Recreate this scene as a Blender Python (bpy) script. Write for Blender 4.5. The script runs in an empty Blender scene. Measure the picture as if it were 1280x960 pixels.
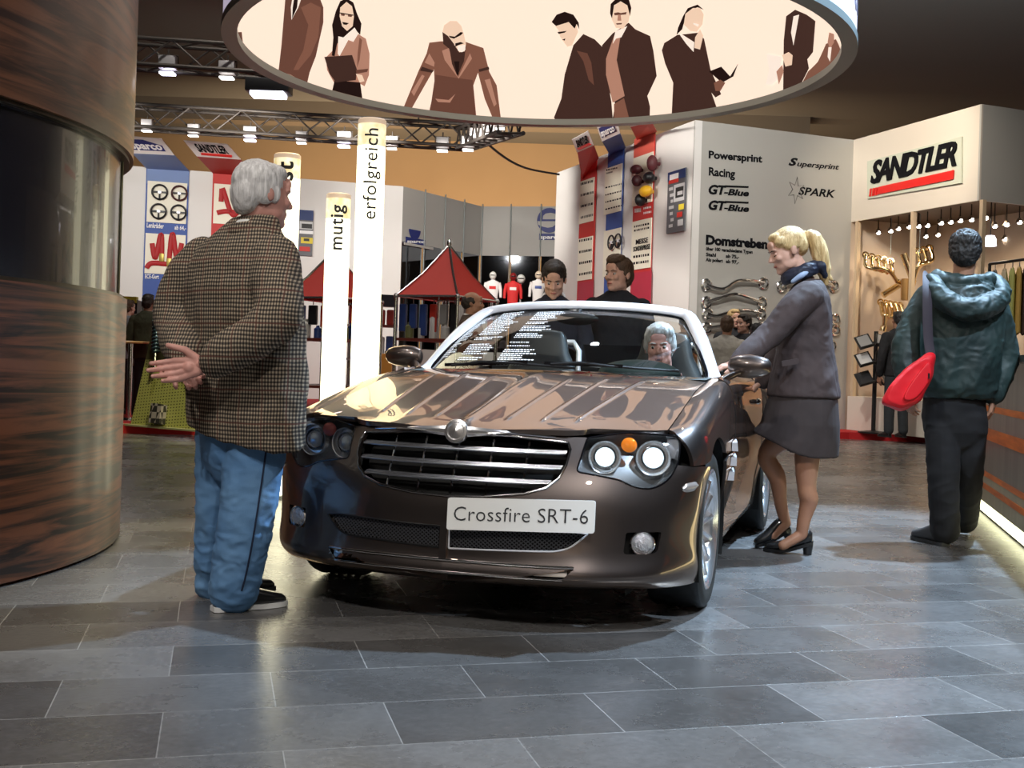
import bpy, bmesh, math, random
import numpy as np
from mathutils import Vector, Matrix, noise
from mathutils.geometry import delaunay_2d_cdt
from math import pi, sin, cos, radians as R
random.seed(7)
SC = bpy.context.scene
COL = SC.collection
# ---------------------------------------------------------------- camera
FPX, EYE, HOR, ROLL = 1407.33, 0.96537, 453.81, R(1.80662)
cd = bpy.data.cameras.new('camera')
cd.sensor_fit = 'HORIZONTAL'; cd.sensor_width = 36.0
cd.lens = 36.0 * FPX / 1280.0
cd.shift_y = -(480 - HOR) / 1280.0
cd.clip_start = 0.05; cd.clip_end = 200
cam = bpy.data.objects.new('camera', cd); COL.objects.link(cam)
cam.location = (0, 0, EYE); cam.rotation_euler = (pi / 2, -ROLL, 0)
SC.camera = cam
# ---------------------------------------------------------------- colour management
SC.view_settings.view_transform = 'Standard'
SC.view_settings.look = 'None'
SC.view_settings.gamma = 1.0
SC.view_settings.use_curve_mapping = False
SC.view_settings.exposure = 0.28
# ---------------------------------------------------------------- dim hall ambience
wd = bpy.data.worlds.new('hall_air'); SC.world = wd; wd.use_nodes = True
wd.node_tree.nodes['Background'].inputs[0].default_value = (1.0, 0.95, 0.88, 1)
wd.node_tree.nodes['Background'].inputs[1].default_value = 0.24
# ---------------------------------------------------------------- lamps of the hall and added fill lights
def aim(o, target):
    d = Vector(target) - o.location
    o.rotation_euler = d.to_track_quat('-Z', 'Y').to_euler()
def area_light(loc, target, energy, size, col=(1, 1, 1), size_y=None):
    l = bpy.data.lights.new('hall_lamp_light', 'AREA'); l.energy = energy; l.color = col
    l.shape = 'RECTANGLE' if size_y else 'DISK'; l.size = size
    if size_y: l.size_y = size_y
    o = bpy.data.objects.new('hall_lamp_light', l); COL.objects.link(o)
    o.location = loc; aim(o, target); return o
def spot_light(loc, target, energy, angle, blend=.3, col=(1, 1, 1), radius=.08):
    l = bpy.data.lights.new('spot_or_fill_light', 'SPOT'); l.energy = energy; l.color = col
    l.spot_size = R(angle); l.spot_blend = blend; l.shadow_soft_size = radius
    o = bpy.data.objects.new('spot_or_fill_light', l); COL.objects.link(o)
    o.location = loc; aim(o, target); return o
COOL, WARM, NEUT = (.80, .90, 1.0), (1.0, .80, .55), (1.0, .95, .88)
# stage spots over the car
spot_light((3.4, 1.6, 6.2), (2.5, 5.8, 0), 1500, 50, .22, (.66, .82, 1.0), .10)
spot_light((4.0, 7.4, 6.4), (1.7, 5.6, 0), 4600, 50, .5, (.52, .75, 1.0), .10)
spot_light((-2.6, -.8, 6.0), (-.6, 4.0, .3), 560, 64, .6, NEUT, .12)
spot_light((.4, 9.4, 6.8), (.4, 4.8, .5), 420, 62, .6, COOL, .10)
spot_light((1.4, -2.0, 5.5), (.6, 3.6, .3), 420, 74, .8, NEUT, .12)
spot_light((3.9, 9.5, 6.4), (3.0, 9.5, 0), 420, 70, .6, WARM, .12)
# warm spots added to gild the round drum and the tilted panel
spot_light((-1.0, 8.6, 3.9), (-2.2, 6.0, 1.2), 480, 40, .6, (1.0, .84, .40), .08)
spot_light((-2.2, 10.4, 4.2), (-3.8, 13.0, .6), 420, 36, .5, (1.0, .95, .45), .08)
# general light high under the roof
for x, y, e in ((-3, 3, 300), (3.2, 3, 260), (-3.5, 12, 420), (2.5, 12, 420), (-1, -3, 260)): spot_light((x, y, 7.4), (x * .8, y + .6, 0), e, 120, .9, NEUT, .10)
# lamps on the trade stand behind
for x, y, z, tx, ty, tz, e in ((-7.2, 16.6, 4.4, -7.2, 22.5, 3.6, 420), (-4.6, 16.6, 4.4, -4.8, 22.5, 3.4, 420), (-2.4, 17.4, 4.6, -3.0, 23, 3.0, 300), (-.6, 18.6, 4.8, -.6, 25.5, 3.2, 520), (-1.6, 14.2, 4.4, 1.5, 18.6, 3.2, 800), (2.6, 11.4, 5.4, 3.7, 17.0, 2.8, 620)):
    spot_light((x, y, z), (tx, ty, tz), e, 88, .7, NEUT, .12)
spot_light((3.5, 13.4, 5.2), (5.7, 16.2, 3.9), 420, 56, .7, (1, .84, .64), .12)
for x, y in ((5.9, 16.9), (6.6, 15.6), (7.6, 15.4)): spot_light((x, y, 3.2), (x, y + .3, 0), 70, 150, .9, WARM, .06)
# unseen spot added behind the viewer to brighten what the car reflects
spot_light((0, -4.2, 6.5), (0, -8, 2.2), 900, 110, .9, NEUT, .12)
# unseen uplights added to brighten the dark roof
for x, y, tx, ty, e in ((7.0, 15.5, 9.0, 23.0, 420), (3.0, 12.0, 4.5, 17.0, 160), (-7.0, 12.0, -7.5, 18.0, 260)): spot_light((x, y, 5.2), (tx, ty, 8.0), e, 150, 1., (.92, .97, 1.0), .2)
# uplights washing the far hall wall
area_light((-3.5, 29.5, 3.6), (-2.5, 36.0, 6.4), 560, 9.0, (1.0, .70, .42), 1.0)
area_light((3.0, 29.5, 3.6), (3.0, 36.0, 6.0), 300, 6.0, (1.0, .70, .42), 1.0)
# ---------------------------------------------------------------- tags and objects
def tag(o, label=None, cat=None, group=None, kind=None):
    if label: o['label'] = label
    if cat: o['category'] = cat
    if group: o['group'] = group
    if kind: o['kind'] = kind
    return o
def empty(name, loc=(0, 0, 0), rz=0, label=None, cat=None, group=None):
    o = bpy.data.objects.new(name, None); COL.objects.link(o)
    o.empty_display_size = .1
    o.location = loc; o.rotation_euler = (0, 0, rz)
    return tag(o, label, cat, group)
def copy_tree(o, parent=None):
    c = o.copy(); COL.objects.link(c); c.parent = parent
    for ch in list(o.children): copy_tree(ch, c)
    return c
# ---------------------------------------------------------------- materials
MATS = {}
def mat(name, col, rough=.5, metal=0., coat=0., spec=.5, bump=None, var=None, emit=None, trans=0., ior=1.45, alpha=1., stretch=(1, 1, 1), coat_rough=.03):
    if name in MATS: return MATS[name]
    m = bpy.data.materials.new(name); m.use_nodes = True; nt = m.node_tree; b = nt.nodes['Principled BSDF']
    I = b.inputs
    I['Base Color'].default_value = (*col, 1); I['Roughness'].default_value = rough; I['Metallic'].default_value = metal
    I['Coat Weight'].default_value = coat; I['Coat Roughness'].default_value = coat_rough
    I['Specular IOR Level'].default_value = spec
    I['Transmission Weight'].default_value = trans; I['IOR'].default_value = ior; I['Alpha'].default_value = alpha
    if emit:
        I['Emission Color'].default_value = (*emit[0], 1); I['Emission Strength'].default_value = emit[1]
    if bump or var:
        tc = nt.nodes.new('ShaderNodeTexCoord'); mp = nt.nodes.new('ShaderNodeMapping'); mp.inputs['Scale'].default_value = stretch
        nt.links.new(tc.outputs['Object'], mp.inputs[0])
    if bump:                       # (scale, strength, distance)
        n = nt.nodes.new('ShaderNodeTexNoise'); n.inputs['Scale'].default_value = bump[0]; n.inputs['Detail'].default_value = 5
        nt.links.new(mp.outputs[0], n.inputs[0])
        bp = nt.nodes.new('ShaderNodeBump'); bp.inputs['Strength'].default_value = bump[1]; bp.inputs['Distance'].default_value = bump[2]
        nt.links.new(n.outputs[0], bp.inputs['Height']); nt.links.new(bp.outputs[0], I['Normal'])
    if var:                        # (scale, second colour, lo, hi)
        n = nt.nodes.new('ShaderNodeTexNoise'); n.inputs['Scale'].default_value = var[0]; n.inputs['Detail'].default_value = 6
        nt.links.new(mp.outputs[0], n.inputs[0])
        r = nt.nodes.new('ShaderNodeValToRGB'); r.color_ramp.elements[0].position = var[2]; r.color_ramp.elements[1].position = var[3]
        r.color_ramp.elements[0].color = (*col, 1); r.color_ramp.elements[1].color = (*var[1], 1)
        nt.links.new(n.outputs[0], r.inputs[0]); nt.links.new(r.outputs[0], I['Base Color'])
    MATS[name] = m; return m
def srgb(r, g, b):
    f = lambda c: (c / 255 / 12.92) if c <= 10 else ((c / 255 + .055) / 1.055) ** 2.4
    return (f(r), f(g), f(b))
# ---------------------------------------------------------------- mesh builder
class MB:
    def __init__(s): s.v = []; s.f = []; s.mi = []; s.m = 0
    def add(s, vs, fs):
        b = len(s.v); s.v += [tuple(map(float, p)) for p in vs]
        for f in fs: s.f.append(tuple(b + i for i in f)); s.mi.append(s.m)
        return s
    def box(s, c, d, M=None, bev=0.):
        x, y, z = d[0] / 2, d[1] / 2, d[2] / 2
        if bev > 0:
            bm = bmesh.new(); bmesh.ops.create_cube(bm, size=1)
            for v in bm.verts: v.co = Vector((v.co.x * d[0], v.co.y * d[1], v.co.z * d[2]))
            bmesh.ops.bevel(bm, geom=list(bm.edges), offset=bev, segments=2, profile=.6, affect='EDGES')
            bm.verts.index_update()
            vs = [v.co.copy() for v in bm.verts]; fs = [[v.index for v in f.verts] for f in bm.faces]; bm.free()
        else:
            vs = [Vector((a * x, b * y, e * z)) for e in (-1, 1) for b in (-1, 1) for a in (-1, 1)]
            fs = [(0, 2, 3, 1), (4, 5, 7, 6), (0, 1, 5, 4), (2, 6, 7, 3), (0, 4, 6, 2), (1, 3, 7, 5)]
        if M is not None: vs = [M @ v for v in vs]
        return s.add([v + Vector(c) for v in vs], fs)
    def bar(s, p, q, w, h, up=(0, 0, 1)):
        p, q = Vector(p), Vector(q); d = (q - p).normalized(); u = Vector(up)
        a = d.cross(u)
        if a.length < 1e-4: a = d.cross(Vector((1, 0, 0)))
        a.normalize(); b = a.cross(d)
        vs = [c + a * (i * w / 2) + b * (j * h / 2) for c in (p, q) for j in (-1, 1) for i in (-1, 1)]
        return s.add(vs, [(0, 2, 3, 1), (4, 5, 7, 6), (0, 1, 5, 4), (2, 6, 7, 3), (0, 4, 6, 2), (1, 3, 7, 5)])
    def tube(s, pts, r, n=8, closed=False, cap=True, flat=None, up=None):
        """tube along pts; r number or list; flat=(a,b) scales of the section"""
        P = [Vector(p) for p in pts]; N = len(P)
        rs = r if isinstance(r, (list, tuple)) else [r] * N
        fa, fb = flat or (1, 1)
        vs = []; prev = None
        for i, p in enumerate(P):
            if closed: t = P[(i + 1) % N] - P[i - 1]
            else: t = P[min(i + 1, N - 1)] - P[max(i - 1, 0)]
            t.normalize()
            if up is not None:
                a = t.cross(Vector(up)); 
                if a.length < 1e-5: a = t.orthogonal()
                a.normalize()
            elif prev is None: a = t.orthogonal().normalized()
            else:
                a = prev - t * prev.dot(t)
                if a.length < 1e-6: a = t.orthogonal()
                a.normalize()
            prev = a; b = t.cross(a)
            for k in range(n):
                w = 2 * pi * k / n
                vs.append(p + a * (cos(w) * rs[i] * fa) + b * (sin(w) * rs[i] * fb))
        fs = []
        for i in range(N if closed else N - 1):
            for k in range(n):
                j = (i + 1) % N; l = (k + 1) % n
                fs.append((i * n + k, i * n + l, j * n + l, j * n + k))
        if cap and not closed:
            fs.append(tuple(range(n - 1, -1, -1))); fs.append(tuple((N - 1) * n + k for k in range(n)))
        return s.add(vs, fs)
    def lathe(s, prof, n=32, M=None, a0=0, a1=2 * pi):
        """prof list of (r,z); M places it"""
        full = abs(a1 - a0 - 2 * pi) < 1e-6; m = n if full else n + 1
        vs = []; M = M or Matrix()
        for r, z in prof:
            for k in range(m):
                w = a0 + (a1 - a0) * k / n
                vs.append(M @ Vector((r * cos(w), r * sin(w), z)))
        fs = []
        for i in range(len(prof) - 1):
            for k in range(n):
                l = (k + 1) % m
                fs.append((i * m + k, i * m + l, (i + 1) * m + l, (i + 1) * m + k))
        if full:
            if prof[0][0] > 1e-6: fs.append(tuple(range(m - 1, -1, -1)))
            if prof[-1][0] > 1e-6: fs.append(tuple((len(prof) - 1) * m + k for k in range(m)))
        return s.add(vs, fs)
    def cyl(s, p, q, r, n=16, r2=None):
        return s.tube([p, q], [r, r if r2 is None else r2], n)
    def prism(s, poly, M, d):
        """2D polygon extruded by d along local +z, placed by M"""
        n = len(poly); tri = len(poly)
        vs = [M @ Vector((x, y, 0)) for x, y in poly] + [M @ Vector((x, y, d)) for x, y in poly]
        fs = [tuple(range(n - 1, -1, -1)), tuple(range(n, 2 * n))] + [(i, (i + 1) % n, n + (i + 1) % n, n + i) for i in range(n)]
        return s.add(vs, fs)
    def ell(s, c, r, M=None, n=16, m=10):
        c = Vector(c); M = M or Matrix.Identity(3)
        vs = [c + M @ Vector((0, 0, -r[2]))]
        for i in range(1, m):
            ph = -pi / 2 + pi * i / m
            for k in range(n):
                w = 2 * pi * k / n
                vs.append(c + M @ Vector((r[0] * cos(ph) * cos(w), r[1] * cos(ph) * sin(w), r[2] * sin(ph))))
        vs.append(c + M @ Vector((0, 0, r[2])))
        fs = [(0, 1 + (k + 1) % n, 1 + k) for k in range(n)]
        for i in range(m - 2):
            for k in range(n):
                a = 1 + i * n; l = (k + 1) % n
                fs.append((a + k, a + l, a + n + l, a + n + k))
        a = 1 + (m - 2) * n; t = len(vs) - 1
        fs += [(a + k, a + (k + 1) % n, t) for k in range(n)]
        return s.add(vs, fs)
    def grid(s, rows, closed=False):
        nr, nc = len(rows), len(rows[0])
        vs = [p for r in rows for p in r]; fs = []
        for i in range(nr - 1):
            for j in range(nc if closed else nc - 1):
                k = (j + 1) % nc
                fs.append((i * nc + j, i * nc + k, (i + 1) * nc + k, (i + 1) * nc + j))
        return s.add(vs, fs)
    def build(s, name, mats, parent=None, smooth=True, angle=40, local=False):
        me = bpy.data.meshes.new(name); me.from_pydata(s.v, [], s.f)
        ms = mats if isinstance(mats, (list, tuple)) else [mats]
        for m in ms: me.materials.append(m)
        if len(ms) > 1: me.polygons.foreach_set('material_index', s.mi)
        return link_mesh(me, name, parent, smooth, angle, local)
def link_mesh(me, name, parent=None, smooth=True, angle=40, local=False):
    me.validate()
    bm = bmesh.new(); bm.from_mesh(me)
    bmesh.ops.recalc_face_normals(bm, faces=bm.faces); bm.to_mesh(me); bm.free()
    if smooth:
        me.shade_smooth()
        if angle < 180: me.set_sharp_from_angle(angle=R(angle))
    o = bpy.data.objects.new(name, me); COL.objects.link(o)
    if parent:
        o.parent = parent
        if not local: o.matrix_parent_inverse = world_of(parent).inverted()
    return o
def world_of(o):
    m = o.matrix_basis
    if o.parent: return world_of(o.parent) @ o.matrix_parent_inverse @ m
    return m.copy()
def frame(o, x, y, z=None):
    """matrix with origin o, axes x,y (normalised)"""
    x = Vector(x).normalized(); y = Vector(y).normalized()
    z = Vector(z).normalized() if z is not None else x.cross(y).normalized()
    M = Matrix.Identity(4)
    for i in range(3): M[i][0] = x[i]; M[i][1] = y[i]; M[i][2] = z[i]; M[i][3] = o[i]
    return M
def text_mb(txt, size=1., depth=.002, bold=0., shear=0., M=None, mb=None, align='LEFT', sx=1., space=1.):
    """lettering in the XY plane of M, extruded towards +z"""
    cu = bpy.data.curves.new('t', 'FONT'); cu.body = txt; cu.size = size; cu.extrude = depth / 2; cu.offset = bold; cu.shear = shear
    cu.align_x = align; cu.space_character = space; cu.resolution_u = 3
    o = bpy.data.objects.new('t', cu); COL.objects.link(o)
    dg = bpy.context.evaluated_depsgraph_get(); me = bpy.data.meshes.new_from_object(o.evaluated_get(dg))
    mb = mb or MB(); M = M or Matrix()
    mb.add([M @ Vector((v.co.x * sx, v.co.y, v.co.z + depth / 2)) for v in me.vertices], [tuple(p.vertices) for p in me.polygons])
    bpy.data.objects.remove(o); bpy.data.curves.remove(cu); bpy.data.meshes.remove(me)
    return mb
# ---------------------------------------------------------------- camera geometry used to lay the place out
_c, _s = cos(ROLL), sin(ROLL)
def ray(px, py):
    a, b = px - 640, py - 480
    return Vector(((_c * a + _s * b) / FPX, 1, -(-_s * a + _c * b + 480 - HOR) / FPX))
def at(px, py, Y): return Vector((0, 0, EYE)) + ray(px, py) * Y
def ground(px, py, z=0.):
    r = ray(px, py); return at(px, py, (z - EYE) / r.z)
# ================================================================ the hall
def floor_mat():
    m = bpy.data.materials.new('slate tiles'); m.use_nodes = True; nt = m.node_tree; b = nt.nodes['Principled BSDF']; L = nt.links.new; N = nt.nodes.new
    tc = N('ShaderNodeTexCoord'); mp = N('ShaderNodeMapping'); mp.inputs['Location'].default_value = (-.332, 3.167, 0); mp.vector_type = 'TEXTURE'; mp.inputs['Rotation'].default_value = (0, 0, R(14.6))
    L(tc.outputs['Object'], mp.inputs[0])
    br = N('ShaderNodeTexBrick'); br.offset = .5; br.inputs['Scale'].default_value = 1; br.inputs['Brick Width'].default_value = .592; br.inputs['Row Height'].default_value = .352
    br.inputs['Mortar Size'].default_value = .0020; br.inputs['Mortar Smooth'].default_value = .3; br.inputs['Bias'].default_value = 0
    br.inputs['Color1'].default_value = (.080, .077, .076, 1); br.inputs['Color2'].default_value = (.185, .180, .178, 1); br.inputs['Mortar'].default_value = (.33, .32, .31, 1)
    L(mp.outputs[0], br.inputs[0])
    n1 = N('ShaderNodeTexNoise'); n1.inputs['Scale'].default_value = 2.3; n1.inputs['Detail'].default_value = 8; n1.inputs['Roughness'].default_value = .65; L(mp.outputs[0], n1.inputs[0])
    r1 = N('ShaderNodeValToRGB'); r1.color_ramp.elements[0].position = .3; r1.color_ramp.elements[1].position = .75; r1.color_ramp.elements[0].color = (.62, .60, .58, 1); r1.color_ramp.elements[1].color = (1.2, 1.2, 1.22, 1); L(n1.outputs[0], r1.inputs[0])
    mx = N('ShaderNodeMix'); mx.data_type = 'RGBA'; mx.blend_type = 'MULTIPLY'; mx.inputs[0].default_value = .85; L(br.outputs[0], mx.inputs[6]); L(r1.outputs[0], mx.inputs[7])
    n2 = N('ShaderNodeTexNoise'); n2.inputs['Scale'].default_value = 42; n2.inputs['Detail'].default_value = 6; L(mp.outputs[0], n2.inputs[0])
    r2 = N('ShaderNodeValToRGB'); r2.color_ramp.elements[0].position = .35; r2.color_ramp.elements[1].position = .7; r2.color_ramp.elements[0].color = (.75, .75, .75, 1); r2.color_ramp.elements[1].color = (1.1, 1.1, 1.1, 1); L(n2.outputs[0], r2.inputs[0])
    m2 = N('ShaderNodeMix'); m2.data_type = 'RGBA'; m2.blend_type = 'MULTIPLY'; m2.inputs[0].default_value = .7; L(mx.outputs[2], m2.inputs[6]); L(r2.outputs[0], m2.inputs[7])
    L(m2.outputs[2], b.inputs['Base Color'])
    rr = N('ShaderNodeMapRange'); rr.inputs['To Min'].default_value = .17; rr.inputs['To Max'].default_value = .38; L(n1.outputs[0], rr.inputs[0]); L(rr.outputs[0], b.inputs['Roughness'])
    bp = N('ShaderNodeBump'); bp.inputs['Strength'].default_value = .25; bp.inputs['Distance'].default_value = .004; L(n2.outputs[0], bp.inputs['Height'])
    b2 = N('ShaderNodeBump'); b2.inputs['Strength'].default_value = .3; b2.inputs['Distance'].default_value = .003; b2.invert = True; L(br.outputs['Fac'], b2.inputs['Height']); L(bp.outputs[0], b2.inputs['Normal']); L(b2.outputs[0], b.inputs['Normal'])
    b.inputs['Specular IOR Level'].default_value = .5
    return m
mb = MB(); mb.box((0, 14, -.05), (40, 44, .1)); tag(mb.build('floor', floor_mat()), kind='structure')
M_roof = mat('dark roof', (.20, .20, .185), rough=.9)
M_hallwall = mat('ochre hall wall', (.40, .29, .17), rough=.85, var=(.25, (.34, .24, .14), .3, .7))
M_darkwall = mat('dark hall wall', (.17, .155, .135), rough=.9)
mb = MB(); mb.box((0, 14, 8.1), (40, 44, .2)); tag(mb.build('ceiling', M_roof), kind='structure')
mb = MB(); mb.box((0, 36.1, 4), (40, .2, 8.2)); tag(mb.build('wall_back', M_hallwall), kind='structure')
mb = MB(); mb.box((-20.1, 14, 4), (.2, 44, 8.2)); tag(mb.build('wall_left', M_darkwall), kind='structure')
mb = MB(); mb.box((20.1, 14, 4), (.2, 44, 8.2)); tag(mb.build('wall_right', M_darkwall), kind='structure')
mb = MB(); mb.box((0, -8.1, 4), (40, .2, 8.2)); tag(mb.build('wall_front', mat('pale hall wall', (.34, .31, .28), rough=.9)), kind='structure')
# ================================================================ the roadster
CARM = Matrix.Translation((0.00772, 4.82268, 0)) @ Matrix.Rotation(R(-17.43679), 4, 'Z')
class Patch:
    """bicubic natural-spline surface through a grid of points G[row][col]"""
    def __init__(s, G, extra=None):
        s.G = np.array(G, float); s.extra = extra
        s.nr, s.nc = s.G.shape[:2]
        s.Cu, s.Cv = s.card(s.nc), s.card(s.nr)
        uu, vv = np.meshgrid(np.linspace(0, s.nc - 1, 161), np.linspace(0, s.nr - 1, 161))
        s.du, s.dv = uu.ravel(), vv.ravel(); s.dp = s.ev(s.du, s.dv)
    @staticmethod
    def card(n):                     # second derivatives of the cardinal splines
        A = np.zeros((n, n)); B = np.zeros((n, n)); A[0, 0] = A[-1, -1] = 1
        for i in range(1, n - 1):
            A[i, i - 1:i + 2] = (1, 4, 1); B[i, i - 1:i + 2] = (6, -12, 6)
        return np.linalg.solve(A, B)
    @staticmethod
    def basis(t, C):
        n = len(C); i = np.clip(np.floor(t).astype(int), 0, n - 2); x = t - i
        W = np.zeros((len(t), n)); k = np.arange(len(t))
        W[k, i] += 1 - x; W[k, i + 1] += x
        W += (((1 - x) ** 3 - (1 - x)) / 6)[:, None] * C[i] + ((x ** 3 - x) / 6)[:, None] * C[i + 1]
        return W
    def ev(s, u, v):
        u = np.atleast_1d(np.asarray(u, float)); v = np.atleast_1d(np.asarray(v, float))
        p = np.einsum('nr,nc,rck->nk', s.basis(v, s.Cv), s.basis(u, s.Cu), s.G)
        return s.extra(p) if s.extra else p
    def nrm(s, u, v, e=1e-3):
        a = s.ev(u + e, v) - s.ev(u - e, v); b = s.ev(u, v + e) - s.ev(u, v - e)
        n = np.cross(a, b); return n / (np.linalg.norm(n, axis=1)[:, None] + 1e-12)
    def inv(s, pts, w):
        """(u,v) of the surface points whose coordinates, weighted by w, match pts"""
        pts = np.array(pts, float); w = np.array(w, float); out = []
        for p in pts:
            k = np.argmin((((s.dp - p) * w) ** 2).sum(1)); u, v = s.du[k], s.dv[k]
            for it in range(8):
                e = 1e-3
                q = s.ev([u, u + e, u], [v, v, v + e]); r = (q[0] - p) * w
                J = np.stack([(q[1] - q[0]) / e * w, (q[2] - q[0]) / e * w], 1)
                d = np.linalg.lstsq(J, -r, rcond=None)[0]; d = np.clip(d, -.3, .3)
                u = np.clip(u + d[0], 0, s.nc - 1); v = np.clip(v + d[1], 0, s.nr - 1)
            out.append((u, v))
        return np.array(out)
def dens(poly, step, closed=True):
    P = np.array(poly, float); out = []
    for i in range(len(P) if closed else len(P) - 1):
        a, b = P[i], P[(i + 1) % len(P)]; n = max(1, int(np.ceil(np.linalg.norm(b - a) / step)))
        for k in range(n): out.append(a + (b - a) * k / n)
    if not closed: out.append(P[-1])
    return np.array(out)
def smooth_poly(P, n=6):
    """closed Catmull-Rom through P"""
    P = np.array(P, float); m = len(P); out = []
    for i in range(m):
        a, b, c, d = P[i - 1], P[i], P[(i + 1) % m], P[(i + 2) % m]
        for k in range(n):
            t = k / n
            out.append(.5 * (2 * b + (c - a) * t + (2 * a - 5 * b + 4 * c - d) * t * t + (3 * b - a - 3 * c + d) * t ** 3))
    return np.array(out)
def rounded(P, rad, n=5):
    P = [Vector(p) for p in P]; out = []; m = len(P)
    rad = rad if isinstance(rad, (list, tuple)) else [rad] * m
    for i in range(m):
        a, b, c = P[i - 1], P[i], P[(i + 1) % m]; r = rad[i]
        if r <= 0: out.append(tuple(b)); continue
        da, dc = (a - b), (c - b); r = min(r, da.length * .48, dc.length * .48)
        p, q = b + da.normalized() * r, b + dc.normalized() * r
        for k in range(n + 1):
            t = k / n; out.append(tuple(p * (1 - t) ** 2 + b * 2 * t * (1 - t) + q * t * t))
    return out
def inside(poly, pts):
    P = np.asarray(poly, float); x, y = pts[:, 0], pts[:, 1]; r = np.zeros(len(pts), bool)
    for i in range(len(P)):
        (x1, y1), (x2, y2) = P[i - 1], P[i]
        if y1 == y2: continue
        c = ((y1 > y) != (y2 > y)) & (x < (x2 - x1) * (y - y1) / (y2 - y1) + x1); r ^= c
    return r
def cdt(outer, holes, step, extra=None):
    """triangulate a polygon with holes; returns points, triangles, loops (index lists)"""
    pts = []; edges = []; loops = []
    for L in [outer] + list(holes):
        b = len(pts); n = len(L); pts += [tuple(p) for p in L]
        edges += [(b + i, b + (i + 1) % n) for i in range(n)]; loops.append(list(range(b, b + n)))
    O = np.asarray(outer); lo, hi = O.min(0), O.max(0)
    gx, gy = np.meshgrid(np.arange(lo[0] + step / 2, hi[0], step), np.arange(lo[1] + step / 2, hi[1], step))
    g = np.stack([gx.ravel(), gy.ravel()], 1)
    if extra is not None and len(extra): 
        ex = np.asarray(extra)
        d = np.sqrt(((g[:, None] - ex[None]) ** 2).sum(2)).min(1); g = g[d > step * .6]
        g = np.concatenate([g, ex])
    k = inside(O, g)
    for h in holes: k &= ~inside(h, g)
    g = g[k]; B = np.array(pts)
    if len(g):
        d = np.concatenate([np.sqrt(((c[:, None] - B[None]) ** 2).sum(2)).min(1) for c in np.array_split(g, max(1, len(g) // 2000))])
        g = g[d > step * .4] if extra is None else g[d > min(step * .4, .004)]
    pts += [tuple(p) for p in g]
    r = delaunay_2d_cdt([Vector(p) for p in pts], edges, [], 0, 1e-7)
    V = np.array([tuple(p) for p in r[0]]); T = [tuple(f) for f in r[2]]
    orig = r[3]; mp = {}
    for i, o in enumerate(orig):
        for j in o: mp[j] = i
    if not T: return V, [], [[mp[i] for i in L] for L in loops]
    C = np.array([V[list(t)].mean(0) for t in T]); k = inside(O, C)
    for h in holes: k &= ~inside(h, C)
    T = [t for t, q in zip(T, k) if q]
    return V, T, [[mp[i] for i in L] for L in loops]
class Panel:
    """a trimmed piece of a patch; su,sv bring u,v to about metres for meshing"""
    def __init__(s, patch, outer, holes=(), step=.02, flip=False, extra=None):
        s.p = patch
        a = patch.ev([0, 1], [patch.nr / 2] * 2); b = patch.ev([patch.nc / 2] * 2, [0, 1])
        s.su = np.linalg.norm(np.diff(patch.dp.reshape(161, 161, 3)[80], axis=0), axis=1).sum() / (patch.nc - 1)
        s.sv = np.linalg.norm(np.diff(patch.dp.reshape(161, 161, 3)[:, 80], axis=0), axis=1).sum() / (patch.nr - 1)
        S = np.array([s.su, s.sv])
        o = dens(np.asarray(outer) * S, step); h = [dens(np.asarray(q) * S, step * .7) for q in holes]
        V, T, s.loops = cdt(o, h, step, None if extra is None else np.asarray(extra) * S)
        s.u, s.v = V[:, 0] / s.su, V[:, 1] / s.sv
        s.P = patch.ev(s.u, s.v); s.N = patch.nrm(s.u, s.v) * (-1 if flip else 1); s.T = T
    def to(s, mb, off=0., mirror=(1,), rim=None, rim_loops=None):
        """add to mb; rim = depth of the returned edges"""
        for sg in mirror:
            M = np.array([sg, 1, 1]); P = (s.P + s.N * off) * M
            b = len(mb.v); mb.add(P, s.T)
            if rim:
                for li, L in enumerate(s.loops):
                    if rim_loops is not None and li not in rim_loops: continue
                    Q = (s.P[L] + s.N[L] * (off - rim)) * M; c = len(mb.v)
                    mb.add(Q, []); n = len(L)
                    for i in range(n):
                        mb.f.append((b + L[i], b + L[(i + 1) % n], c + (i + 1) % n, c + i)); mb.mi.append(mb.m)
        return mb
    def loop3(s, li, off=0., mirror=1):
        L = s.loops[li]; return (s.P[L] + s.N[L] * off) * np.array([mirror, 1, 1])
# ---- materials of the car
def paint_mat():
    """broad metallic flake lobe under a brown-tinted clear coat"""
    m = mat('graphite car paint', (.105, .087, .082), rough=.34, metal=.9); nt = m.node_tree; b = nt.nodes['Principled BSDF']; out = nt.nodes['Material Output']
    g = nt.nodes.new('ShaderNodeBsdfGlossy'); g.inputs['Color'].default_value = (1, .74, .56, 1); g.inputs['Roughness'].default_value = .012
    f = nt.nodes.new('ShaderNodeFresnel'); f.inputs['IOR'].default_value = 1.9; x = nt.nodes.new('ShaderNodeMixShader')
    nt.links.new(f.outputs[0], x.inputs[0]); nt.links.new(b.outputs[0], x.inputs[1]); nt.links.new(g.outputs[0], x.inputs[2]); nt.links.new(x.outputs[0], out.inputs[0]); return m
M_paint = paint_mat()
M_silver = mat('satin silver frame', (.86, .86, .91), rough=.32, metal=.35, coat=.3)
M_bar = mat('satin grille metal', (.46, .47, .52), rough=.25, metal=.95)
M_satin = mat('bright satin chrome', (.88, .86, .86), rough=.24, metal=.9)
M_chrome = mat('chrome', (.86, .86, .88), rough=.07, metal=1.)
M_alloy = mat('wheel alloy', (.78, .79, .82), rough=.2, metal=.9)
M_black = mat('black trim', (.008, .008, .009), rough=.42)
M_gloss = mat('gloss black', (.006, .006, .008), rough=.08, coat=.5)
M_tyre = mat('tyre rubber', (.010, .010, .010), rough=.62, bump=(90, .25, .003))
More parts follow.
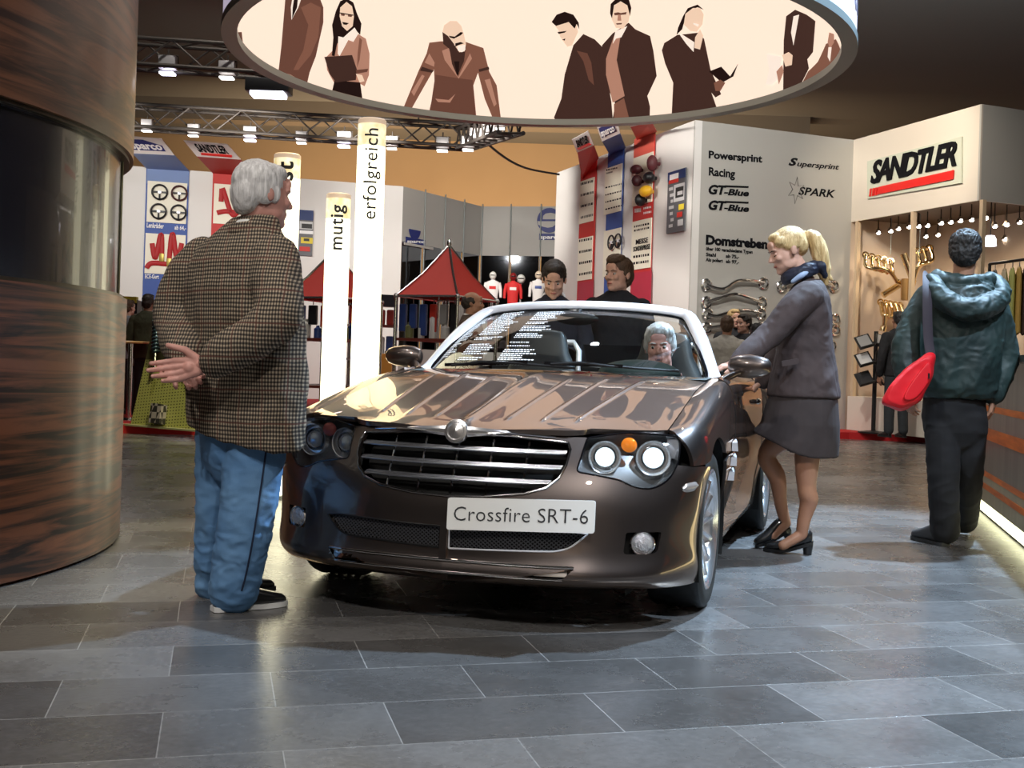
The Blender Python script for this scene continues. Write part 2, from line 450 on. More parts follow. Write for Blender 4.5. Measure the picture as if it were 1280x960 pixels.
M_dark = mat('dark cavity', (.004, .004, .004), rough=.8)
M_seat = mat('black leather', (.016, .016, .017), rough=.45, bump=(120, .2, .002))
M_dash = mat('dashboard plastic', (.040, .058, .060), rough=.55)
M_plate = mat('white plate', (.92, .92, .90), rough=.35)
M_ink = mat('dark grey ink', (.035, .035, .04), rough=.5)
M_amber = mat('amber lens', (.85, .22, .01), rough=.12, coat=.6, emit=((1, .28, .02), .25))
M_lensclear = mat('clear reflector', (.75, .76, .8), rough=.12, metal=.6, coat=.5)
M_hlbody = mat('headlamp bowl', (.16, .17, .18), rough=.22, metal=.9)
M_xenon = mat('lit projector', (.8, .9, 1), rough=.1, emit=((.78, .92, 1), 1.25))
M_proj = mat('unlit projector', (.55, .60, .66), rough=.08, metal=.7, coat=1.)
def glass_mat(name, tint, mixf):
    m = bpy.data.materials.new(name); m.use_nodes = True; nt = m.node_tree; nt.nodes.clear()
    o = nt.nodes.new('ShaderNodeOutputMaterial'); t = nt.nodes.new('ShaderNodeBsdfTransparent'); g = nt.nodes.new('ShaderNodeBsdfGlossy')
    g.inputs['Roughness'].default_value = .01; t.inputs[0].default_value = (*tint, 1)
    fr = nt.nodes.new('ShaderNodeFresnel'); fr.inputs['IOR'].default_value = 1.5
    mx = nt.nodes.new('ShaderNodeMixShader'); mt = nt.nodes.new('ShaderNodeMath'); mt.operation = 'MULTIPLY'; mt.inputs[1].default_value = mixf
    nt.links.new(fr.outputs[0], mt.inputs[0]); nt.links.new(mt.outputs[0], mx.inputs[0])
    nt.links.new(t.outputs[0], mx.inputs[1]); nt.links.new(g.outputs[0], mx.inputs[2]); nt.links.new(mx.outputs[0], o.inputs[0])
    return m
M_glass = glass_mat('windscreen glass', (.80, .86, .84), 1.15)
M_lens = glass_mat('headlamp lens', (.93, .95, .97), .6)
# ---- control grids (car frame: x to the driver's side, y to the rear, z up; origin under the front axle)
zr = [.165, .20, .245, .30, .38, .46, .54, .62, .715, .75]
def colpts(x, y):   # lists along zr
    return [(x[i] if isinstance(x, (list, tuple)) else x, y[i], zr[i]) for i in range(len(zr))]
A_cols = [
 colpts(0,   [-.740, -.797, -.788, -.777, -.775, -.765, -.738, -.700, -.655, -.635]),
 colpts(.22, [-.730, -.787, -.779, -.766, -.762, -.752, -.724, -.686, -.640, -.62]),
 colpts(.45, [-.690, -.752, -.746, -.724, -.708, -.696, -.668, -.625, -.556, -.53]),
 colpts(.62, [-.615, -.676, -.671, -.652, -.640, -.628, -.600, -.560, -.495, -.46]),
 colpts([.745, .757, .760, .757, .757, .76, .765, .765, .755, .73], [-.535, -.574, -.574, -.559, -.548, -.538, -.515, -.485, -.425, -.39]),
 colpts([.835, .848, .852, .848, .848, .850, .852, .846, .80, .76], [-.41, -.43, -.44, -.44, -.44, -.44, -.435, -.42, -.385, -.35]),
 colpts([.850, .858, .860, .856, .860, .866, .873, .874, .845, .80], [-.30, -.325, -.33, -.33, -.33, -.33, -.325, -.32, -.30, -.28]),
 colpts([.848, .856, .860, .860, .866, .873, .881, .883, .862, .82], [-.16, -.18, -.18, -.18, -.18, -.18, -.18, -.18, -.18, -.18]),
]
PA = Patch(np.array(A_cols).transpose(1, 0, 2))
def sidecol(y, pts): return [(a, y, b) for a, b in pts]
B_cols = [
 [(.846, -.435, .595), (.832, -.435, .655), (.805, -.43, .695), (.775, -.422, .718), (.742, -.405, .730)],
 sidecol(-.32, [(.874, .595), (.866, .67), (.842, .725), (.80, .750), (.742, .748)]),
 sidecol(-.12, [(.883, .595), (.876, .685), (.855, .755), (.81, .790), (.742, .788)]),
 sidecol(.12, [(.886, .595), (.880, .705), (.860, .795), (.812, .838), (.742, .838)]),
 sidecol(.40, [(.884, .595), (.879, .730), (.859, .835), (.812, .885), (.744, .887)]),
 sidecol(.66, [(.876, .595), (.872, .745), (.853, .860), (.812, .911), (.750, .914)]),
 sidecol(.92, [(.872, .595), (.868, .755), (.850, .873), (.81, .925), (.755, .928)]),
]
PB = Patch(np.array(B_cols).transpose(1, 0, 2))
C_cols = [
 sidecol(.05, [(.80, .150), (.842, .20), (.852, .32), (.872, .46), (.886, .595), (.880, .74), (.858, .855), (.80, .90)]),
 sidecol(.35, [(.80, .150), (.838, .20), (.846, .32), (.868, .46), (.884, .595), (.880, .75), (.858, .865), (.80, .91)]),
 sidecol(.66, [(.80, .150), (.828, .20), (.832, .32), (.855, .46), (.876, .595), (.872, .76), (.850, .88), (.79, .925)]),
 sidecol(1.10, [(.80, .150), (.820, .20), (.824, .32), (.846, .46), (.868, .595), (.866, .77), (.846, .89), (.78, .935)]),
 sidecol(1.55, [(.80, .150), (.824, .20), (.832, .32), (.855, .46), (.876, .595), (.876, .77), (.850, .89), (.77, .94)]),
 sidecol(1.95, [(.80, .150), (.838, .20), (.852, .32), (.876, .46), (.893, .595), (.890, .77), (.856, .895), (.76, .945)]),
]
PC = Patch(np.array(C_cols).transpose(1, 0, 2))
D_cols = [
 sidecol(1.90, [(.80, .150), (.838, .20), (.852, .32), (.876, .46), (.893, .595), (.890, .77), (.850, .900), (.70, .955), (.36, .965), (0, .97)]),
 sidecol(2.15, [(.80, .150), (.842, .20), (.862, .32), (.886, .46), (.898, .595), (.892, .77), (.848, .910), (.68, .965), (.36, .98), (0, .985)]),
 sidecol(2.45, [(.80, .160), (.842, .21), (.862, .33), (.886, .46), (.898, .595), (.888, .77), (.836, .905), (.66, .955), (.36, .97), (0, .975)]),
 sidecol(2.80, [(.79, .180), (.82, .23), (.842, .35), (.862, .47), (.870, .60), (.855, .76), (.79, .880), (.62, .925), (.36, .935), (0, .94)]),
 sidecol(3.08, [(.72, .22), (.75, .26), (.77, .37), (.785, .48), (.79, .60), (.77, .74), (.70, .840), (.56, .87), (.32, .88), (0, .885)]),
 sidecol(3.20, [(.55, .26), (.58, .30), (.60, .39), (.62, .49), (.62, .60), (.60, .71), (.55, .78), (.44, .81), (.25, .82), (0, .825)]),
]
PD = Patch(np.array(D_cols).transpose(1, 0, 2))
strakes = [((.144, -.545), (.182, .315)), ((.275, -.525), (.338, .375)), ((.400, -.490), (.500, .385))]
def hood_extra(p):
    p = p.copy(); x, y = np.abs(p[:, 0]), p[:, 1]
    f = np.clip((y + .66) / .12, 0, 1) * np.clip((.52 - y) / .15, 0, 1)
    p[:, 2] += .009 * np.exp(-(x / (.016 + .018 * np.clip((y + .66), 0, 2))) ** 2) * f
    for a, b in strakes:
        a, b = np.array(a), np.array(b); d = b - a; L = np.linalg.norm(d); d /= L
        t = (x - a[0]) * d[0] + (y - a[1]) * d[1]; n = -(x - a[0]) * d[1] + (y - a[1]) * d[0]
        f = np.clip(t / .05, 0, 1) * np.clip((L - t) / .06, 0, 1)
        p[:, 2] += .0055 * np.exp(-(n / .0070) ** 2) * f
    return p
hx = [-.745, -.5, -.25, 0, .25, .5, .745]
hy = [-.72, -.60, -.41, -.15, .2, .5, .85]
hz = [[.695, .712, .715], [.735, .730, .716], [.772, .770, .760], [.824, .822, .812], [.890, .887, .878], [.925, .923, .916], [.951, .949, .944]]
hz3 = [.655, .688, .7305, .782, .853, .897, .925]
PE = Patch([[(x, y, (hz3[j] if abs(x) > .7 else hz[j][int(round(abs(x) / .25))])) for x in hx] for j, y in enumerate(hy)], hood_extra)
# ---- outlines
def arc(cy, cz, r, a0, a1, n=16): return [(0, cy + r * cos(R(a0 + (a1 - a0) * k / n)), cz + r * sin(R(a0 + (a1 - a0) * k / n))) for k in range(n + 1)]
XZ, YZ, XY = (1, 0, 1), (0, 1, 1), (1, 1, 0)
def xz(P): return [(p[0], 0, p[1]) for p in P]
def yz(P): return [(0, p[0], p[1]) for p in P]
# headlight opening, grille, intakes, fog recess: outlines in (x,z) as seen from the front
HL = rounded([(.468, .698), (.452, .580), (.600, .556), (.655, .530), (.715, .524), (.765, .555), (.793, .615), (.790, .690), (.772, .712), (.61, .7225)],
             [.01, .015, .02, .03, .03, .03, .03, .02, .015, .02])
GR = [(-.001, .700), (.20, .697), (.405, .680), (.418, .655), (.413, .60), (.395, .555), (.355, .520), (.28, .497), (.14, .480), (-.001, .475)]
IN = rounded([(.018, .366), (.018, .288), (.405, .300), (.455, .314), (.512, .365), (.45, .372)], [.004, .006, .02, .02, .004, .01])
FG = rounded([(.638, .372), (.632, .295), (.742, .296), (.752, .372)], [.008, .015, .02, .008])
SL = rounded([(-.001, .245), (-.001, .209), (.44, .209), (.478, .245)], [0, 0, .004, .004])
AR = .368; ARZ = .322
# fascia
e_top = PA.inv(xz([(x, z) for x, z in [(0, .722), (.1, .721), (.2, .719), (.3, .713), (.42, .700), (.462, .700)]]), XZ)
hl_uv = PA.inv(xz(HL), XZ)
gr_uv = PA.inv(xz(GR), XZ); in_uv = PA.inv(xz(IN), XZ); fg_uv = PA.inv(xz(FG), XZ); sl_uv = PA.inv(xz(SL), XZ)
gr_uv[[0, -1], 0] = 0; sl_uv[[0, 1], 0] = 0
arch = [q for q in arc(0, ARZ, AR, 206, 133)]
arA = PA.inv(arch, YZ)
seam = PA.inv([(.846, -.435, .603), (.86, -.38, .603), (.872, -.32, .600)], (0, 1, 1))
# outer boundary: centre line down, bottom lip, arch, seam, headlight outer edge, over the headlight, back along the top
k0 = int(np.argmin([abs(x - .793) + abs(z - .610) for x, z in HL]))
hl_out = [hl_uv[i] for i in range(len(HL))]
outerA = [(0, 0)] + [(u, 0) for u in (1, 2, 3, 4, 5, 6)] + [tuple(arA[0])] + [tuple(p) for p in arA[1:] if True]
arZ = [PA.ev([p[0]], [p[1]])[0] for p in arA]
outerA = [(0, 0)] + [(float(u), 0.) for u in (1, 2, 3, 4, 5)] + [tuple(p) for p, q in zip(arA, arZ) if q[2] < .604] + [tuple(seam[1]), tuple(seam[0])]
# walk the headlight outline from its outer edge downwards and inwards to its inner top corner
idx = [k0]
order = []
n = len(HL); i = k0
down = HL[(k0 - 1) % n][1] < HL[k0][1]
stepd = -1 if down else 1
i_in = int(np.argmin([abs(x - .468) + abs(z - .698) for x, z in HL]))
while True:
    order.append(i)
    if i == i_in: break
    i = (i + stepd) % n
outerA += [tuple(hl_uv[j]) for j in order]
outerA += [tuple(p) for p in e_top[::-1]]
# the grille and the splitter slot touch the centre line: cut them into the boundary
def cut_centre(outer, poly):
    return outer
gr_half = [tuple(p) for p in gr_uv]; sl_half = [tuple(p) for p in sl_uv]
v_top, v_bot = gr_half[0][1], gr_half[-1][1]
outerA += gr_half + [tuple(p) for p in sl_half]        # down the centre line, round grille, then round slot
PAN_A = Panel(PA, outerA, [in_uv, fg_uv], step=.018)
# fender
arB = [q for q in arc(0, ARZ, AR, 131, 49, 24)]
lowB = PB.inv([(0, -.435, .606), (0, -.32, .606)] + [q for q in arB if q[2] > .606] + [(0, .30, .606), (0, .652, .606)], YZ)
topB = PB.inv([(.748, y, 0) for y in (.90, .8, .66, .4, .12, -.12, -.32, -.40)], (.0, 1, 0))
outerB = [tuple(p) for p in lowB] + [(5.0 - .03, 1.2), (5.0 - .03, 3.3)] + [(5.6, 3.4), (5.8, 4)] + [(u, 4.) for u in (5, 4, 3, 2, 1, .25)] + [(0.02, 3.), (0.0, 2.), (0., 1.)]
PAN_B = Panel(PB, outerB, step=.02)
# door side with the sill; front wing lower corner is separate by a seam
arC = [q for q in arc(0, ARZ, AR, 48, -24, 16) if q[2] < .594]
arR = [q for q in arc(2.4, .335, .375, 192, 150, 16)]
cF = PC.inv(yz([(p[1], p[2]) for p in arC]), YZ)
outerC1 = [tuple(p) for p in cF] + [(0.92, 0.0), (1.985, 0.), (1.985, 2.), (1.985, 4.)] + [tuple(PC.inv([(0, .35, .597)], YZ)[0])]
PAN_C1 = Panel(PC, outerC1, step=.02)
outerC2 = [(2.015, 0.)] + [(u, 0.) for u in (3., 4., 4.9)] + [(4.92, 7.), (4, 7), (3, 7), (2.015, 7)]
PAN_C2 = Panel(PC, outerC2, step=.03)
arD = PD.inv(arc(2.4, .335, .375, 188, -8, 28), YZ)
outerD = [(0, 0)] + [tuple(p) for p in arD] + [(3.2, 0), (4, 0), (5, 0), (5, 4), (5, 9), (3, 9), (0, 9), (0, 7), (0, 3)]
PAN_D = Panel(PD, outerD, step=.035)
# ---------------------------------------------------------------- assemble the car
car = empty('sports_car', CARM.translation, R(-17.43679), 'dark graphite two-seat roadster with silver windscreen frame, hood towards the viewer', 'car')
def cb(mb, name, m, parent=None, **k):
    """build in car coordinates"""
    p = parent or car
    o = mb.build(name, m, None, **k); o.parent = p
    if p is not car: o.matrix_parent_inverse = world_in_car(p).inverted()
    return o
def world_in_car(o):
    m = Matrix()
    while o is not None and o is not car:
        m = o.matrix_parent_inverse @ o.matrix_basis @ m; o = o.parent
    return m
BOTH = (1, -1)
mb = MB(); PAN_A.to(mb, 0, BOTH, rim=.018)
bumper = cb(mb, 'front_bumper', M_paint, angle=50)
for sg in BOTH:
    mb = MB(); PAN_B.to(mb, 0, (sg,), rim=.015); cb(mb, 'fender', M_paint, angle=50)
    mb = MB(); PAN_C1.to(mb, 0, (sg,), rim=.015); cb(mb, 'side_panel', M_paint, angle=50)
    mb = MB(); PAN_C2.to(mb, 0, (sg,), rim=.02); door = cb(mb, 'door', M_paint, angle=50)
    mb = MB(); mb.ell((sg * .888, 1.62, .80), (.018, .085, .018)); cb(mb, 'door_handle', M_chrome, door)
mb = MB(); PAN_D.to(mb, 0, BOTH); cb(mb, 'rear_body', M_paint, angle=50)
# tail face, lamps
mb = MB(); P = PD.ev(np.full(40, 5.), np.linspace(0, 9, 40))
ring = [tuple(p) for p in P] + [(-p[0], p[1], p[2]) for p in P[::-1]]
mb.add(ring, [tuple(range(len(ring)))]); mb.box((0, 3.10, .30), (1.1, .12, .2)); cb(mb, 'tail_panel', M_paint)
for sg in BOTH:
    mb = MB(); mb.ell((sg * .56, 3.16, .66), (.13, .045, .07)); cb(mb, 'tail_light', mat('red tail lens', (.35, .01, .01), rough=.15, coat=.6))
# hood
k = np.linspace(0, 1, 14)
front = [(0, -.672), (.1, -.668), (.2, -.655), (.3, -.632), (.40, -.600), (.458, -.562), (.475, -.535), (.61, -.489), (.70, -.440), (.738, -.405)]
side = [(.739, -.3), (.739, 0), (.740, .4), (.745, .8)]
rear = [(.69, .76), (.6, .675), (.5, .605), (.35, .535), (.18, .495), (0, .485)]
half = front + side + rear
poly = half + [(-x, y) for x, y in half[::-1] if x > 0]
def hood_uv(P): return PE.inv([(x, y, 0) for x, y in P], XY)
ex = []
for t in np.linspace(-.66, .48, 46):
    for o in (-.06, -.04, -.025, -.012, 0, .012, .025, .04, .06): ex.append((o, t))
for a, b in strakes:
    for t in np.linspace(-.02, 1.02, 44):
        for o in (-.02, -.013, -.008, -.004, 0, .004, .008, .013, .02):
            for sg in BOTH: ex.append((sg * (a[0] + (b[0] - a[0]) * t + o), a[1] + (b[1] - a[1]) * t))
PAN_E = Panel(PE, hood_uv(poly), step=.028, flip=False, extra=hood_uv(ex))
mb = MB(); PAN_E.to(mb, .001, rim=.02); hood = cb(mb, 'hood', M_paint, angle=60)
# cowl between hood and glass
mb = MB(); rows = []
for j, (dy, dz) in enumerate([(-.02, -.006), (.03, .0), (.10, .012), (.2, .02)]):
    rows.append([(x, .49 + .42 * (abs(x) / .72) ** 2.2 * (.72) + dy + .0 * x, .918 - .016 * (abs(x) / .7) ** 2 + dz) for x in np.linspace(-.73, .73, 31)])
mb.grid(rows); cb(mb, 'cowl', M_gloss)
# grille
mb = MB(); gz = [.475, .52, .57, .62, .66, .70]
back = Panel(PA, gr_half + [(0, v_bot), (0, v_top)][::-1][:0], step=.03)
back.to(mb, -.075, BOTH); cb(mb, 'grille_recess', M_dark)
mb = MB(); L = back.loop3(0, .003); sel = [p for p in L]
pathR = [PA.ev([u], [v])[0] for u, v in dens(gr_half, .06, False)]
pathR = np.array(pathR); nR = np.array([PA.nrm(np.array([u]), np.array([v]))[0] for u, v in dens(gr_half, .06, False)])
pp = pathR + nR * .002; full = [tuple(p) for p in pp] + [(-p[0], p[1], p[2]) for p in pp[::-1]]
mb.tube(full[1:-1], .0048, 8, closed=True); cb(mb, 'grille_surround', mat('dark chrome', (.34, .33, .34), rough=.15, metal=1.))
def front_pt(x, z, off=0.):
    uv = PA.inv([(abs(x), 0, z)], XZ)[0]; p = PA.ev([uv[0]], [uv[1]])[0]; n = PA.nrm(np.array([uv[0]]), np.array([uv[1]]))[0]
    p = p + n * off; return Vector((p[0] * (1 if x >= 0 else -1), p[1], p[2]))
for z, xe in ((.645, .405), (.592, .398), (.538, .365)):
    mb = MB(); xs = np.linspace(-xe, xe, 25)
    for dz, dy, r in ((0, 0, .0060), (.004, .011, .0055), (.007, .024, .0045)):
        mb.tube([front_pt(x, z + dz * 0, -.010) + Vector((0, dy, dz)) for x in xs], r, 8)
    cb(mb, 'grille_bar', M_bar)
for x in (-.27, -.135, 0, .135, .27):
    mb = MB(); zs = np.linspace(.488 if abs(x) < .2 else .505, .692, 12)
    mb.tube([front_pt(x, z, -.030) for z in zs], .0042, 6); cb(mb, 'grille_rib', M_chrome)
# chrome brow and winged badge on the hood edge
mb = MB(); mb.tube([front_pt(x, .712 - .02 * (abs(x) / .4) ** 2, .004) for x in np.linspace(-.36, .36, 25)], [.003] + [.006] * 23 + [.003], 8, flat=(1, .7)); cb(mb, 'grille_brow', M_chrome)
bc = front_pt(0, .697, .022)
badge_mb = MB(); badge_mb.lathe([(0, -.02), (.042, -.02), (.046, .004), (.043, .010), (.034, .012), (.030, .007), (.014, .010), (0, .014)], 28, Matrix.Translation(bc) @ Matrix.Rotation(R(78), 4, 'X'))
badge = cb(badge_mb, 'badge', M_satin)
for sg in BOTH:
    mb = MB(); rows = []
    for t in np.linspace(0, 1, 14):
        x = sg * (.036 + t * .165); h = .018 * (1 - t) ** .7 + .002
        p = front_pt(x, .698 + .004 * t, .020); rows.append([p + Vector((0, .006, h)), p + Vector((0, -.004, h * .4)), p + Vector((0, -.002, 0)), p + Vector((0, -.004, -h * .4)), p + Vector((0, .006, -h))])
    mb.grid(rows); cb(mb, 'badge_wing', M_satin, badge)
# lower intakes with mesh
for sg in BOTH:
    pan = Panel(PA, in_uv, step=.03)
    mb = MB(); pan.to(mb, -.05, (sg,)); intake = cb(mb, 'air_intake', M_dark)
    mb = MB(); poly2 = np.array(IN)
    for d in (1, -1):
        for c0 in np.arange(-.2, .9, .0165):
            seg = []
            for t in np.linspace(0, .10, 26):
                x, z = c0 + t * 1.25, (.28 + t if d > 0 else .38 - t)
                if inside(poly2, np.array([[x, z]]))[0]: seg.append((x, z))
            if len(seg) > 2:
                a, b = seg[0], seg[-1]
                mb.bar(front_pt(sg * a[0], a[1], -.012), front_pt(sg * b[0], b[1], -.012), .0032, .0032)
    cb(mb, 'intake_mesh', mat('grey mesh', (.10, .10, .11), rough=.4, metal=.6), intake)
    mb = MB(); mb.tube([tuple(p) for p in pan.loop3(0, .001, sg)], .0035, 6, closed=True); cb(mb, 'intake_trim', M_silver if sg > 0 else M_black, intake)
# chin slot with bright trim
pan = Panel(PA, [tuple(p) for p in sl_uv], step=.03)
mb = MB(); pan.to(mb, -.02, BOTH); chin = cb(mb, 'chin_slot', M_gloss)
mb = MB(); xs = np.linspace(-.475, .475, 31); mb.tube([front_pt(x, .247, .004) for x in xs], .0052, 8); mb.tube([front_pt(x, .207, .004) for x in np.linspace(-.44, .44, 31)], .0042, 8)
cb(mb, 'chin_trim', M_chrome, chin)
for sg in BOTH:
    mb = MB(); mb.grid([[front_pt(sg * x, z, -.004) for z in (.216, .228, .238)] for x in np.linspace(.34, .455, 10)]); cb(mb, 'chin_insert', M_chrome, chin)
mb = MB(); mb.bar(front_pt(0, .385, .0), front_pt(0, .25, .0), .028, .02); cb(mb, 'bumper_rib', M_paint)
# fog lamps
for sg in BOTH:
    pan = Panel(PA, fg_uv, step=.03); mb = MB(); pan.to(mb, -.045, (sg,)); fog = cb(mb, 'fog_lamp', M_black)
    c = front_pt(sg * .697, .331, -.010); ax = (Vector((sg * .35, -1, 0))).normalized()
    Mx = frame(c, ax.cross(Vector((0, 0, 1))) * -1, (0, 0, 1), ax)
    mb = MB(); mb.lathe([(.046, -.03), (.046, 0), (.042, .004), (.040, 0)], 24, Mx); cb(mb, 'fog_lamp_rim', M_chrome, fog)
    mb = MB(); mb.lathe([(.040, -.004), (.034, .004), (.02, .009), (0, .011)], 24, Mx); cb(mb, 'fog_lamp_lens', mat('faceted lamp lens', (.7, .7, .72), rough=.1, metal=.7, coat=.6, bump=(70, 1., .01)), fog)
    mb = MB(); u0 = PA.inv([(.85, -.455, .531)], (0, 1, 1))[0]
    rows = []
    for t in np.linspace(-1, 1, 9):
        q = PA.ev([u0[0] + t * .36] * 5, u0[1] + np.linspace(-.22, .22, 5) * math.sqrt(max(.05, 1 - abs(t) ** 3)) + t * .06)
        nn = PA.nrm(np.array([u0[0]]), np.array([u0[1]]))[0]
        rows.append([(sg * (p[0] + nn[0] * o), p[1] + nn[1] * o, p[2] + nn[2] * o) for p, o in zip(q, (0., .006, .008, .006, 0.))])
    mb.grid(rows); cb(mb, 'side_marker', mat('smoked marker lens', (.42, .38, .36), rough=.15, metal=.4, coat=.7))
# headlights
for sg in BOTH:
    pan = Panel(PA, hl_uv, step=.025)
    mb = MB(); pan.to(mb, -.085, (sg,)); pan.to(mb, 0., (sg,), rim=.085); mb.f = mb.f; 
    # keep only the back and the rim of the bucket
    nT = len(pan.T); keep = list(range(nT)) + list(range(2 * nT, len(mb.f))); mb.f = [mb.f[i] for i in keep]; mb.mi = [mb.mi[i] for i in keep]
    hl = cb(mb, 'headlight', mat('dark headlamp bucket', (.34, .35, .36), rough=.25, metal=.85))
    ax = Vector((sg * .22, -1, .02)).normalized()
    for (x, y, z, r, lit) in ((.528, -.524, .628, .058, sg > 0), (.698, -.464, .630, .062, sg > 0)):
        c = Vector((sg * x, y, z)); Mx = frame(c, Vector((0, 0, 1)).cross(ax), ax.cross(Vector((0, 0, 1)).cross(ax)), ax)
        mb = MB(); mb.lathe([(r * .62, -.05), (r * .9, -.02), (r, .006), (r * 1.05, .008), (r * 1.05, -.02)], 28, Mx); ringo = cb(mb, 'lamp_reflector', M_satin, hl)
        mb = MB(); mb.lathe([(r * .74, -.012), (r * .74, -.004), (r * .68, -.002), (r * .66, -.010)], 28, Mx); cb(mb, 'lamp_ring', M_hlbody, hl)
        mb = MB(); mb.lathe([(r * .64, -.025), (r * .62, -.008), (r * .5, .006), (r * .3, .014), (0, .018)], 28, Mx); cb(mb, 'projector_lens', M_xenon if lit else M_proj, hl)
    mb = MB(); mb.ell((sg * .612, -.498, .676), (.030, .014, .028)); cb(mb, 'turn_signal', M_amber if sg > 0 else mat('dull red lens', (.35, .08, .07), rough=.1, metal=.3, coat=.8), hl)
    mb = MB(); mb.box((sg * .762, -.405, .664), (.05, .02, .075), bev=.006); cb(mb, 'corner_reflector', M_lensclear, hl)
    mb = MB(); pan.to(mb, -.002, (sg,)); cb(mb, 'lens_cover', M_lens, hl)
    mb = MB(); mb.tube([tuple(p) for p in pan.loop3(0, .0, sg)], .0035, 6, closed=True); cb(mb, 'lens_gasket', M_gloss, hl)
# licence plate (520 x 110)
p0, p1 = Vector((.018, -.803, .417)), Vector((.545, -.728, .432))
xa = (p1 - p0).normalized(); ya = Vector((0, .06, 1)).normalized(); Mx = frame((p0 + p1) / 2, xa, ya)
w = (p1 - p0).length
mb = MB(); mb.prism(rounded([(-w / 2, -.0575), (w / 2, -.0575), (w / 2, .0575), (-w / 2, .0575)], .010), Mx @ Matrix.Translation((0, 0, -.006)), .008); plate = cb(mb, 'number_plate', M_plate)
mb = text_mb('Crossfire SRT-6', .0735, .0012, -.0006, 0, Mx @ Matrix.Translation((0, -.024, .0022)), align='CENTER', sx=.99, space=1.03); cb(mb, 'plate_lettering', M_ink, plate, smooth=False)
mb = MB(); mb.bar((.12, -.775, .42), (.46, -.725, .43), .012, .05); cb(mb, 'plate_bracket', M_black, plate)
# ---- windscreen
fr = [(.755, .835, .905), (.725, .895, .945), (.66, 1.03, 1.085), (.60, 1.155, 1.185), (.560, 1.225, 1.232), (.50, 1.248, 1.256), (.36, 1.222, 1.272), (.18, 1.196, 1.281), (0, 1.187, 1.284)]
def curve3(P, n):
    P = np.array(P, float); C = Patch.card(len(P)); t = np.linspace(0, len(P) - 1, n); return Patch.basis(t, C) @ P
half = curve3(fr, 40); path = [tuple(p) for p in half] + [(-p[0], p[1], p[2]) for p in half[::-1][1:]]
gn = Vector((0, -.62, .78))
mb = MB(); m = len(path); rr = [.036 - .010 * min(1, min(i, m - 1 - i) / 26) for i in range(m)]
mb.tube(path, rr, 12, flat=(1.15, .72), up=gn); cb(mb, 'windscreen_frame', M_silver)
mb = MB(); top = curve3([(.548, 1.215, 1.205), (.49, 1.232, 1.232), (.33, 1.208, 1.250), (.16, 1.184, 1.259), (0, 1.176, 1.262)], 20)
bot = curve3([(.715, .85, .925), (.60, .70, .928), (.40, .575, .932), (.20, .525, .935), (0, .51, .936)], 20)
rows = []
for t in np.linspace(0, 1, 14):
    q = bot * (1 - t) + top * t; q[:, 1] -= .018 * np.sin(pi * t); q[:, 2] += .018 * np.sin(pi * t)
    q = np.concatenate([q, q[::-1][1:] * np.array([-1, 1, 1])]); rows.append([tuple(p) for p in q])
GLASS = np.array(rows)
mb.grid(rows); glass = cb(mb, 'windscreen', M_glass)
mb = MB()
for kk in range(0, 14):
    pass
edge = [rows[i][0] for i in range(14)] + rows[-1][1:-1] + [rows[i][-1] for i in range(13, -1, -1)]
mb.tube(edge, .011, 6, flat=(1.3, .5), up=gn); cb(mb, 'windscreen_seal', M_gloss, glass)
# specification text lines on the glass (illegible small print)
def glass_pt(s, t, off=.004):
    i, j = t * 13, s * (GLASS.shape[1] - 1); a, b = int(min(i, 12)), int(min(j, GLASS.shape[1] - 2)); f, g = i - a, j - b
    p = (GLASS[a, b] * (1 - f) + GLASS[a + 1, b] * f) * (1 - g) + (GLASS[a, b + 1] * (1 - f) + GLASS[a + 1, b + 1] * f) * g
    return Vector(p) + gn * off
M_print = mat('white print', (.85, .85, .85), rough=.5, emit=((1, 1, 1), .25))
rng = random.Random(3)
for (x0, x1, t0, t1, nl) in ((.045, .14, .16, .95, 24), (.175, .29, .08, .97, 32), (.325, .45, .06, .97, 34)):
    mbp = MB()
    for li in range(nl):
        t = t0 + (t1 - t0) * li / nl; s = x0; end = x0 + (x1 - x0) * rng.uniform(.55, 1.)
        if rng.random() < .2: continue
        while s < end:
            wd_ = rng.uniform(.004, .012); e = min(s + wd_, end)
            mbp.add([glass_pt(1 - s, t), glass_pt(1 - e, t), glass_pt(1 - e, t + .0105), glass_pt(1 - s, t + .0105)], [(0, 1, 2, 3)]); s = e + .003
    cb(mbp, 'specification_print', M_print, glass, smooth=False)
# wipers
for a, b, c in (((-.50, .58, .945), (-.16, .515, .966), (.14, .52, .950)), ((.02, .52, .966), (.30, .555, .965), (.60, .70, .952))):
    mb = MB(); mb.tube([a, tuple((Vector(a) + Vector(b)) / 2 + Vector((0, -.015, .012))), b, c], .008, 6, flat=(1, .7)); wp = cb(mb, 'wiper', M_black)
    mb = MB(); d = (Vector(b) - Vector(a)); mb.bar(Vector(a) + Vector((0, .01, .004)) - d * .12, Vector(b) + Vector((0, .01, .002)) + d * .2, .008, .016); cb(mb, 'wiper_blade', M_gloss, wp)
    mb = MB(); mb.bar(c, Vector(a) * .4 + Vector(b) * .6 + Vector((0, -.01, .012)), .014, .008); cb(mb, 'wiper_arm', M_black, wp)
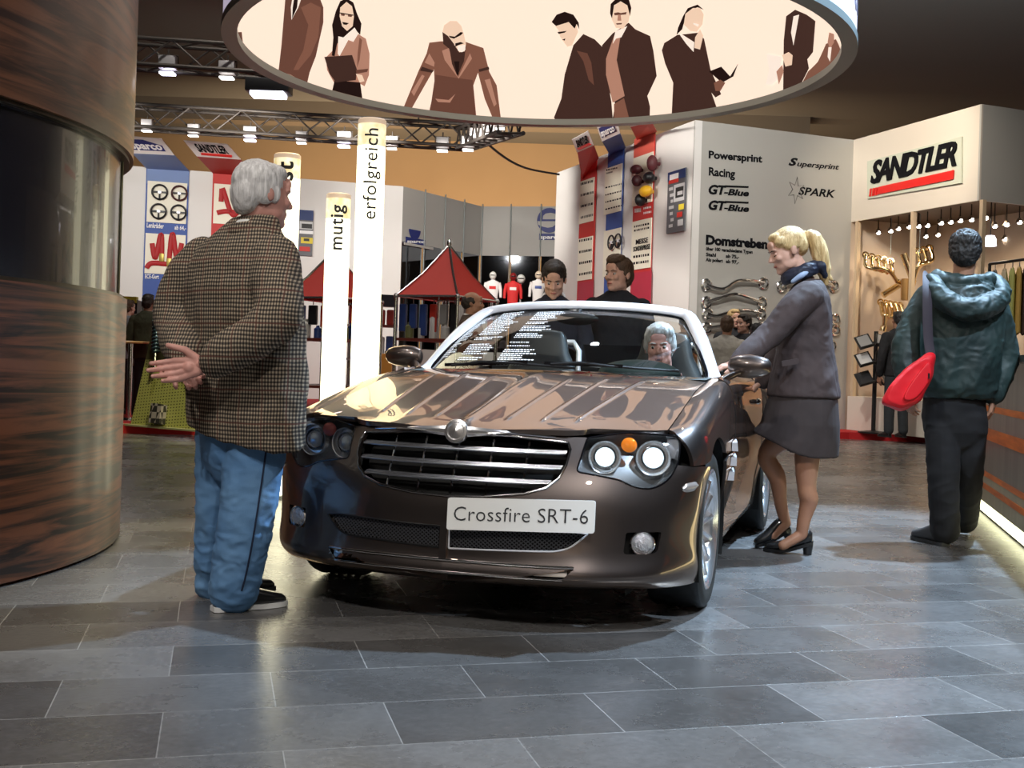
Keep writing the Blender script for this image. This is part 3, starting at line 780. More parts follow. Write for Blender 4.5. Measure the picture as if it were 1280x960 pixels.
# mirrors
for sg in BOTH:
    c = Vector((sg * .905, .955, .985)); mb = MB()
    prof = [(-.105, .02), (-.095, .042), (-.06, .058), (0, .064), (.05, .060), (.085, .046), (.10, .024)]
    rows = []
    for t, r in prof:
        rows.append([c + Vector((sg * t, -.045 + r * 1.0 * (cos(w) * .8 if cos(w) < 0 else cos(w) * .45) + .03, r * sin(w) * (.92 if t < .05 else .85))) for w in np.linspace(0, 2 * pi, 24, endpoint=False)])
    mb.grid(rows, closed=True); mb.f.append(tuple(range(len(mb.v) - 24, len(mb.v)))); mb.mi.append(0); mb.f.append(tuple(range(23, -1, -1))); mb.mi.append(0)
    mir = cb(mb, 'side_mirror', M_paint)
    mb = MB(); mb.tube([(sg * .775, .80, .905), (sg * .80, .845, .925), (sg * .835, .90, .945), (sg * .87, .93, .958)], [.03, .026, .022, .02], 12, flat=(1.2, .7)); cb(mb, 'mirror_arm', M_paint, mir)
    mb = MB(); mb.prism(rounded([(-.085, -.045), (.085, -.045), (.08, .045), (-.085, .045)], .03), frame(c + Vector((0, .018, 0)), (-1, 0, 0), (0, 0, 1)), .004); cb(mb, 'mirror_glass', M_chrome, mir)
# silver gills behind the front wheels
for sg in BOTH:
    for z in (.625, .560, .495):
        q = [PC.ev([PC.inv([(0, y, zz)], YZ)[0][0]], [PC.inv([(0, y, zz)], YZ)[0][1]])[0] for y, zz in ((.44, z - .018), (.44, z + .020), (.60, z + .026), (.60, z + .012))]
        mb = MB(); pts = [(sg * (p[0] + o), p[1], p[2]) for p, o in zip(q, (.002, .002, .002, .002))] + [(sg * (p[0] + o), p[1], p[2]) for p, o in zip(q, (.030, .026, .008, .012))]
        mb.add(pts, [(0, 1, 2, 3), (4, 5, 6, 7), (0, 1, 5, 4), (1, 2, 6, 5), (2, 3, 7, 6), (3, 0, 4, 7)]); cb(mb, 'side_gill', M_silver)
# ---- wheels
def wheel(x, y, r, w, rim, steer=0.):
    sg = 1 if x > 0 else -1
    Mw = Matrix.Translation((x, y, r)) @ Matrix.Rotation(steer, 4, 'Z') @ Matrix.Rotation(sg * pi / 2, 4, 'Y')   # local +z is outwards
    h = w / 2
    mb = MB(); mb.lathe([(rim * .98, -h * .9), (rim + .01, -h), (r - .025, -h), (r - .006, -h + .012), (r, -h + .03)] + [(r - (.006 if k % 2 else 0), -h + .03 + (w - .06) * k / 8) for k in range(1, 8)] + [(r, h - .03), (r - .006, h - .012), (r - .025, h), (rim + .012, h), (rim * .98, h * .9), (rim * .98, -h * .9)], 56, Mw)
    t = cb(mb, 'wheel', M_tyre, angle=35)
    mb = MB(); mb.lathe([(rim * .80, -h * .9), (rim * .98, -h * .85), (rim * .93, -h * .2), (rim * .93, h * .72), (rim * .985, h * .90), (rim + .006, h * .97), (rim + .002, h * .99), (rim * .95, h * .90), (rim * .90, h * .70), (rim * .88, 0)], 48, Mw)
    cb(mb, 'rim', M_alloy, t)
    for k in range(15):
        a = 2 * pi * k / 15; mb = MB(); d = Vector((cos(a), sin(a), 0)); n = Vector((-sin(a), cos(a), 0))
        rows = []
        for q, wd_, zz in ((.045, .010, h * .62), (rim * .45, .0085, h * .70), (rim * .75, .010, h * .78), (rim * .96, .014, h * .84)):
            rows.append([Mw @ (d * q + n * wd_ + Vector((0, 0, zz - .03))), Mw @ (d * q + n * wd_ + Vector((0, 0, zz - .006))), Mw @ (d * q + Vector((0, 0, zz))), Mw @ (d * q - n * wd_ + Vector((0, 0, zz - .006))), Mw @ (d * q - n * wd_ + Vector((0, 0, zz - .03)))])
        mb.grid(rows); cb(mb, 'wheel_spoke', M_alloy, t)
    mb = MB(); mb.lathe([(.062, h * .3), (.062, h * .60), (.05, h * .68), (0, h * .72)], 24, Mw); cb(mb, 'hub', M_alloy, t)
    mb = MB(); mb.lathe([(.06, -.02), (.165, -.02), (.165, .006), (.06, .006)], 40, Mw); cb(mb, 'brake_disc', mat('brake steel', (.25, .25, .26), rough=.35, metal=1.), t)
for sg in BOTH:
    wheel(sg * .7465, 0, .3185, .225, .238, R(0)); wheel(sg * .757, 2.4, .330, .255, .245)
# ---- underside, wheel wells
mb = MB()
mb.box((0, 1.3, .26), (1.22, 3.6, .16)); mb.box((0, 1.22, .30), (1.60, 1.55, .24)); mb.box((0, -.46, .30), (.96, .26, .22)); mb.box((0, -.25, .52), (.80, .4, .26))
mb.box((0, .55, .60), (1.50, .08, .55)); mb.box((0, 2.85, .42), (1.3, .4, .4)); mb.box((0, 1.93, .5), (1.5, .06, .5))
cb(mb, 'underbody', M_dark)
for sg in BOTH:
    for yc in (0, 2.4):
        mb = MB(); rows = []
        for x in (.60, .865 if yc == 0 else .87): rows.append([(sg * x, yc + .385 * cos(R(a)), .325 + .385 * sin(R(a))) for a in np.linspace(-25, 205, 24)])
        mb.grid(rows); mb.add([(sg * .60, yc - .42, .1), (sg * .60, yc + .42, .1), (sg * .60, yc + .42, .74), (sg * .60, yc - .42, .74)], [(0, 1, 2, 3)])
        cb(mb, 'wheel_well', M_dark)
# ---- cabin
mb = MB()
mb.grid([[(x, y, z) for x in np.linspace(-.74, .74, 15)] for y, z in ((.60, .915), (.80, .925), (.95, .918), (1.02, .89), (1.06, .80), (1.06, .55))])
cb(mb, 'dashboard', M_dash)
mb = MB(); mb.ell((.36, .95, .935), (.21, .14, .068)); cb(mb, 'instrument_hood', M_dash)
mb = MB(); mb.box((0, 1.42, .37), (1.44, 1.0, .06)); mb.box((0, 1.45, .48), (.2, .95, .3)); 
for sg in BOTH: mb.box((sg * .735, 1.4, .62), (.05, 1.05, .6))
mb.box((0, 1.935, .70), (1.46, .08, .56))
cb(mb, 'cabin_tub', M_black)
def loft_x(secs, mb):
    """secs: (y,z,halfwidth,halfthick, xoff, tilt)"""
    rows = []
    for y, z, hw, ht, x0, tl in secs:
        rows.append([(x0 + hw * np.sign(cos(w)) * abs(cos(w)) ** .6, y + ht * np.sign(sin(w)) * abs(sin(w)) ** .7 * cos(tl), z + ht * sin(w) * sin(tl)) for w in np.linspace(0, 2 * pi, 24, endpoint=False)])
    mb.grid(rows, closed=True); n = len(mb.v); mb.f.append(tuple(range(n - 24, n))); mb.mi.append(0)
for sg in BOTH:
    x0 = sg * .36; mb = MB()
    loft_x([(1.56, .50, .24, .08, x0, .2), (1.62, .66, .25, .075, x0, .2), (1.67, .84, .24, .065, x0, .2), (1.70, .95, .20, .055, x0, .2), (1.72, 1.03, .155, .05, x0, .2), (1.73, 1.12, .135, .045, x0, .2), (1.735, 1.155, .11, .03, x0, .2), (1.735, 1.165, .05, .015, x0, .2)], mb)
    st = cb(mb, 'car_seat', M_seat)
    mb = MB(); mb.box((x0, 1.36, .47), (.46, .5, .14), bev=.04); cb(mb, 'seat_cushion', M_seat, st)
    mb = MB(); mb.tube([(x0 - .17, 1.90, .93), (x0 - .165, 1.92, 1.05), (x0 - .13, 1.93, 1.10), (x0 + .13, 1.93, 1.10), (x0 + .165, 1.92, 1.05), (x0 + .17, 1.90, .93)], .017, 10); cb(mb, 'roll_hoop', M_silver)
    mb = MB(); mb.grid([[(x0 + sx * (.24 - .07 * t), 1.98 + .75 * t, .955 + hh * (1 - t) * (1 - abs(sx) ** 2.5) + .01) for sx in np.linspace(-1, 1, 13)] for t, hh in ((0, .11), (.3, .105), (.7, .07), (1, .0))]); cb(mb, 'deck_fairing', M_paint)
mb = MB(); mb.tube([(-.66, 1.90, .965), (-.3, 1.905, .975), (0, 1.905, .955), (.3, 1.905, .975), (.66, 1.90, .965)], .012, 8); cb(mb, 'deck_trim', M_silver)
mb = MB(); mb.add([(-.18, 1.93, .95), (.18, 1.93, .95), (.18, 1.94, 1.09), (-.18, 1.94, 1.09)], [(0, 1, 2, 3)]); cb(mb, 'wind_deflector', M_gloss)
Ms = Matrix.Translation((.36, 1.20, .80)) @ Matrix.Rotation(R(66), 4, 'X')
mb = MB(); mb.tube([Ms @ Vector((.18 * cos(a), .18 * sin(a), 0)) for a in np.linspace(0, 2 * pi, 36, endpoint=False)], .016, 10, closed=True); sw = cb(mb, 'steering_wheel', M_seat)
mb = MB(); mb.lathe([(.065, -.02), (.065, .02), (.04, .035), (0, .038)], 20, Ms); 
for a in (0, 180, 270): mb.bar(Ms @ Vector((.05 * cos(R(a)), .05 * sin(R(a)), 0)), Ms @ Vector((.175 * cos(R(a)), .175 * sin(R(a)), 0)), .03, .012)
mb.cyl(Ms @ Vector((0, 0, -.02)), Ms @ Vector((0, 0, -.2)), .035); cb(mb, 'steering_hub', M_black, sw)
mb = MB(); mb.ell((0, 1.08, 1.205), (.115, .02, .033)); rv = cb(mb, 'rear_view_mirror', M_black)
mb = MB(); mb.cyl((0, 1.09, 1.22), (0, 1.15, 1.26), .008, 8); cb(mb, 'mirror_stem', M_black, rv)
# ================================================================ show stage: drum, hanging ring, light pillars, counter
def veneer(name, dark, light, vs, rot):
    m = bpy.data.materials.new(name); m.use_nodes = True; nt = m.node_tree; b = nt.nodes['Principled BSDF']; N = nt.nodes.new; L = nt.links.new
    tc = N('ShaderNodeTexCoord'); mp = N('ShaderNodeMapping'); mp.inputs['Scale'].default_value = vs; mp.inputs['Rotation'].default_value = rot; L(tc.outputs['UV'], mp.inputs[0])
    n0 = N('ShaderNodeTexNoise'); n0.inputs['Scale'].default_value = 1.0; n0.inputs['Detail'].default_value = 7; n0.inputs['Roughness'].default_value = .62; n0.inputs['Distortion'].default_value = 1.1; L(mp.outputs[0], n0.inputs[0])
    r = N('ShaderNodeValToRGB'); e = r.color_ramp.elements; e[0].position = .42; e[0].color = (*dark, 1); e[1].position = .60; e[1].color = (*light, 1)
    x = e.new(.5); x.color = tuple((a * .55 + c * .45) for a, c in zip(dark, light)) + (1,)
    L(n0.outputs[0], r.inputs[0]); L(r.outputs[0], b.inputs['Base Color'])
    b.inputs['Roughness'].default_value = .45; b.inputs['Coat Weight'].default_value = .22; b.inputs['Coat Roughness'].default_value = .18
    return m
M_ven = veneer('rosewood veneer', (.014, .006, .005), (.190, .062, .026), (1.0, 15.0, 1), (0, 0, .05))
M_ven2 = veneer('rosewood veneer upper', (.030, .011, .007), (.170, .066, .032), (.9, 12.0, 1), (0, 0, -.25))
DC, DR = Vector((-4.13, 5.198, 0)), 2.218
def drum_shell(mb, r, z0, z1, a0=-180, a1=180, n=160, thick=.05):
    A = [R(a0 + (a1 - a0) * k / n) for k in range(n + 1)]
    rows = [[(DC.x + rr * cos(a), DC.y + rr * sin(a), z) for a in A] for rr, z in ((r - thick, z0), (r, z0), (r, z1), (r - thick, z1))]
    mb.grid(rows)
def uv_cyl(o):
    me = o.data; uv = me.uv_layers.new(name='UVMap')
    for l in me.loops:
        c = me.vertices[l.vertex_index].co; uv.data[l.index].uv = (math.atan2(c.y - DC.y, c.x - DC.x) * DR, c.z)
drum = empty('display_drum', (DC.x, DC.y, 0), 0, 'large round rosewood veneered drum with a dark glazed band, at the left edge', 'display drum')
mb = MB(); drum_shell(mb, DR, 0.015, 1.232); o = mb.build('lower_veneer', M_ven, drum); uv_cyl(o)
mb = MB(); drum_shell(mb, DR + .01, 1.955, 4.6); o = mb.build('upper_veneer', M_ven2, drum); uv_cyl(o)
mb = MB(); drum_shell(mb, DR - .045, 1.2, 2.0); o = mb.build('dark_band', mat('dark tinted band', (.014, .014, .022), rough=.22, coat=.3), drum)
mb = MB(); drum_shell(mb, DR - .02, 1.228, 1.250, thick=.06); drum_shell(mb, DR - .01, 1.938, 1.957, thick=.06); mb.build('band_trim', mat('dark bronze trim', (.06, .045, .03), rough=.35, metal=.7), drum)
mb = MB(); a = R(16); mb.cyl((DC.x + (DR - .04) * cos(a), DC.y + (DR - .04) * sin(a), 1.24), (DC.x + (DR - .04) * cos(a), DC.y + (DR - .04) * sin(a), 1.95), .006, 8); mb.build('band_seam', mat('olive metal seam', (.35, .33, .2), rough=.3, metal=.8), drum)
# ---- hanging ring
RC, RR, RZ = Vector((.12, 8.5, 0)), 2.26, 3.24; RH = 1.95
ringo = empty('banner_ring', (RC.x, RC.y, RZ), 0, 'huge round backlit banner ring with sepia business people, hanging above the car', 'hanging banner')
def emis(name, col, s, base=None):
    return mat(name, base or col, rough=.9, emit=(col, s), spec=.1)
GLOW = .74
M_ban = emis('cream backlit fabric', srgb(255, 231, 210), GLOW, (.4, .36, .32))
M_out = emis('lilac white fabric', srgb(226, 212, 236), .42, (.5, .5, .52))
M_steel = mat('grey aluminium', (.33, .36, .35), rough=.4, metal=.7)
def cyl_rows(r, zs, n=128): return [[(RC.x + r * cos(2 * pi * k / n), RC.y + r * sin(2 * pi * k / n), z) for k in range(n)] for z in zs]
mb = MB(); mb.grid(cyl_rows(RR - .045, (RZ + .02, RZ + RH * .5, RZ + RH)), closed=True); ban = mb.build('banner', M_ban, ringo, angle=180)
mb = MB(); mb.grid(cyl_rows(RR + .045, (RZ + .02, RZ + RH)), closed=True); mb.build('outer_cover', M_out, ringo, angle=180)
mb = MB()
mb.grid(cyl_rows(RR - .055, (RZ, RZ + .055)) + cyl_rows(RR + .055, (RZ + .055, RZ)) + cyl_rows(RR - .055, (RZ,)), closed=True)
mb.grid(cyl_rows(RR - .055, (RZ + RH - .05, RZ + RH)) + cyl_rows(RR + .055, (RZ + RH, RZ + RH - .05)) + cyl_rows(RR - .055, (RZ + RH - .05,)), closed=True)
mb.build('ring_frame', M_steel, ringo)
for a in (30, 150, 270):
    mb = MB(); mb.cyl((RC.x + RR * cos(R(a)), RC.y + RR * sin(R(a)), RZ + RH), (RC.x + RR * cos(R(a)) * .97, RC.y + RR * sin(R(a)), 8.0), .006, 6); mb.build('suspension_wire', M_steel, ringo)
def tone(name, c): return emis(name, c, GLOW * .9, tuple(x * .5 for x in c))
T_dk = tone('print dark brown', srgb(66, 44, 38)); T_md = tone('print brown', srgb(128, 86, 70)); T_lt = tone('print tan', srgb(178, 130, 110))
T_sk = tone('print skin', srgb(240, 208, 182)); T_wh = tone('print white', srgb(252, 236, 222)); T_bk = tone('print black', srgb(34, 20, 18)); T_md2 = tone('print warm brown', srgb(104, 68, 56))
def ring_hit(px, py, off):
    d = ray(px, py); o = Vector((0, 0, EYE)); rr = RR - .045 - off
    ax, ay = o.x - RC.x, o.y - RC.y
    A = d.x ** 2 + d.y ** 2; B = 2 * (ax * d.x + ay * d.y); C = ax * ax + ay * ay - rr * rr
    t = (-B + math.sqrt(max(0, B * B - 4 * A * C))) / (2 * A); p = o + d * t
    return math.atan2(p.y - RC.y, p.x - RC.x), p.z
def printed(parent, name, m, poly, off):
    """flat print lying on the inside of the ring"""
    q = [ring_hit(x, y, off) for x, y in poly]
    P = np.array([(a * RR, z) for a, z in q]); 
    P[:, 1] = np.maximum(P[:, 1], RZ + .056)
    V, T, L = cdt(dens(P, .09), [], .11); mb = MB(); rr = RR - .045 - off
    mb.add([(RC.x + rr * cos(x / RR), RC.y + rr * sin(x / RR), z) for x, z in V], T)
    return mb.build(name, m, parent, smooth=False)
def figure(base, layers):
    root = printed(ban, 'printed_figure', base[0], base[1], .004)
    for i, (nm, m, poly) in enumerate(layers): printed(root, nm, m, poly, .006 + .0016 * i)
    return root
def Z(x0, y0, k): return lambda *p: [(x0 + a / k, y0 + b / k) for a, b in p]
q = Z(280, 0, 6.4)
figure((T_md2, q((495, 0), (465, 360), (440, 640), (670, 730), (690, 580), (740, 450), (800, 180), (800, 60), (770, -20), (700, -60), (640, -130), (540, -130), (500, -60))),
       [('print_shade', T_md, q((620, 60), (700, 20), (780, 60), (760, 300), (700, 440), (600, 560), (560, 560), (640, 400), (680, 200))),
        ('print_shirt', T_wh, q((560, -60), (640, -60), (600, 60), (545, 160), (540, 60))), ('print_tie', T_bk, q((570, -40), (600, -40), (590, 60), (550, 150), (555, 60))),
        ('print_face', T_sk, q((540, -130), (560, -60), (610, -40), (650, -70), (665, -160), (650, -230), (590, -260), (545, -220))), ('print_hair', T_bk, q((535, -170), (545, -230), (590, -275), (650, -245), (668, -180), (640, -225), (580, -235))),
        ('print_hand', T_sk, q((500, 620), (540, 600), (575, 670), (560, 690), (520, 665)))])
figure((T_lt, q((905, 280), (1075, 270), (1140, 310), (1170, 430), (1165, 600), (1130, 690), (1095, 670), (1110, 840), (870, 785), (890, 670), (830, 560), (820, 460), (900, 380))),
       [('print_hair', T_bk, q((935, 10), (985, -15), (1040, 20), (1070, 110), (1105, 190), (1095, 280), (1050, 230), (960, 300), (910, 350), (890, 450), (868, 445), (880, 300), (870, 200), (900, 90))),
        ('print_face', T_sk, q((935, 60), (985, 15), (1030, 50), (1045, 130), (1035, 210), (990, 248), (950, 210), (930, 130))),
        ('print_shirt', T_wh, q((920, 290), (960, 300), (1050, 220), (1080, 270), (1040, 335), (1000, 320), (930, 450), (915, 430))),
        ('print_skirt', T_bk, q((890, 640), (1095, 660), (1110, 835), (870, 785))), ('print_folder', T_dk, q((808, 455), (1030, 440), (1070, 560), (1060, 640), (900, 660), (850, 590))),
        ('print_glasses', T_bk, q((925, 98), (1040, 118), (1040, 126), (925, 106))), ('print_eye', T_md2, q((940, 110), (972, 114), (968, 128), (942, 124))), ('print_eye', T_md2, q((996, 118), (1030, 124), (1026, 136), (998, 132))), ('print_fold', T_md, q((1090, 300), (1110, 320), (1090, 480), (1070, 540), (1075, 420))), ('print_fold', T_md2, q((1060, 560), (1160, 550), (1150, 575), (1065, 590))), ('print_hand', T_sk, q((1060, 590), (1110, 600), (1130, 650), (1090, 660))), ('print_mouth', T_bk, q((950, 175), (1005, 185), (985, 200), (960, 195)))])
q = Z(490, 0, 6)
figure((T_md, q((370, 310), (285, 320), (265, 400), (205, 530), (95, 800), (155, 845), (320, 520), (325, 650), (285, 860), (635, 900), (615, 640), (650, 545), (700, 740), (755, 895), (820, 885), (790, 640), (735, 540), (690, 360), (560, 315))),
       [('print_shade', T_md2, q((330, 560), (610, 600), (630, 895), (290, 855))), ('print_lapel', T_lt, q((380, 380), (430, 360), (500, 580), (590, 400), (605, 440), (505, 590), (400, 450))),
        ('print_shirt', T_dk, q((430, 330), (560, 340), (545, 460), (495, 570), (455, 480))), ('print_tie', T_bk, q((470, 460), (510, 460), (505, 560), (490, 560))),
        ('print_face', T_sk, q((383, 240), (395, 190), (440, 158), (490, 158), (525, 195), (545, 260), (560, 330), (550, 385), (510, 392), (475, 340), (420, 290), (392, 280))),
        ('print_shadow', T_dk, q((383, 240), (425, 270), (470, 330), (480, 380), (440, 370), (390, 330))), ('print_fold', T_lt, q((285, 400), (325, 470), (320, 500), (250, 470))), ('print_fold', T_dk, q((230, 500), (320, 530), (305, 545), (215, 530))), ('print_fold', T_lt, q((150, 690), (230, 560), (250, 570), (170, 720))), ('print_fold', T_dk, q((655, 520), (730, 500), (735, 520), (660, 540))), ('print_fold', T_lt, q((700, 600), (740, 590), (790, 780), (770, 800))), ('print_fold', T_lt, q((330, 740), (430, 750), (480, 705), (440, 770), (350, 765))), ('print_beard', T_wh, q((495, 345), (555, 335), (555, 375), (530, 392), (500, 380))), ('print_brows', T_bk, q((430, 268), (475, 275), (520, 240), (540, 245), (520, 265), (470, 290), (440, 282))), ('print_moustache', T_bk, q((480, 325), (520, 315), (545, 325), (500, 340), (480, 350))),
        ('print_hand', T_wh, q((95, 805), (130, 825), (125, 845), (35, 828), (60, 815))), ('print_hand', T_wh, q((760, 893), (820, 885), (865, 905), (760, 905)))])
q = Z(680, 0, 6)
figure((T_dk, q((300, 255), (225, 340), (160, 560), (135, 740), (80, 880), (85, 918), (520, 910), (510, 760), (480, 600), (465, 460), (440, 350), (385, 295))),
       [('print_shade', T_md2, q((250, 380), (330, 400), (360, 470), (380, 640), (340, 600), (300, 460))), ('print_face', T_sk, q((90, 195), (190, 165), (250, 190), (260, 240), (215, 340), (180, 350), (150, 310), (125, 275), (115, 230))),
        ('print_hair', T_bk, q((62, 165), (100, 110), (160, 88), (225, 110), (265, 170), (270, 220), (250, 180), (235, 215), (190, 165), (95, 195))), ('print_brows', T_bk, q((105, 240), (175, 232), (160, 245), (115, 255))), ('print_mouth', T_bk, q((140, 298), (165, 288), (160, 305))), ('print_cuff', T_wh, q((180, 895), (200, 895), (200, 920), (182, 920)))])
figure((T_dk, q((640, 170), (690, 220), (800, 270), (825, 380), (850, 570), (780, 720), (800, 800), (797, 905), (520, 910), (540, 780), (450, 600), (440, 340), (520, 250))),
       [('print_shirt', T_lt, q((530, 270), (580, 260), (550, 450), (610, 720), (520, 770), (470, 560), (470, 440))), ('print_trousers', T_md, q((530, 780), (605, 735), (640, 905), (530, 905))), ('print_collar', T_wh, q((540, 235), (630, 195), (585, 280), (545, 290), (520, 330))),
        ('print_face', T_sk, q((515, 60), (560, 15), (620, 15), (655, 60), (640, 160), (600, 215), (545, 210), (515, 150))), ('print_hair', T_bk, q((500, 100), (505, 30), (550, -15), (640, -10), (660, 60), (650, 120), (630, 40), (580, 10), (530, 40), (515, 140))), ('print_eyes', T_md2, q((530, 98), (560, 92), (580, 98), (625, 90), (620, 108), (580, 112), (535, 115))), ('print_nose', T_lt, q((560, 110), (580, 110), (585, 155), (555, 155))), ('print_mouth', T_md2, q((545, 175), (590, 172), (585, 183), (550, 185)))])
q = Z(820, 0, 4.923)
figure((T_dk, q((135, 215), (55, 265), (40, 310), (60, 390), (110, 510), (100, 725), (375, 690), (345, 570), (370, 600), (405, 580), (340, 430), (300, 240), (270, 200))),
       [('print_hair', T_bk, q((130, 215), (140, 170), (170, 100), (200, 50), (260, 28), (298, 60), (260, 45), (220, 60), (185, 110), (165, 180))), ('print_face', T_sk, q((185, 85), (230, 50), (275, 48), (298, 90), (290, 150), (255, 195), (215, 190), (175, 150))), ('print_collar', T_wh, q((140, 200), (170, 215), (240, 260), (235, 320), (190, 270))), ('print_hand', T_sk, q((245, 230), (275, 180), (295, 220), (275, 305), (240, 295))),
        ('print_book', T_bk, q((330, 440), (405, 410), (460, 470), (510, 390), (480, 470), (410, 510))), ('print_hand', T_md, q((360, 510), (400, 490), (430, 510), (400, 560), (370, 560))), ('print_mouth', T_wh, q((232, 140), (268, 150), (262, 165), (235, 150)))])
figure((T_dk, q((860, 60), (805, 100), (790, 250), (785, 600), (900, 555), (945, 420), (935, 365), (970, 320), (985, 130), (930, 90))),
       [('print_tie', T_wh, q((850, 100), (885, 90), (850, 280), (835, 200))), ('print_paper', T_wh, q((685, 330), (780, 350), (760, 480), (720, 520), (680, 520), (700, 430))), ('print_hand', T_sk, q((780, 340), (820, 320), (845, 340), (840, 400), (800, 410))), ('print_hand', T_lt, q((745, 440), (780, 400), (790, 440), (760, 520)))])
figure((T_md, q((1050, 270), (1000, 380), (940, 440), (905, 545), (1040, 480), (1135, 380), (1140, 310), (1110, 240))),
       [('print_face', T_lt, q((1070, 200), (1100, 210), (1100, 260), (1075, 300), (1060, 260))), ('print_tie', T_wh, q((1065, 290), (1085, 290), (1075, 380), (1060, 350)))])
figure((T_md2, [(297, 55), (303, 40), (304, 70), (299, 66)]), [])
# lettering on the outside
def cyl_text(parent, name, txt, size, c, r, a0, z0, m, vertical=False, bold=0., space=1., sx=1.):
    mb0 = text_mb(txt, size, .002, bold, 0, space=space, sx=sx); v = []
    bm = bmesh.new(); bv = [bm.verts.new(p) for p in mb0.v]
    for f in mb0.f:
        try: bm.faces.new([bv[i] for i in f])
        except ValueError: pass
    ax = 1 if vertical else 0; cs = [p[ax] for p in mb0.v]; step = r * .10; k = min(cs) + step
    while k < max(cs):
        bmesh.ops.bisect_plane(bm, geom=bm.verts[:] + bm.edges[:] + bm.faces[:], plane_co=[k if i == ax else 0 for i in range(3)], plane_no=[1 if i == ax else 0 for i in range(3)]); k += step
    bm.verts.index_update(); mb0.v = [tuple(q.co) for q in bm.verts]; mb0.f = [tuple(q.index for q in f.verts) for f in bm.faces]; mb0.mi = [0] * len(mb0.f); bm.free()
    for x, y, z in mb0.v:
        if vertical: a, h = a0 - y / r, z0 + x
        else: a, h = a0 + x / r, z0 + y
        v.append((c[0] + (r + z) * cos(a), c[1] + (r + z) * sin(a), h))
    mb0.v = v; return mb0.build(name, m, parent, smooth=False)
M_lil = mat('grey lilac ink', (.16, .14, .19), rough=.8)
tw = max(v[0] for v in text_mb('mutig gut a', .62).v)
cyl_text(ringo, 'lettering', 'mutig gut a', .62, RC, RR + .047, R(-17) - tw / RR, RZ + .19, M_lil)
# ---- light pillars
M_glow = mat('lit white pillar', (.9, .9, .86), rough=.5, emit=((1, .93, .62), 2.3))
def cap_mat():
    m = mat('marbled lit cap', (.6, .52, .35), rough=.4, emit=(srgb(255, 236, 190), .9))
    nt = m.node_tree; b = nt.nodes['Principled BSDF']; n = nt.nodes.new('ShaderNodeTexNoise'); n.inputs['Scale'].default_value = 14; r = nt.nodes.new('ShaderNodeValToRGB')
    tc = nt.nodes.new('ShaderNodeTexCoord'); nt.links.new(tc.outputs['Object'], n.inputs[0])
    r.color_ramp.elements[0].position = .35; r.color_ramp.elements[0].color = (*srgb(214, 190, 130), 1); r.color_ramp.elements[1].position = .65; r.color_ramp.elements[1].color = (*srgb(255, 246, 214), 1)
    nt.links.new(n.outputs[0], r.inputs[0]); nt.links.new(r.outputs[0], b.inputs['Emission Color']); return m
M_cap = cap_mat(); M_capend = mat('pillar end', (.45, .36, .28), rough=.4, emit=(srgb(225, 195, 165), .5))
M_txt = mat('pillar ink', (.02, .022, .03), rough=.7)
def pillar(label, c, r, h, txt, size, z0, aoff, bold):
    p = empty('light_pillar', (c[0], c[1], 0), 0, label, 'light pillar')
    mb = MB(); M = Matrix.Translation((c[0], c[1], 0)); mb.lathe([(r, .02), (r, h - .17)], 40, M); mb.build('tube', M_glow, p)
    mb = MB(); mb.lathe([(r, h - .17), (r, h - .035)], 40, M); mb.build('marbled_band', M_cap, p)
    mb = MB(); mb.lathe([(r, h - .035), (r, h - .008), (r - .01, h), (0, h)], 40, M); mb.build('cap', M_capend, p)
    mb = MB(); mb.lathe([(r + .02, 0), (r + .02, .02), (r, .025)], 40, M); mb.build('foot', M_steel, p)
    view = math.atan2(-c[1], -c[0])
    cyl_text(p, 'lettering', txt, size, c, r + .0015, view + aoff, z0, M_txt, True, bold, 1.08)
pillar('tall white light pillar lettered erfolgreich, behind the car hood', (-.902, 6.9), .086, 2.43, 'erfolgreich', .118, 1.805, .42, .0005)
pillar('short white light pillar lettered mutig, tops out lowest of the three', (-1.188, 7.5), .081, 2.055, 'mutig', .125, 1.67, .38, .002)
pillar('white light pillar behind the grey-haired man in the checked jacket', (-1.575, 7.68), .090, 2.34, 'st', .17, 2.145, .42, .004)
# ---- counter on the right
CA, CB = Vector((3.497, 8.492, 0)), Vector((2.916, 6.351, 0))
cdn = (CB - CA).normalized(); cnr = Vector((-cdn.y, cdn.x, 0)) * (1 if cdn.x > 0 else 1)
if cnr.x < 0: cnr = -cnr
c0, c1 = CA - cdn * 1.1, CB + cdn * 3.2
def concrete(name, a, b): return mat(name, a, rough=.35, coat=.25, coat_rough=.15, var=(1.6, b, .3, .7), bump=(40, .1, .002), stretch=(6, 6, .6))
M_cgrey = concrete('grey laminate', (.085, .085, .072), (.17, .165, .14)); M_ccream = concrete('cream laminate', (.26, .25, .17), (.36, .34, .22))
M_corg = mat('orange wood strip', (.80, .19, .012), rough=.45, coat=.08, var=(3., (.45, .085, .006), .3, .7), stretch=(1, 1, 9))
counter = empty('info_counter', tuple(c0), 0, 'grey reception counter with orange wood stripes and a lit foot, at the right edge', 'counter')
def cslab(name, z0, z1, m, out=0., depth=.06):
    mb = MB(); p = [c0 - cnr * out, c1 - cnr * out, c1 + cnr * depth, c0 + cnr * depth]
    mb.add([(v.x, v.y, z) for z in (z0, z1) for v in p], [(0, 1, 2, 3), (7, 6, 5, 4), (0, 4, 5, 1), (1, 5, 6, 2), (2, 6, 7, 3), (3, 7, 4, 0)]); return mb.build(name, m, counter, smooth=False)
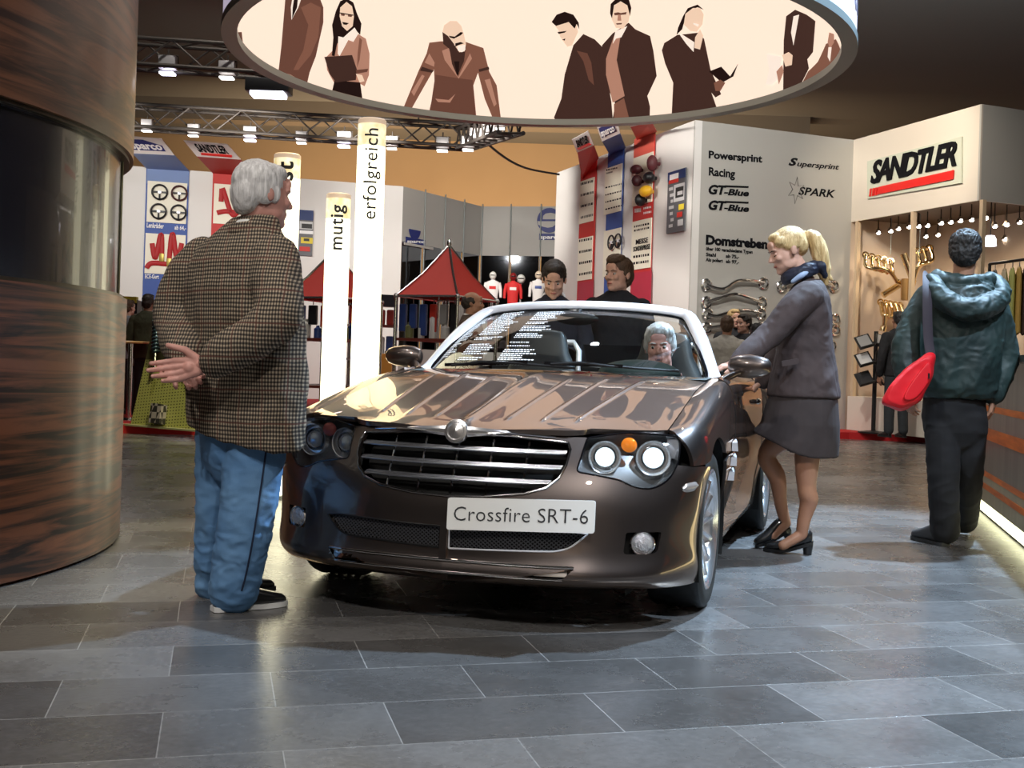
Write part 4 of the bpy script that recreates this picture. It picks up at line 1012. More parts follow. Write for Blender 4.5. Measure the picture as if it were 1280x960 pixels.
for z0, z1, m, nm in ((.100, .195, M_ccream, 'front_panel'), (.195, .232, M_corg, 'wood_strip'), (.232, .283, M_ccream, 'front_panel'), (.283, .318, M_corg, 'wood_strip'), (.318, .54, M_cgrey, 'front_panel'), (.54, .62, M_corg, 'wood_strip'), (.62, .735, M_cgrey, 'front_panel'), (.735, .775, M_corg, 'wood_strip'), (.775, 1.06, M_cgrey, 'front_panel')):
    cslab(nm, z0, z1, m, .006 if nm == 'wood_strip' else 0)
cslab('counter_top', 1.06, 1.10, mat('brown counter top', (.11, .08, .055), rough=.3, coat=.4), .05, .7)
cslab('light_strip', .015, .10, mat('lit foot strip', (.9, .9, .75), emit=(srgb(255, 253, 205), 2.6)), -.015, .08)
cslab('plinth', 0, .015, M_black, -.02, .6)
cslab('back_panel', .015, 1.06, M_cgrey, -.55, .6)
# ================================================================ trade stands behind
M_white = mat('white stand panel', (.72, .70, .67), rough=.55); M_grey = mat('grey or shaded stand panel', (.42, .41, .38), rough=.55)
M_creamp = mat('cream board', (.80, .76, .62), rough=.5); M_red = mat('red banner', (.50, .022, .018), rough=.55); M_blue = mat('blue banner', (.035, .085, .33), rough=.55)
M_sky = mat('pale blue banner', (.16, .24, .46), rough=.55); M_salmon = mat('salmon banner', (.62, .10, .07), rough=.55); M_rasp = mat('raspberry banner', (.42, .02, .05), rough=.55)
M_pole = mat('polished pole', (.75, .75, .75), rough=.15, metal=1.); M_inkb = mat('black lettering', (.008, .008, .010), rough=.9, spec=.1); M_inkw = mat('white lettering', (.85, .85, .85), rough=.5)
M_inkblue = mat('navy lettering', (.02, .03, .16), rough=.5); M_inkr = mat('red lettering', (.68, .02, .015), rough=.4)
WT = 4.6
def topz(px, py, z=WT):
    r = ray(px, py); return at(px, py, (z - EYE) / r.z)
class Wall:
    """vertical plane through two points; s runs along it, n faces the viewer"""
    def __init__(s, a, b):
        s.a = Vector((a.x, a.y, 0)); s.u = Vector((b.x - a.x, b.y - a.y, 0)); s.len = s.u.length; s.u.normalize(); s.n = Vector((s.u.y, -s.u.x, 0))
    def hit(s, px, py, off=0.):
        d = ray(px, py); o = Vector((0, 0, EYE)); q = s.a + s.n * off
        return o + d * ((q - o).dot(s.n) / d.dot(s.n))
    def sz(s, px, py, off=0.):
        p = s.hit(px, py, off); return (p - s.a).dot(s.u), p.z
    def pt(s, x, z, off=0.): p = s.a + s.u * x + s.n * off; return Vector((p.x, p.y, z))
    def M(s, x, z, off=0., rot=0.): return frame(s.pt(x, z, off), s.u, (0, 0, 1), s.n) @ Matrix.Rotation(rot, 4, 'Z')
    def slab(s, mb, x0, x1, z0, z1, off=0., d=.02):
        p = [s.pt(x, z, o) for o in (off, off + d) for x, z in ((x0, z0), (x1, z0), (x1, z1), (x0, z1))]
        return mb.add(p, [(3, 2, 1, 0), (4, 5, 6, 7), (0, 1, 5, 4), (1, 2, 6, 5), (2, 3, 7, 6), (3, 0, 4, 7)])
    def pslab(s, mb, x0, y0, x1, y1, off=0., d=.02):
        """slab over a pixel rectangle (left-top, right-bottom)"""
        a, z1 = s.sz(x0, (y0 + y0) / 2); b, _ = s.sz(x1, y0); _, z0 = s.sz((x0 + x1) / 2, y1); _, z1 = s.sz((x0 + x1) / 2, y0)
        return s.slab(mb, a, b, z0, z1, off, d)
    def text(s, txt, x0, y0, x1, y1, hpx, off=.004, bold=0., shear=0., mb=None, depth=.004, space=1.):
        """lettering whose baseline runs between two pixels, capital height hpx"""
        a, za = s.sz(x0, y0); b, zb = s.sz(x1, y1); mid = s.hit((x0 + x1) / 2, (y0 + y1) / 2); h = hpx * mid.y / FPX / .70
        m0 = text_mb(txt, 1, .0, 0, shear, space=space); w = max(v[0] for v in m0.v) - min(v[0] for v in m0.v)
        sx = (b - a) / (w * h); M = s.M(a, za, off, math.atan2(zb - za, b - a))
        return text_mb(txt, h, depth, bold * h, shear, M, mb, sx=sx, space=space)
def lone(name, mb, m, label, cat, group=None, smooth=False):
    """a thing that is one mesh, its origin moved to its own middle bottom"""
    P = np.array(mb.v); c = Vector(((P[:, 0].min() + P[:, 0].max()) / 2, (P[:, 1].min() + P[:, 1].max()) / 2, P[:, 2].min()))
    mb.v = [tuple(Vector(p) - c) for p in mb.v]; o = mb.build(name, m, None, smooth); o.location = c
    return tag(o, label, cat, group)
def mid_empty(name, p, label, cat, group=None): return empty(name, tuple(p), 0, label, cat, group)
L0, L1 = topz(160, 207), topz(505, 233)
WL = Wall(L0, L1)
M1, M2 = topz(603, 258), topz(722, 258)
WM1 = Wall(L1, M1); WM2 = Wall(M1, M2)
RA, RB_, RC_ = topz(870, 150), topz(1068, 175), topz(1228, 130)
R0 = topz(697, 216)
WR = Wall(R0, RA); WB = Wall(RA, RB_); WS = Wall(RB_, RC_)
# walls (setting)
mb = MB(); WL.slab(mb, -5, WL.len, .1, WT, -.12, .12); tag(mb.build('wall_stand_left', M_white, smooth=False), kind='structure')
mb = MB(); WR.slab(mb, 0, WR.len, .1, WT, -.12, .12); tag(mb.build('wall_stand_right', M_white, smooth=False), kind='structure')
mb = MB(); WB.slab(mb, .0, WB.len, .1, WT, -.03, .03); tag(mb.build('wall_stand_logos', M_grey, smooth=False), kind='structure')  # the shadow on this wall is put into its grey colour
zM = WM1.sz(560, 312)[1]
mb = MB(); WM1.slab(mb, 0, WM1.len, zM, WT, -.1, .1); WM1.slab(mb, 0, WM1.len, .1, 1.2, -.1, .1); tag(mb.build('wall_stand_corner', M_grey, smooth=False), kind='structure')
mb = MB(); WM2.slab(mb, 0, WM2.len + 2.5, zM, WT, -.1, .1); WM2.slab(mb, 0, WM2.len + 2.5, .1, 1.2, -.1, .1); tag(mb.build('wall_stand_far', M_grey, smooth=False), kind='structure')
M_mirror = mat('dark mirror', (.30, .32, .36), rough=.03, metal=1.)
for i, W in ((0, WM1), (1, WM2)):
    n = 4; w = (W.len + (0 if i == 0 else .6)) / n
    for k in range(n):
        mb = MB(); W.slab(mb, w * k + .03, w * k + w - .03, 1.2, zM, -.02, .02)
        lone('mirror_panel', mb, M_mirror, 'dark mirror pane of the %s, %s bay from the %s' % (('left mirror wall', 'far mirror wall')[i], ('first', 'second', 'third', 'last')[k], 'left'), 'mirror', 'mirror panes of the stand')
        mb = MB(); p = W.pt(w * k + w, 0, .03); mb.cyl((p.x, p.y, .1), (p.x, p.y, WT + .05), .016, 8); lone('wall_post', mb, M_steel, 'slim metal upright between mirror panes, %s of the %s' % (('first', 'second', 'third', 'last')[k], ('left mirror wall', 'far mirror wall')[i]), 'post', 'uprights of the mirror walls', True)
# carpets / podium
M_carpet = mat('red carpet', (.42, .008, .010), rough=.8, bump=(200, .3, .004))
g1, g2 = ground(155, 546), ground(240, 546)
mb = MB(); mb.add([(-14, 12.2, .1), (-2.2, 13.4, .1), (3.2, 16.2, .1), (5.0, 16.6, .1), (9.5, 15.4, .1), (14, 14.5, .1), (14, 32, .1), (-14, 32, .1)], [tuple(range(8))])
n = 8; top = list(mb.v); mb.add([(x, y, .0) for x, y, z in top], [tuple(range(7, -1, -1))]); mb.f += [(i, 8 + i, 8 + (i + 1) % 8, (i + 1) % 8) for i in range(8)]; mb.mi += [0] * 8
tag(mb.build('floor_podium', M_carpet, smooth=False), kind='structure')
# far showcase wall on the right: fascia box over an open bay
def fascia(W, x0, x1, z0, name, m): mb = MB(); W.slab(mb, x0, x1, z0, WT, -.03, .03); return tag(mb.build(name, m, smooth=False), kind='structure')
zF = WS.sz(1150, 263)[1]
M_warmwhite = mat('warm white panel', (.66, .60, .52), rough=.5)
fascia(WS, 0, WS.len, zF, 'wall_fascia_sign', M_warmwhite)
RD = RC_ + (RB_ - RA).normalized() * 5.0; WD = Wall(RC_, RD)
fascia(WD, 0, 5.0, zF, 'wall_fascia_side', M_grey)
M_show = mat('peach showcase wall', (.50, .40, .31), rough=.6)
mb = MB(); WSb = Wall(RB_ + WB.u * 1.5, RC_ + WB.u * 1.5 + WS.u * 3); WSb.slab(mb, -1, WSb.len, .1, zF + .1, -.1, .1)
tag(mb.build('wall_showcase_back', M_show, smooth=False), kind='structure')
mb = MB(); WB.slab(mb, WB.len, WB.len + 1.6, .1, WT, -.15, .15); tag(mb.build('wall_showcase_side', M_show, smooth=False), kind='structure')
mb = MB(); q = [RB_, RC_, RC_ + WB.u * 5, RB_ + WB.u * 1.6]; mb.add([(p.x, p.y, zF + .05) for p in q] + [(p.x, p.y, zF + .09) for p in q], [(0, 1, 2, 3), (7, 6, 5, 4)]); tag(mb.build('ceiling_showcase', mat('showcase ceiling', (.10, .07, .05), rough=.6), smooth=False), kind='structure')
mb = MB(); zc = WS.sz(1090, 500)[1]; WS.slab(mb, .05, WS.len * .98, .1, .62, -.5, .5); lone('showcase_plinth', mb, M_warmwhite, 'pale low plinth under the exhaust showcase, behind the green-jacketed man', 'plinth')
for k, (px, tt) in enumerate(((1071, 'where it meets the wall of logos'), (1140, 'between its two panes'), (1226, 'at its free corner'))):
    a, _ = WS.sz(px, 300); mb = MB(); WS.slab(mb, a - .03, a + .03, .62, zF, -.06, .06); lone('showcase_post', mb, mat('pale wood post', (.55, .42, .28), rough=.4), 'slim pale showcase post ' + tt, 'post', 'posts of the exhaust showcase')
# ---- SANDTLER sign
def px_quad(W, mb, pts, off, d):
    q = [W.sz(x, y) for x, y in pts]; M = W.M(0, 0, off); mb.prism([(a, b) for a, b in q], M, d); return mb
sg_ = mid_empty('shop_sign', WS.hit(1145, 208, .02), 'large SANDTLER sign with a red bar, on the white fascia at upper right', 'sign')
mb = px_quad(WS, MB(), [(1087, 249), (1205, 229), (1205, 171), (1087, 202)], .004, .03); mb.build('sign_board', mat('pale green acrylic', (.55, .58, .48), rough=.2), sg_, smooth=False)
WS.text('SANDTLER', 1092, 229.5, 1197, 206.5, 28, .04, .030, .28, depth=.02, space=.84).build('sign_lettering', M_inkb, sg_, smooth=False)
mb = px_quad(WS, MB(), [(1101, 243.5), (1196, 224.5), (1197, 213), (1103, 234)], .04, .02); mb.build('sign_bar', M_inkr, sg_, smooth=False)
for k in range(3):
    x = 1091 + k * 3.4; mb = px_quad(WS, MB(), [(x, 246 - k * .7), (x + 1.3 + k * .4, 245.7 - k * .7), (x + 2.6 + k * .4, 236 - k * .7), (x + 1.2, 236.3 - k * .7)], .04, .02); mb.build('sign_stripe', M_inkr, sg_, smooth=False)
# ---- lettering on the shaded wall
def wall_letters(W, name, parts, label, cat='lettering', m=None, mats=None):
    x0, y0 = parts[0][1], parts[0][2]; r = mid_empty(name, W.hit(x0, y0), label, cat)
    for i, (txt, a, b, c, d, h, bold, shear) in enumerate(parts): W.text(txt, a, b, c, d, h, .003, bold * 1.5, shear).build('wording', m or M_inkb, r, smooth=False)
    return r
wall_letters(WB, 'brand_lettering', [('Powersprint', 886, 197.5, 952, 203, 9, .022, 0)], 'black wording Powersprint, top left on the shaded wall')
wall_letters(WB, 'brand_lettering', [('Racing', 886, 219, 918, 222, 10, .020, 0)], 'black wording Racing under Powersprint on the shaded wall')
for y, t in ((242, 'upper of the two GT-Blue wordings, with a bar over it, on the shaded wall'), (261.5, 'lower of the two GT-Blue wordings, just above Domstreben')):
    r = wall_letters(WB, 'brand_lettering', [('GT', 885, y, 906, y + 1.3, 11, .03, .25), ('-Blue', 905, y + 1.3, 935, y + 3.2, 7.5, .026, .25)], t)
    mb = px_quad(WB, MB(), [(906, y - 8), (936, y - 7), (936.5, y - 9.2), (907, y - 10.4)], .003, .004); mb.build('bar', M_inkb, r, smooth=False)
wall_letters(WB, 'brand_lettering', [('S', 986, 206.5, 996, 207, 9, .03, .35), ('upersprint', 996, 207.5, 1048, 212, 6.5, .012, .3)], 'italic black wording Supersprint at upper right of the shaded wall')
r = wall_letters(WB, 'brand_lettering', [('SPARK', 998, 243, 1043, 247, 9.5, .014, .25)], 'black wording SPARK with a thin star, under Supersprint')
st = []
for k in range(12):
    a = R(-90 + 30 * k + 8); rr = 17 if k % 2 == 0 else 7; st.append((996 + rr * .62 * cos(a), 238 + rr * sin(a)))
mb = MB(); pts = [WB.hit(x, y, .006) for x, y in st]; mb.tube(pts, .006, 4, closed=True); mb.build('star_outline', mat('grey print', (.16, .15, .14), rough=.6), r)
r = wall_letters(WB, 'brand_lettering', [('Domstreben', 882.5, 305, 958, 310.5, 11, .034, 0), ('über 100 verschiedene Typen', 883, 312.8, 941, 317, 4.2, .02, 0), ('Stahl', 883, 320, 895, 321, 4.2, .02, 0), ('ab 75,-', 908, 322, 924, 323.3, 4.2, .02, 0), ('Alu poliert', 883, 326.5, 904, 328, 4.2, .02, 0), ('ab 97,-', 908, 328.6, 924, 330, 4.2, .02, 0)], 'black wording Domstreben with three price lines, above the strut bars')
# ---- strut bars on the shaded wall
def strut(pts, label):
    r = mid_empty('strut_bar', WB.hit(*pts[0], .05), label, 'strut bar', 'strut bars on the grey wall')
    P = [WB.hit(x, y, .05 + .03 * (1 if 0 < i < len(pts) - 1 else 0)) for i, (x, y) in enumerate(pts)]
    Q = curve3([tuple(p) for p in P], 30); mb = MB(); mb.tube([tuple(p) for p in Q], .028, 8); mb.build('bar', M_pole, r)
    for x, y in (pts[0], pts[-1]):
        c = WB.hit(x, y, .03); M = frame(c, WB.u, (0, 0, 1), WB.n); mb = MB(); mb.tube([M @ Vector((.075 * cos(a), .075 * sin(a), 0)) for a in np.linspace(0, 2 * pi, 16, endpoint=False)], .020, 6, closed=True); mb.build('end_ring', M_pole, r)
strut([(884, 356), (905, 361), (920, 352), (940, 351), (955, 354)], 'slim polished strut bar, topmost under the Domstreben prices')
strut([(884, 378), (905, 371), (918, 368), (930, 370), (953, 378)], 'arched polished strut bar, second from the top')
strut([(885, 392), (897, 395), (915, 390), (935, 388), (952, 392)], 'polished strut bar third from the top, mostly behind the visitors')
strut([(884, 410), (900, 408), (920, 404), (938, 406), (952, 410)], 'polished strut bar fourth from the top, mostly behind the visitors')
strut([(978, 358), (990, 352), (1010, 350), (1030, 352), (1043, 358)], 'polished strut bar in the right column, hidden by the blonde woman, uppermost')
strut([(978, 396), (990, 392), (1010, 390), (1030, 394), (1045, 399)], 'polished strut bar in the right column with its end just right of the woman, upper')
strut([(978, 412), (990, 408), (1010, 406), (1030, 409), (1045, 413)], 'polished strut bar in the right column with its end just right of the woman, second')
strut([(978, 430), (990, 426), (1010, 424), (1028, 426), (1040, 432)], 'polished strut bar in the right column beside the jacket of the woman, lower')
# ---- banners on the left wall
def small_print(W, rows, mb, seed=0, off=.03):
    """rows: (x0,y0,x1,y1,height px): short strokes standing for print too small to read"""
    rg = random.Random(seed)
    for x0, y0, x1, y1, h in rows:
        t = 0.
        while t < 1:
            w = rg.uniform(.05, .13); e = min(1, t + w); a = (x0 + (x1 - x0) * t, y0 + (y1 - y0) * t); b = (x0 + (x1 - x0) * e, y0 + (y1 - y0) * e)
            q = [W.sz(a[0], a[1]), W.sz(b[0], b[1]), W.sz(b[0], b[1] - h * .6), W.sz(a[0], a[1] - h * .6)]
            M = W.M(0, 0, off); mb.add([M @ Vector((x, y, 0)) for x, y in q], [(0, 1, 2, 3)]); t = e + .05
    return mb
def ribbon(root, name, m, quad3):
    mb = MB(); a, b, c, d = [Vector(p) for p in quad3]; n = (b - a).cross(d - a).normalized() * .012
    mb.add([a, b, c, d, a + n, b + n, c + n, d + n], [(0, 1, 2, 3), (7, 6, 5, 4), (0, 4, 5, 1), (1, 5, 6, 2), (2, 6, 7, 3), (3, 7, 4, 0)]); return mb.build(name, m, root, smooth=False)
def canopy_pt(W, px, py, fwd):
    return W.hit(px, py, fwd)
def text_on_quad(root, name, txt, bl, br, tl, m, bold=.02, shear=0., k=.62, inset=.1, off=.02):
    bl, br, tl = Vector(bl), Vector(br), Vector(tl); u = br - bl; v = tl - bl; m0 = text_mb(txt, 1, 0, 0, shear); w = max(p[0] for p in m0.v); h = v.length * k / .7
    sx = u.length * (1 - 2 * inset) / (w * h); n = u.cross(v).normalized(); M = frame(bl + u * inset + v * (.5 - k / 2) + n * off, u, v, n)
    # keep the slant of the parallelogram
    return text_mb(txt, h, .006, bold * h, shear, M, sx=sx).build(name, m, root, smooth=False)
def banner(W, label, main, xl, xr, ytop, ybot, fold_l, fold_r, white_l, white_r, top_l, top_r, fwd, logo, off=.02):
    """vertical strip plus a leaning head: fold at the wall top, head rising towards the viewer"""
    r = mid_empty('hanging_banner', W.hit((xl + xr) / 2, (ytop + ybot) / 2, off), label, 'banner', 'product banners on the stand walls')
    mb = MB(); a, za = W.sz(*fold_l); b, zb = W.sz(*fold_r); _, z0 = W.sz((xl + xr) / 2, ybot); W.slab(mb, a, b, max(z0, .2), max(za, zb), off, .012); mb.build('strip', main[0], r, smooth=False)
    F = [W.hit(*fold_l, off + .012), W.hit(*fold_r, off + .012)]; H = [W.hit(*white_l, fwd * .72), W.hit(*white_r, fwd * .72)]; T = [W.hit(*top_l, fwd), W.hit(*top_r, fwd)]
    ribbon(r, 'leaning_head', main[1], (F[0], F[1], H[1], H[0])); ribbon(r, 'logo_field', M_white, (H[0], H[1], T[1], T[0]))
    if logo == 'SANDTLER':
        text_on_quad(r, 'logo_lettering', logo, H[0] + (T[0] - H[0]) * .35, H[1] + (T[1] - H[1]) * .35, H[0] + (T[0] - H[0]) * .9, M_inkb, .03, .3, .9, .16)
        q0, q1 = H[0] + (T[0] - H[0]) * .22, H[1] + (T[1] - H[1]) * .22; d = (q1 - q0); n = (H[1] - H[0]).cross(T[0] - H[0]).normalized() * .02; mb = MB(); mb.bar(q0 + d * .16 + n, q0 + d * .86 + n, .05, .02, up=n); mb.build('logo_bar', M_inkr, r, smooth=False)
    elif logo:
        A, B, Cq = H[0] + (T[0] - H[0]) * .22, H[1] + (T[1] - H[1]) * .22, H[0] + (T[0] - H[0]) * .85; d = B - A; B2 = A + d * .86; A2 = A + d * .06
        n = (H[1] - H[0]).cross(T[0] - H[0]).normalized() * .016; up = Cq - A
        mb = MB(); mb.add([A2 + n, B2 + n, B2 + up + n, A2 + up + n], [(0, 1, 2, 3)]); mb.build('logo_box', M_inkblue, r, smooth=False)
        text_on_quad(r, 'logo_lettering', logo, A2, B2, A2 + up, M_inkw, .03, 0, .62, .05, .026)
    return r
def board(root, W, x0, y0, x1, y1, m=None, off=.034): mb = MB(); W.pslab(mb, x0, y0, x1, y1, off, .015); return mb.build('board', m or M_creamp, root, smooth=False)
b1 = banner(WL, 'blue banner with sparco head and four steering wheels, beside the dark drum', (M_blue, M_sky), 182, 237, 212, 400, (184, 210), (237.5, 213.5), (166, 191), (219, 193.5), (151, 169), (203, 173), 1.3, 'sparco')
mb = MB(); WL.pslab(mb, 185, 211, 237, 231, .033, .004); mb.build('upper_field', M_sky, b1, smooth=False)
board(b1, WL, 185.5, 228, 235, 279); board(b1, WL, 183, 293, 233, 343)
WL.text('Lenkräder', 184, 284.5, 205, 286, 6, .05, .02).build('price_lettering', M_inkw, b1, smooth=False); WL.text('ab 64,-', 219, 287, 233, 288, 5, .05, .02).build('price_lettering', M_inkw, b1, smooth=False); WL.text('ECE-Gurt', 182, 348, 199, 348.5, 5, .05, .02).build('price_lettering', M_inkw, b1, smooth=False)
b2 = banner(WL, 'red banner with SANDTLER head and a belt board, behind the grey-haired man', (M_red, mat('dark red banner head', (.36, .02, .018), rough=.55)), 268, 318, 218, 400, (267, 216), (320, 220), (247, 195), (302, 199), (230, 175), (285, 180), 1.3, 'SANDTLER')
board(b2, WL, 268.5, 231.5, 316, 281)
def mounted_wheel(W, px, py, rpx, label, rim_m, off=.05):
    r = mid_empty('steering_wheel', W.hit(px, py, off), label, 'steering wheel', 'steering wheels on the banner boards'); c = W.hit(px, py, off + .05); R_ = rpx * c.y / FPX; M = frame(c, W.u, (0, 0, 1), W.n)
    mb = MB(); mb.tube([M @ Vector((R_ * cos(a), R_ * sin(a), 0)) for a in np.linspace(0, 2 * pi, 28, endpoint=False)], R_ * .13, 8, closed=True); mb.build('rim', rim_m, r)
    mb = MB()
    for a in (180, 0, 270): mb.bar(M @ Vector((0, 0, -.02)), M @ Vector((R_ * cos(R(a)), R_ * sin(R(a)), 0)), R_ * .24, .02, up=W.n)
    mb.build('spokes', M_black, r)
    mb = MB(); mb.lathe([(R_ * .24, -.03), (R_ * .24, .01), (0, .016)], 16, M); mb.build('hub', M_silver, r)
for x, y, t in ((200.5, 240, 'upper left'), (225, 241.5, 'upper right'), (199, 264, 'lower left'), (224, 265.5, 'lower right')):
    mounted_wheel(WL, x, y, 9, 'black three-spoke steering wheel, %s of four on the blue banner board' % t, M_black if t != 'upper right' else mat('red-black wheel rim', (.05, .006, .006), rough=.5))
M_belt = mat('red belt webbing', (.40, .012, .014), rough=.6); M_buckle = mat('brass belt tab', (.5, .38, .1), rough=.4, metal=.6)
def belt(W, polys, label, off=.055):
    r = mid_empty('seat_harness', W.hit(*polys[0][0], off), label, 'seat harness', 'seat harnesses on the banner boards')
    for i, pl in enumerate(polys):
        P = curve3([tuple(W.hit(x, y, off + .015)) for x, y in pl], max(6, 6 * len(pl))); mb = MB(); mb.tube([tuple(p) for p in P], .052, 6, flat=(.9, .35), up=W.n); mb.build('strap', M_belt, r)
    a = W.hit(*polys[0][-1], off + .02); mb = MB(); mb.box(a, (.09, .05, .16), bev=.01); mb.build('buckle', M_buckle, r)
belt(WL, [[(191, 304), (195, 322), (200, 300), (203, 296), (203, 322)], [(184, 335), (190, 329), (205, 329.5), (226, 331)]], 'dark red belt harness, left pair on the lower board of the blue banner')
belt(WL, [[(228, 304), (222, 323), (218, 298), (215, 297), (212, 328)]], 'dark red belt harness, right pair on the lower board of the blue banner')
belt(WL, [[(279, 235), (283, 247), (291, 268), (299, 262)], [(272, 266), (284, 264), (296, 266)], [(278, 236), (277, 252)], [(300, 255), (296, 268)]], 'bright red four-point harness on the board of the red banner')
# ---- banners on the right wall
b3 = banner(WR, 'narrow red banner with SANDTLER head, leftmost of the three on the right stand', (M_red, M_red), 725, 748, 222, 385, (728.5, 224), (749, 197), (722.5, 190), (743, 181), (716, 174), (736, 163), 1.1, 'SANDTLER')
board(b3, WR, 729, 224.5, 746.5, 278); board(b3, WR, 727, 297, 744.5, 350)
b4 = banner(WR, 'narrow blue banner with sparco head, middle one of the three on the right stand', (M_blue, M_blue), 760, 783, 190, 385, (763, 193), (783, 184), (753.5, 176), (776, 166), (747, 157), (772, 146), 1.1, 'sparco')
board(b4, WR, 760.5, 208, 781.5, 266); board(b4, WR, 759, 287, 780, 345)
b5 = banner(WR, 'broad red banner with salmon head and gearshift parts, rightmost on the right stand', (M_red, M_salmon), 795, 822, 165, 385, (797, 174), (822, 164), (789, 158), (815, 151), (785, 150), (812, 142), 1.1, None)
mb = MB(); WR.pslab(mb, 796.5, 170, 821.5, 197, .033, .006); mb.build('upper_field', M_salmon, b5, smooth=False)
board(b5, WR, 796, 194, 820.5, 255); board(b5, WR, 794.5, 275, 818.5, 336)
for root, rows, sd in ((b3, [(730, 232 + 14 * k, 746, 228 + 14 * k, 5) for k in range(4)] + [(728, 303 + 14 * k, 744, 300 + 14 * k, 5) for k in range(4)], 1), (b4, [(762, 214, 776, 211, 3), (762, 218, 770, 216, 3)] + [(761, 236 + 9 * k, 781, 231 + 9 * k, 3) for k in range(4)], 2), (b5, [(797, 285, 816, 281, 4), (797, 290, 816, 286, 4), (796, 323, 816, 320, 5), (796, 331, 816, 328, 5)], 4)):
    small_print(WR, rows, MB(), sd, .052).build('small_print', M_inkb, root, smooth=False)
WR.text('MESSE', 799, 306, 814, 303, 6, .052, .02).build('wording', M_inkb, b5, smooth=False); WR.text('SONDERPREISE', 796, 315, 817, 311, 6, .052, .01).build('wording', M_inkb, b5, smooth=False)
small_print(WR, [(797, 266, 805, 265, 8), (808, 262, 818, 260, 4), (808, 268, 818, 266, 4)], MB(), 5, .04).build('small_print', M_inkw, b5, smooth=False)
mb = MB(); WR.pslab(mb, 726, 352, 745, 385, .034, .004); mb.build('lower_field', M_rasp, b3, smooth=False); mb = MB(); WR.pslab(mb, 793, 340, 818, 385, .034, .004); mb.build('lower_field', M_rasp, b5, smooth=False)
for x, y, t in ((764.5, 303, 'upper left'), (773, 301, 'upper right'), (763, 332, 'lower left'), (773, 329, 'lower right')):
    mounted_wheel(WR, x, y, 5.2 if 0 else 8.5, 'black steering wheel, %s of four on the middle banner of the right stand' % t, M_black)
for (x, y, w, h, m, t) in ((816, 204, .16, .28, mat('wine red box', (.10, .02, .025), rough=.5), 'wine red gear knob, upper right'), (796, 212, .26, .17, mat('maroon leather', (.07, .015, .02), rough=.5), 'maroon handle, upper left'), (812, 222, .24, .2, M_black, 'black gear lever, middle right'), (797, 226, .16, .2, mat('dark maroon', (.05, .012, .015), rough=.5), 'dark maroon gear knob, middle left'), (808, 239, .34, .2, mat('yellow plastic', (.75, .42, .02), rough=.4), 'yellow cylindrical part, lower right'), (801, 250, .16, .22, M_black, 'black bracket, lowest')):
    c = WR.hit(x, y, .16); mb = MB(); mb.ell((0, 0, 0), (w / 2 * .95, .09, h / 2 * .9), frame(Vector(), WR.u, (0, 0, 1), WR.n).to_3x3() @ Matrix(((1, 0, 0), (0, 0, 1), (0, 1, 0))), 14, 8); mb.v = [tuple(Vector(p) + c) for p in mb.v]
    mb.cyl(c, c - WR.n * .13, .03, 8); lone('shift_part', mb, m, t + ' on the board of the salmon-headed banner', 'car part', 'parts on the salmon-headed banner', True)
# posters
def poster(W, x0, y0, x1, y1, label, blobs, off=.02):
    r = mid_empty('poster', W.hit((x0 + x1) / 2, y1, off), label, 'poster'); mb = MB(); W.pslab(mb, x0, y0, x1, y1, off, .02); mb.build('poster_sheet', mat('poster grey', (.10, .10, .11), rough=.4), r, smooth=False)
    for i, (a, b, c, d, m) in enumerate(blobs):
        mb = MB(); X0 = x0 + (x1 - x0) * a; X1 = x0 + (x1 - x0) * c; Y0 = y0 + (y1 - y0) * b; Y1 = y0 + (y1 - y0) * d; W.pslab(mb, X0, Y0, X1, Y1, off + .021 + .001 * i, .002); mb.build('printed_shape', m, r, smooth=False)
M_yel = mat('yellow print', (.7, .55, .04), rough=.5); M_lgrey = mat('light grey print', (.55, .55, .55), rough=.5); M_navy = mat('navy print', (.02, .04, .14), rough=.5); M_redp = mat('red print', (.55, .03, .02), rough=.5); M_blkp = mat('black print', (.02, .02, .02), rough=.5)
bl = [(0, 0, 1, .15, M_navy), (.1, .06, .6, .15, M_inkw), (.05, .15, .6, .21, M_redp), (.35, .22, .95, .5, M_lgrey), (.45, .27, .9, .44, M_blkp), (.55, .34, .85, .40, M_lgrey)] + [(.08 + .05 * (k % 3), .28 + .1 * k, .3 + .05 * (k % 2), .33 + .1 * k, M_lgrey) for k in range(7)] + [(.65, .55, .95, .64, M_yel), (.55, .68, .85, .76, M_redp), (.6, .8, .9, .9, M_lgrey)]
poster(WR, 839, 213, 861, 290, 'grey racing poster of car parts, at the right end of the right stand wall', bl)
poster(WL, 375, 263, 392.5, 320, 'dark racing poster with yellow car, between grey-haired man and mutig pillar', [(0, 0, 1, .22, M_navy), (.0, .25, .95, .42, M_lgrey), (.15, .3, .9, .4, M_blkp), (0, .45, 1, .52, M_inkw), (.1, .6, .95, .73, M_yel), (.3, .62, .7, .68, M_blkp), (.0, .8, .75, .9, M_redp)])
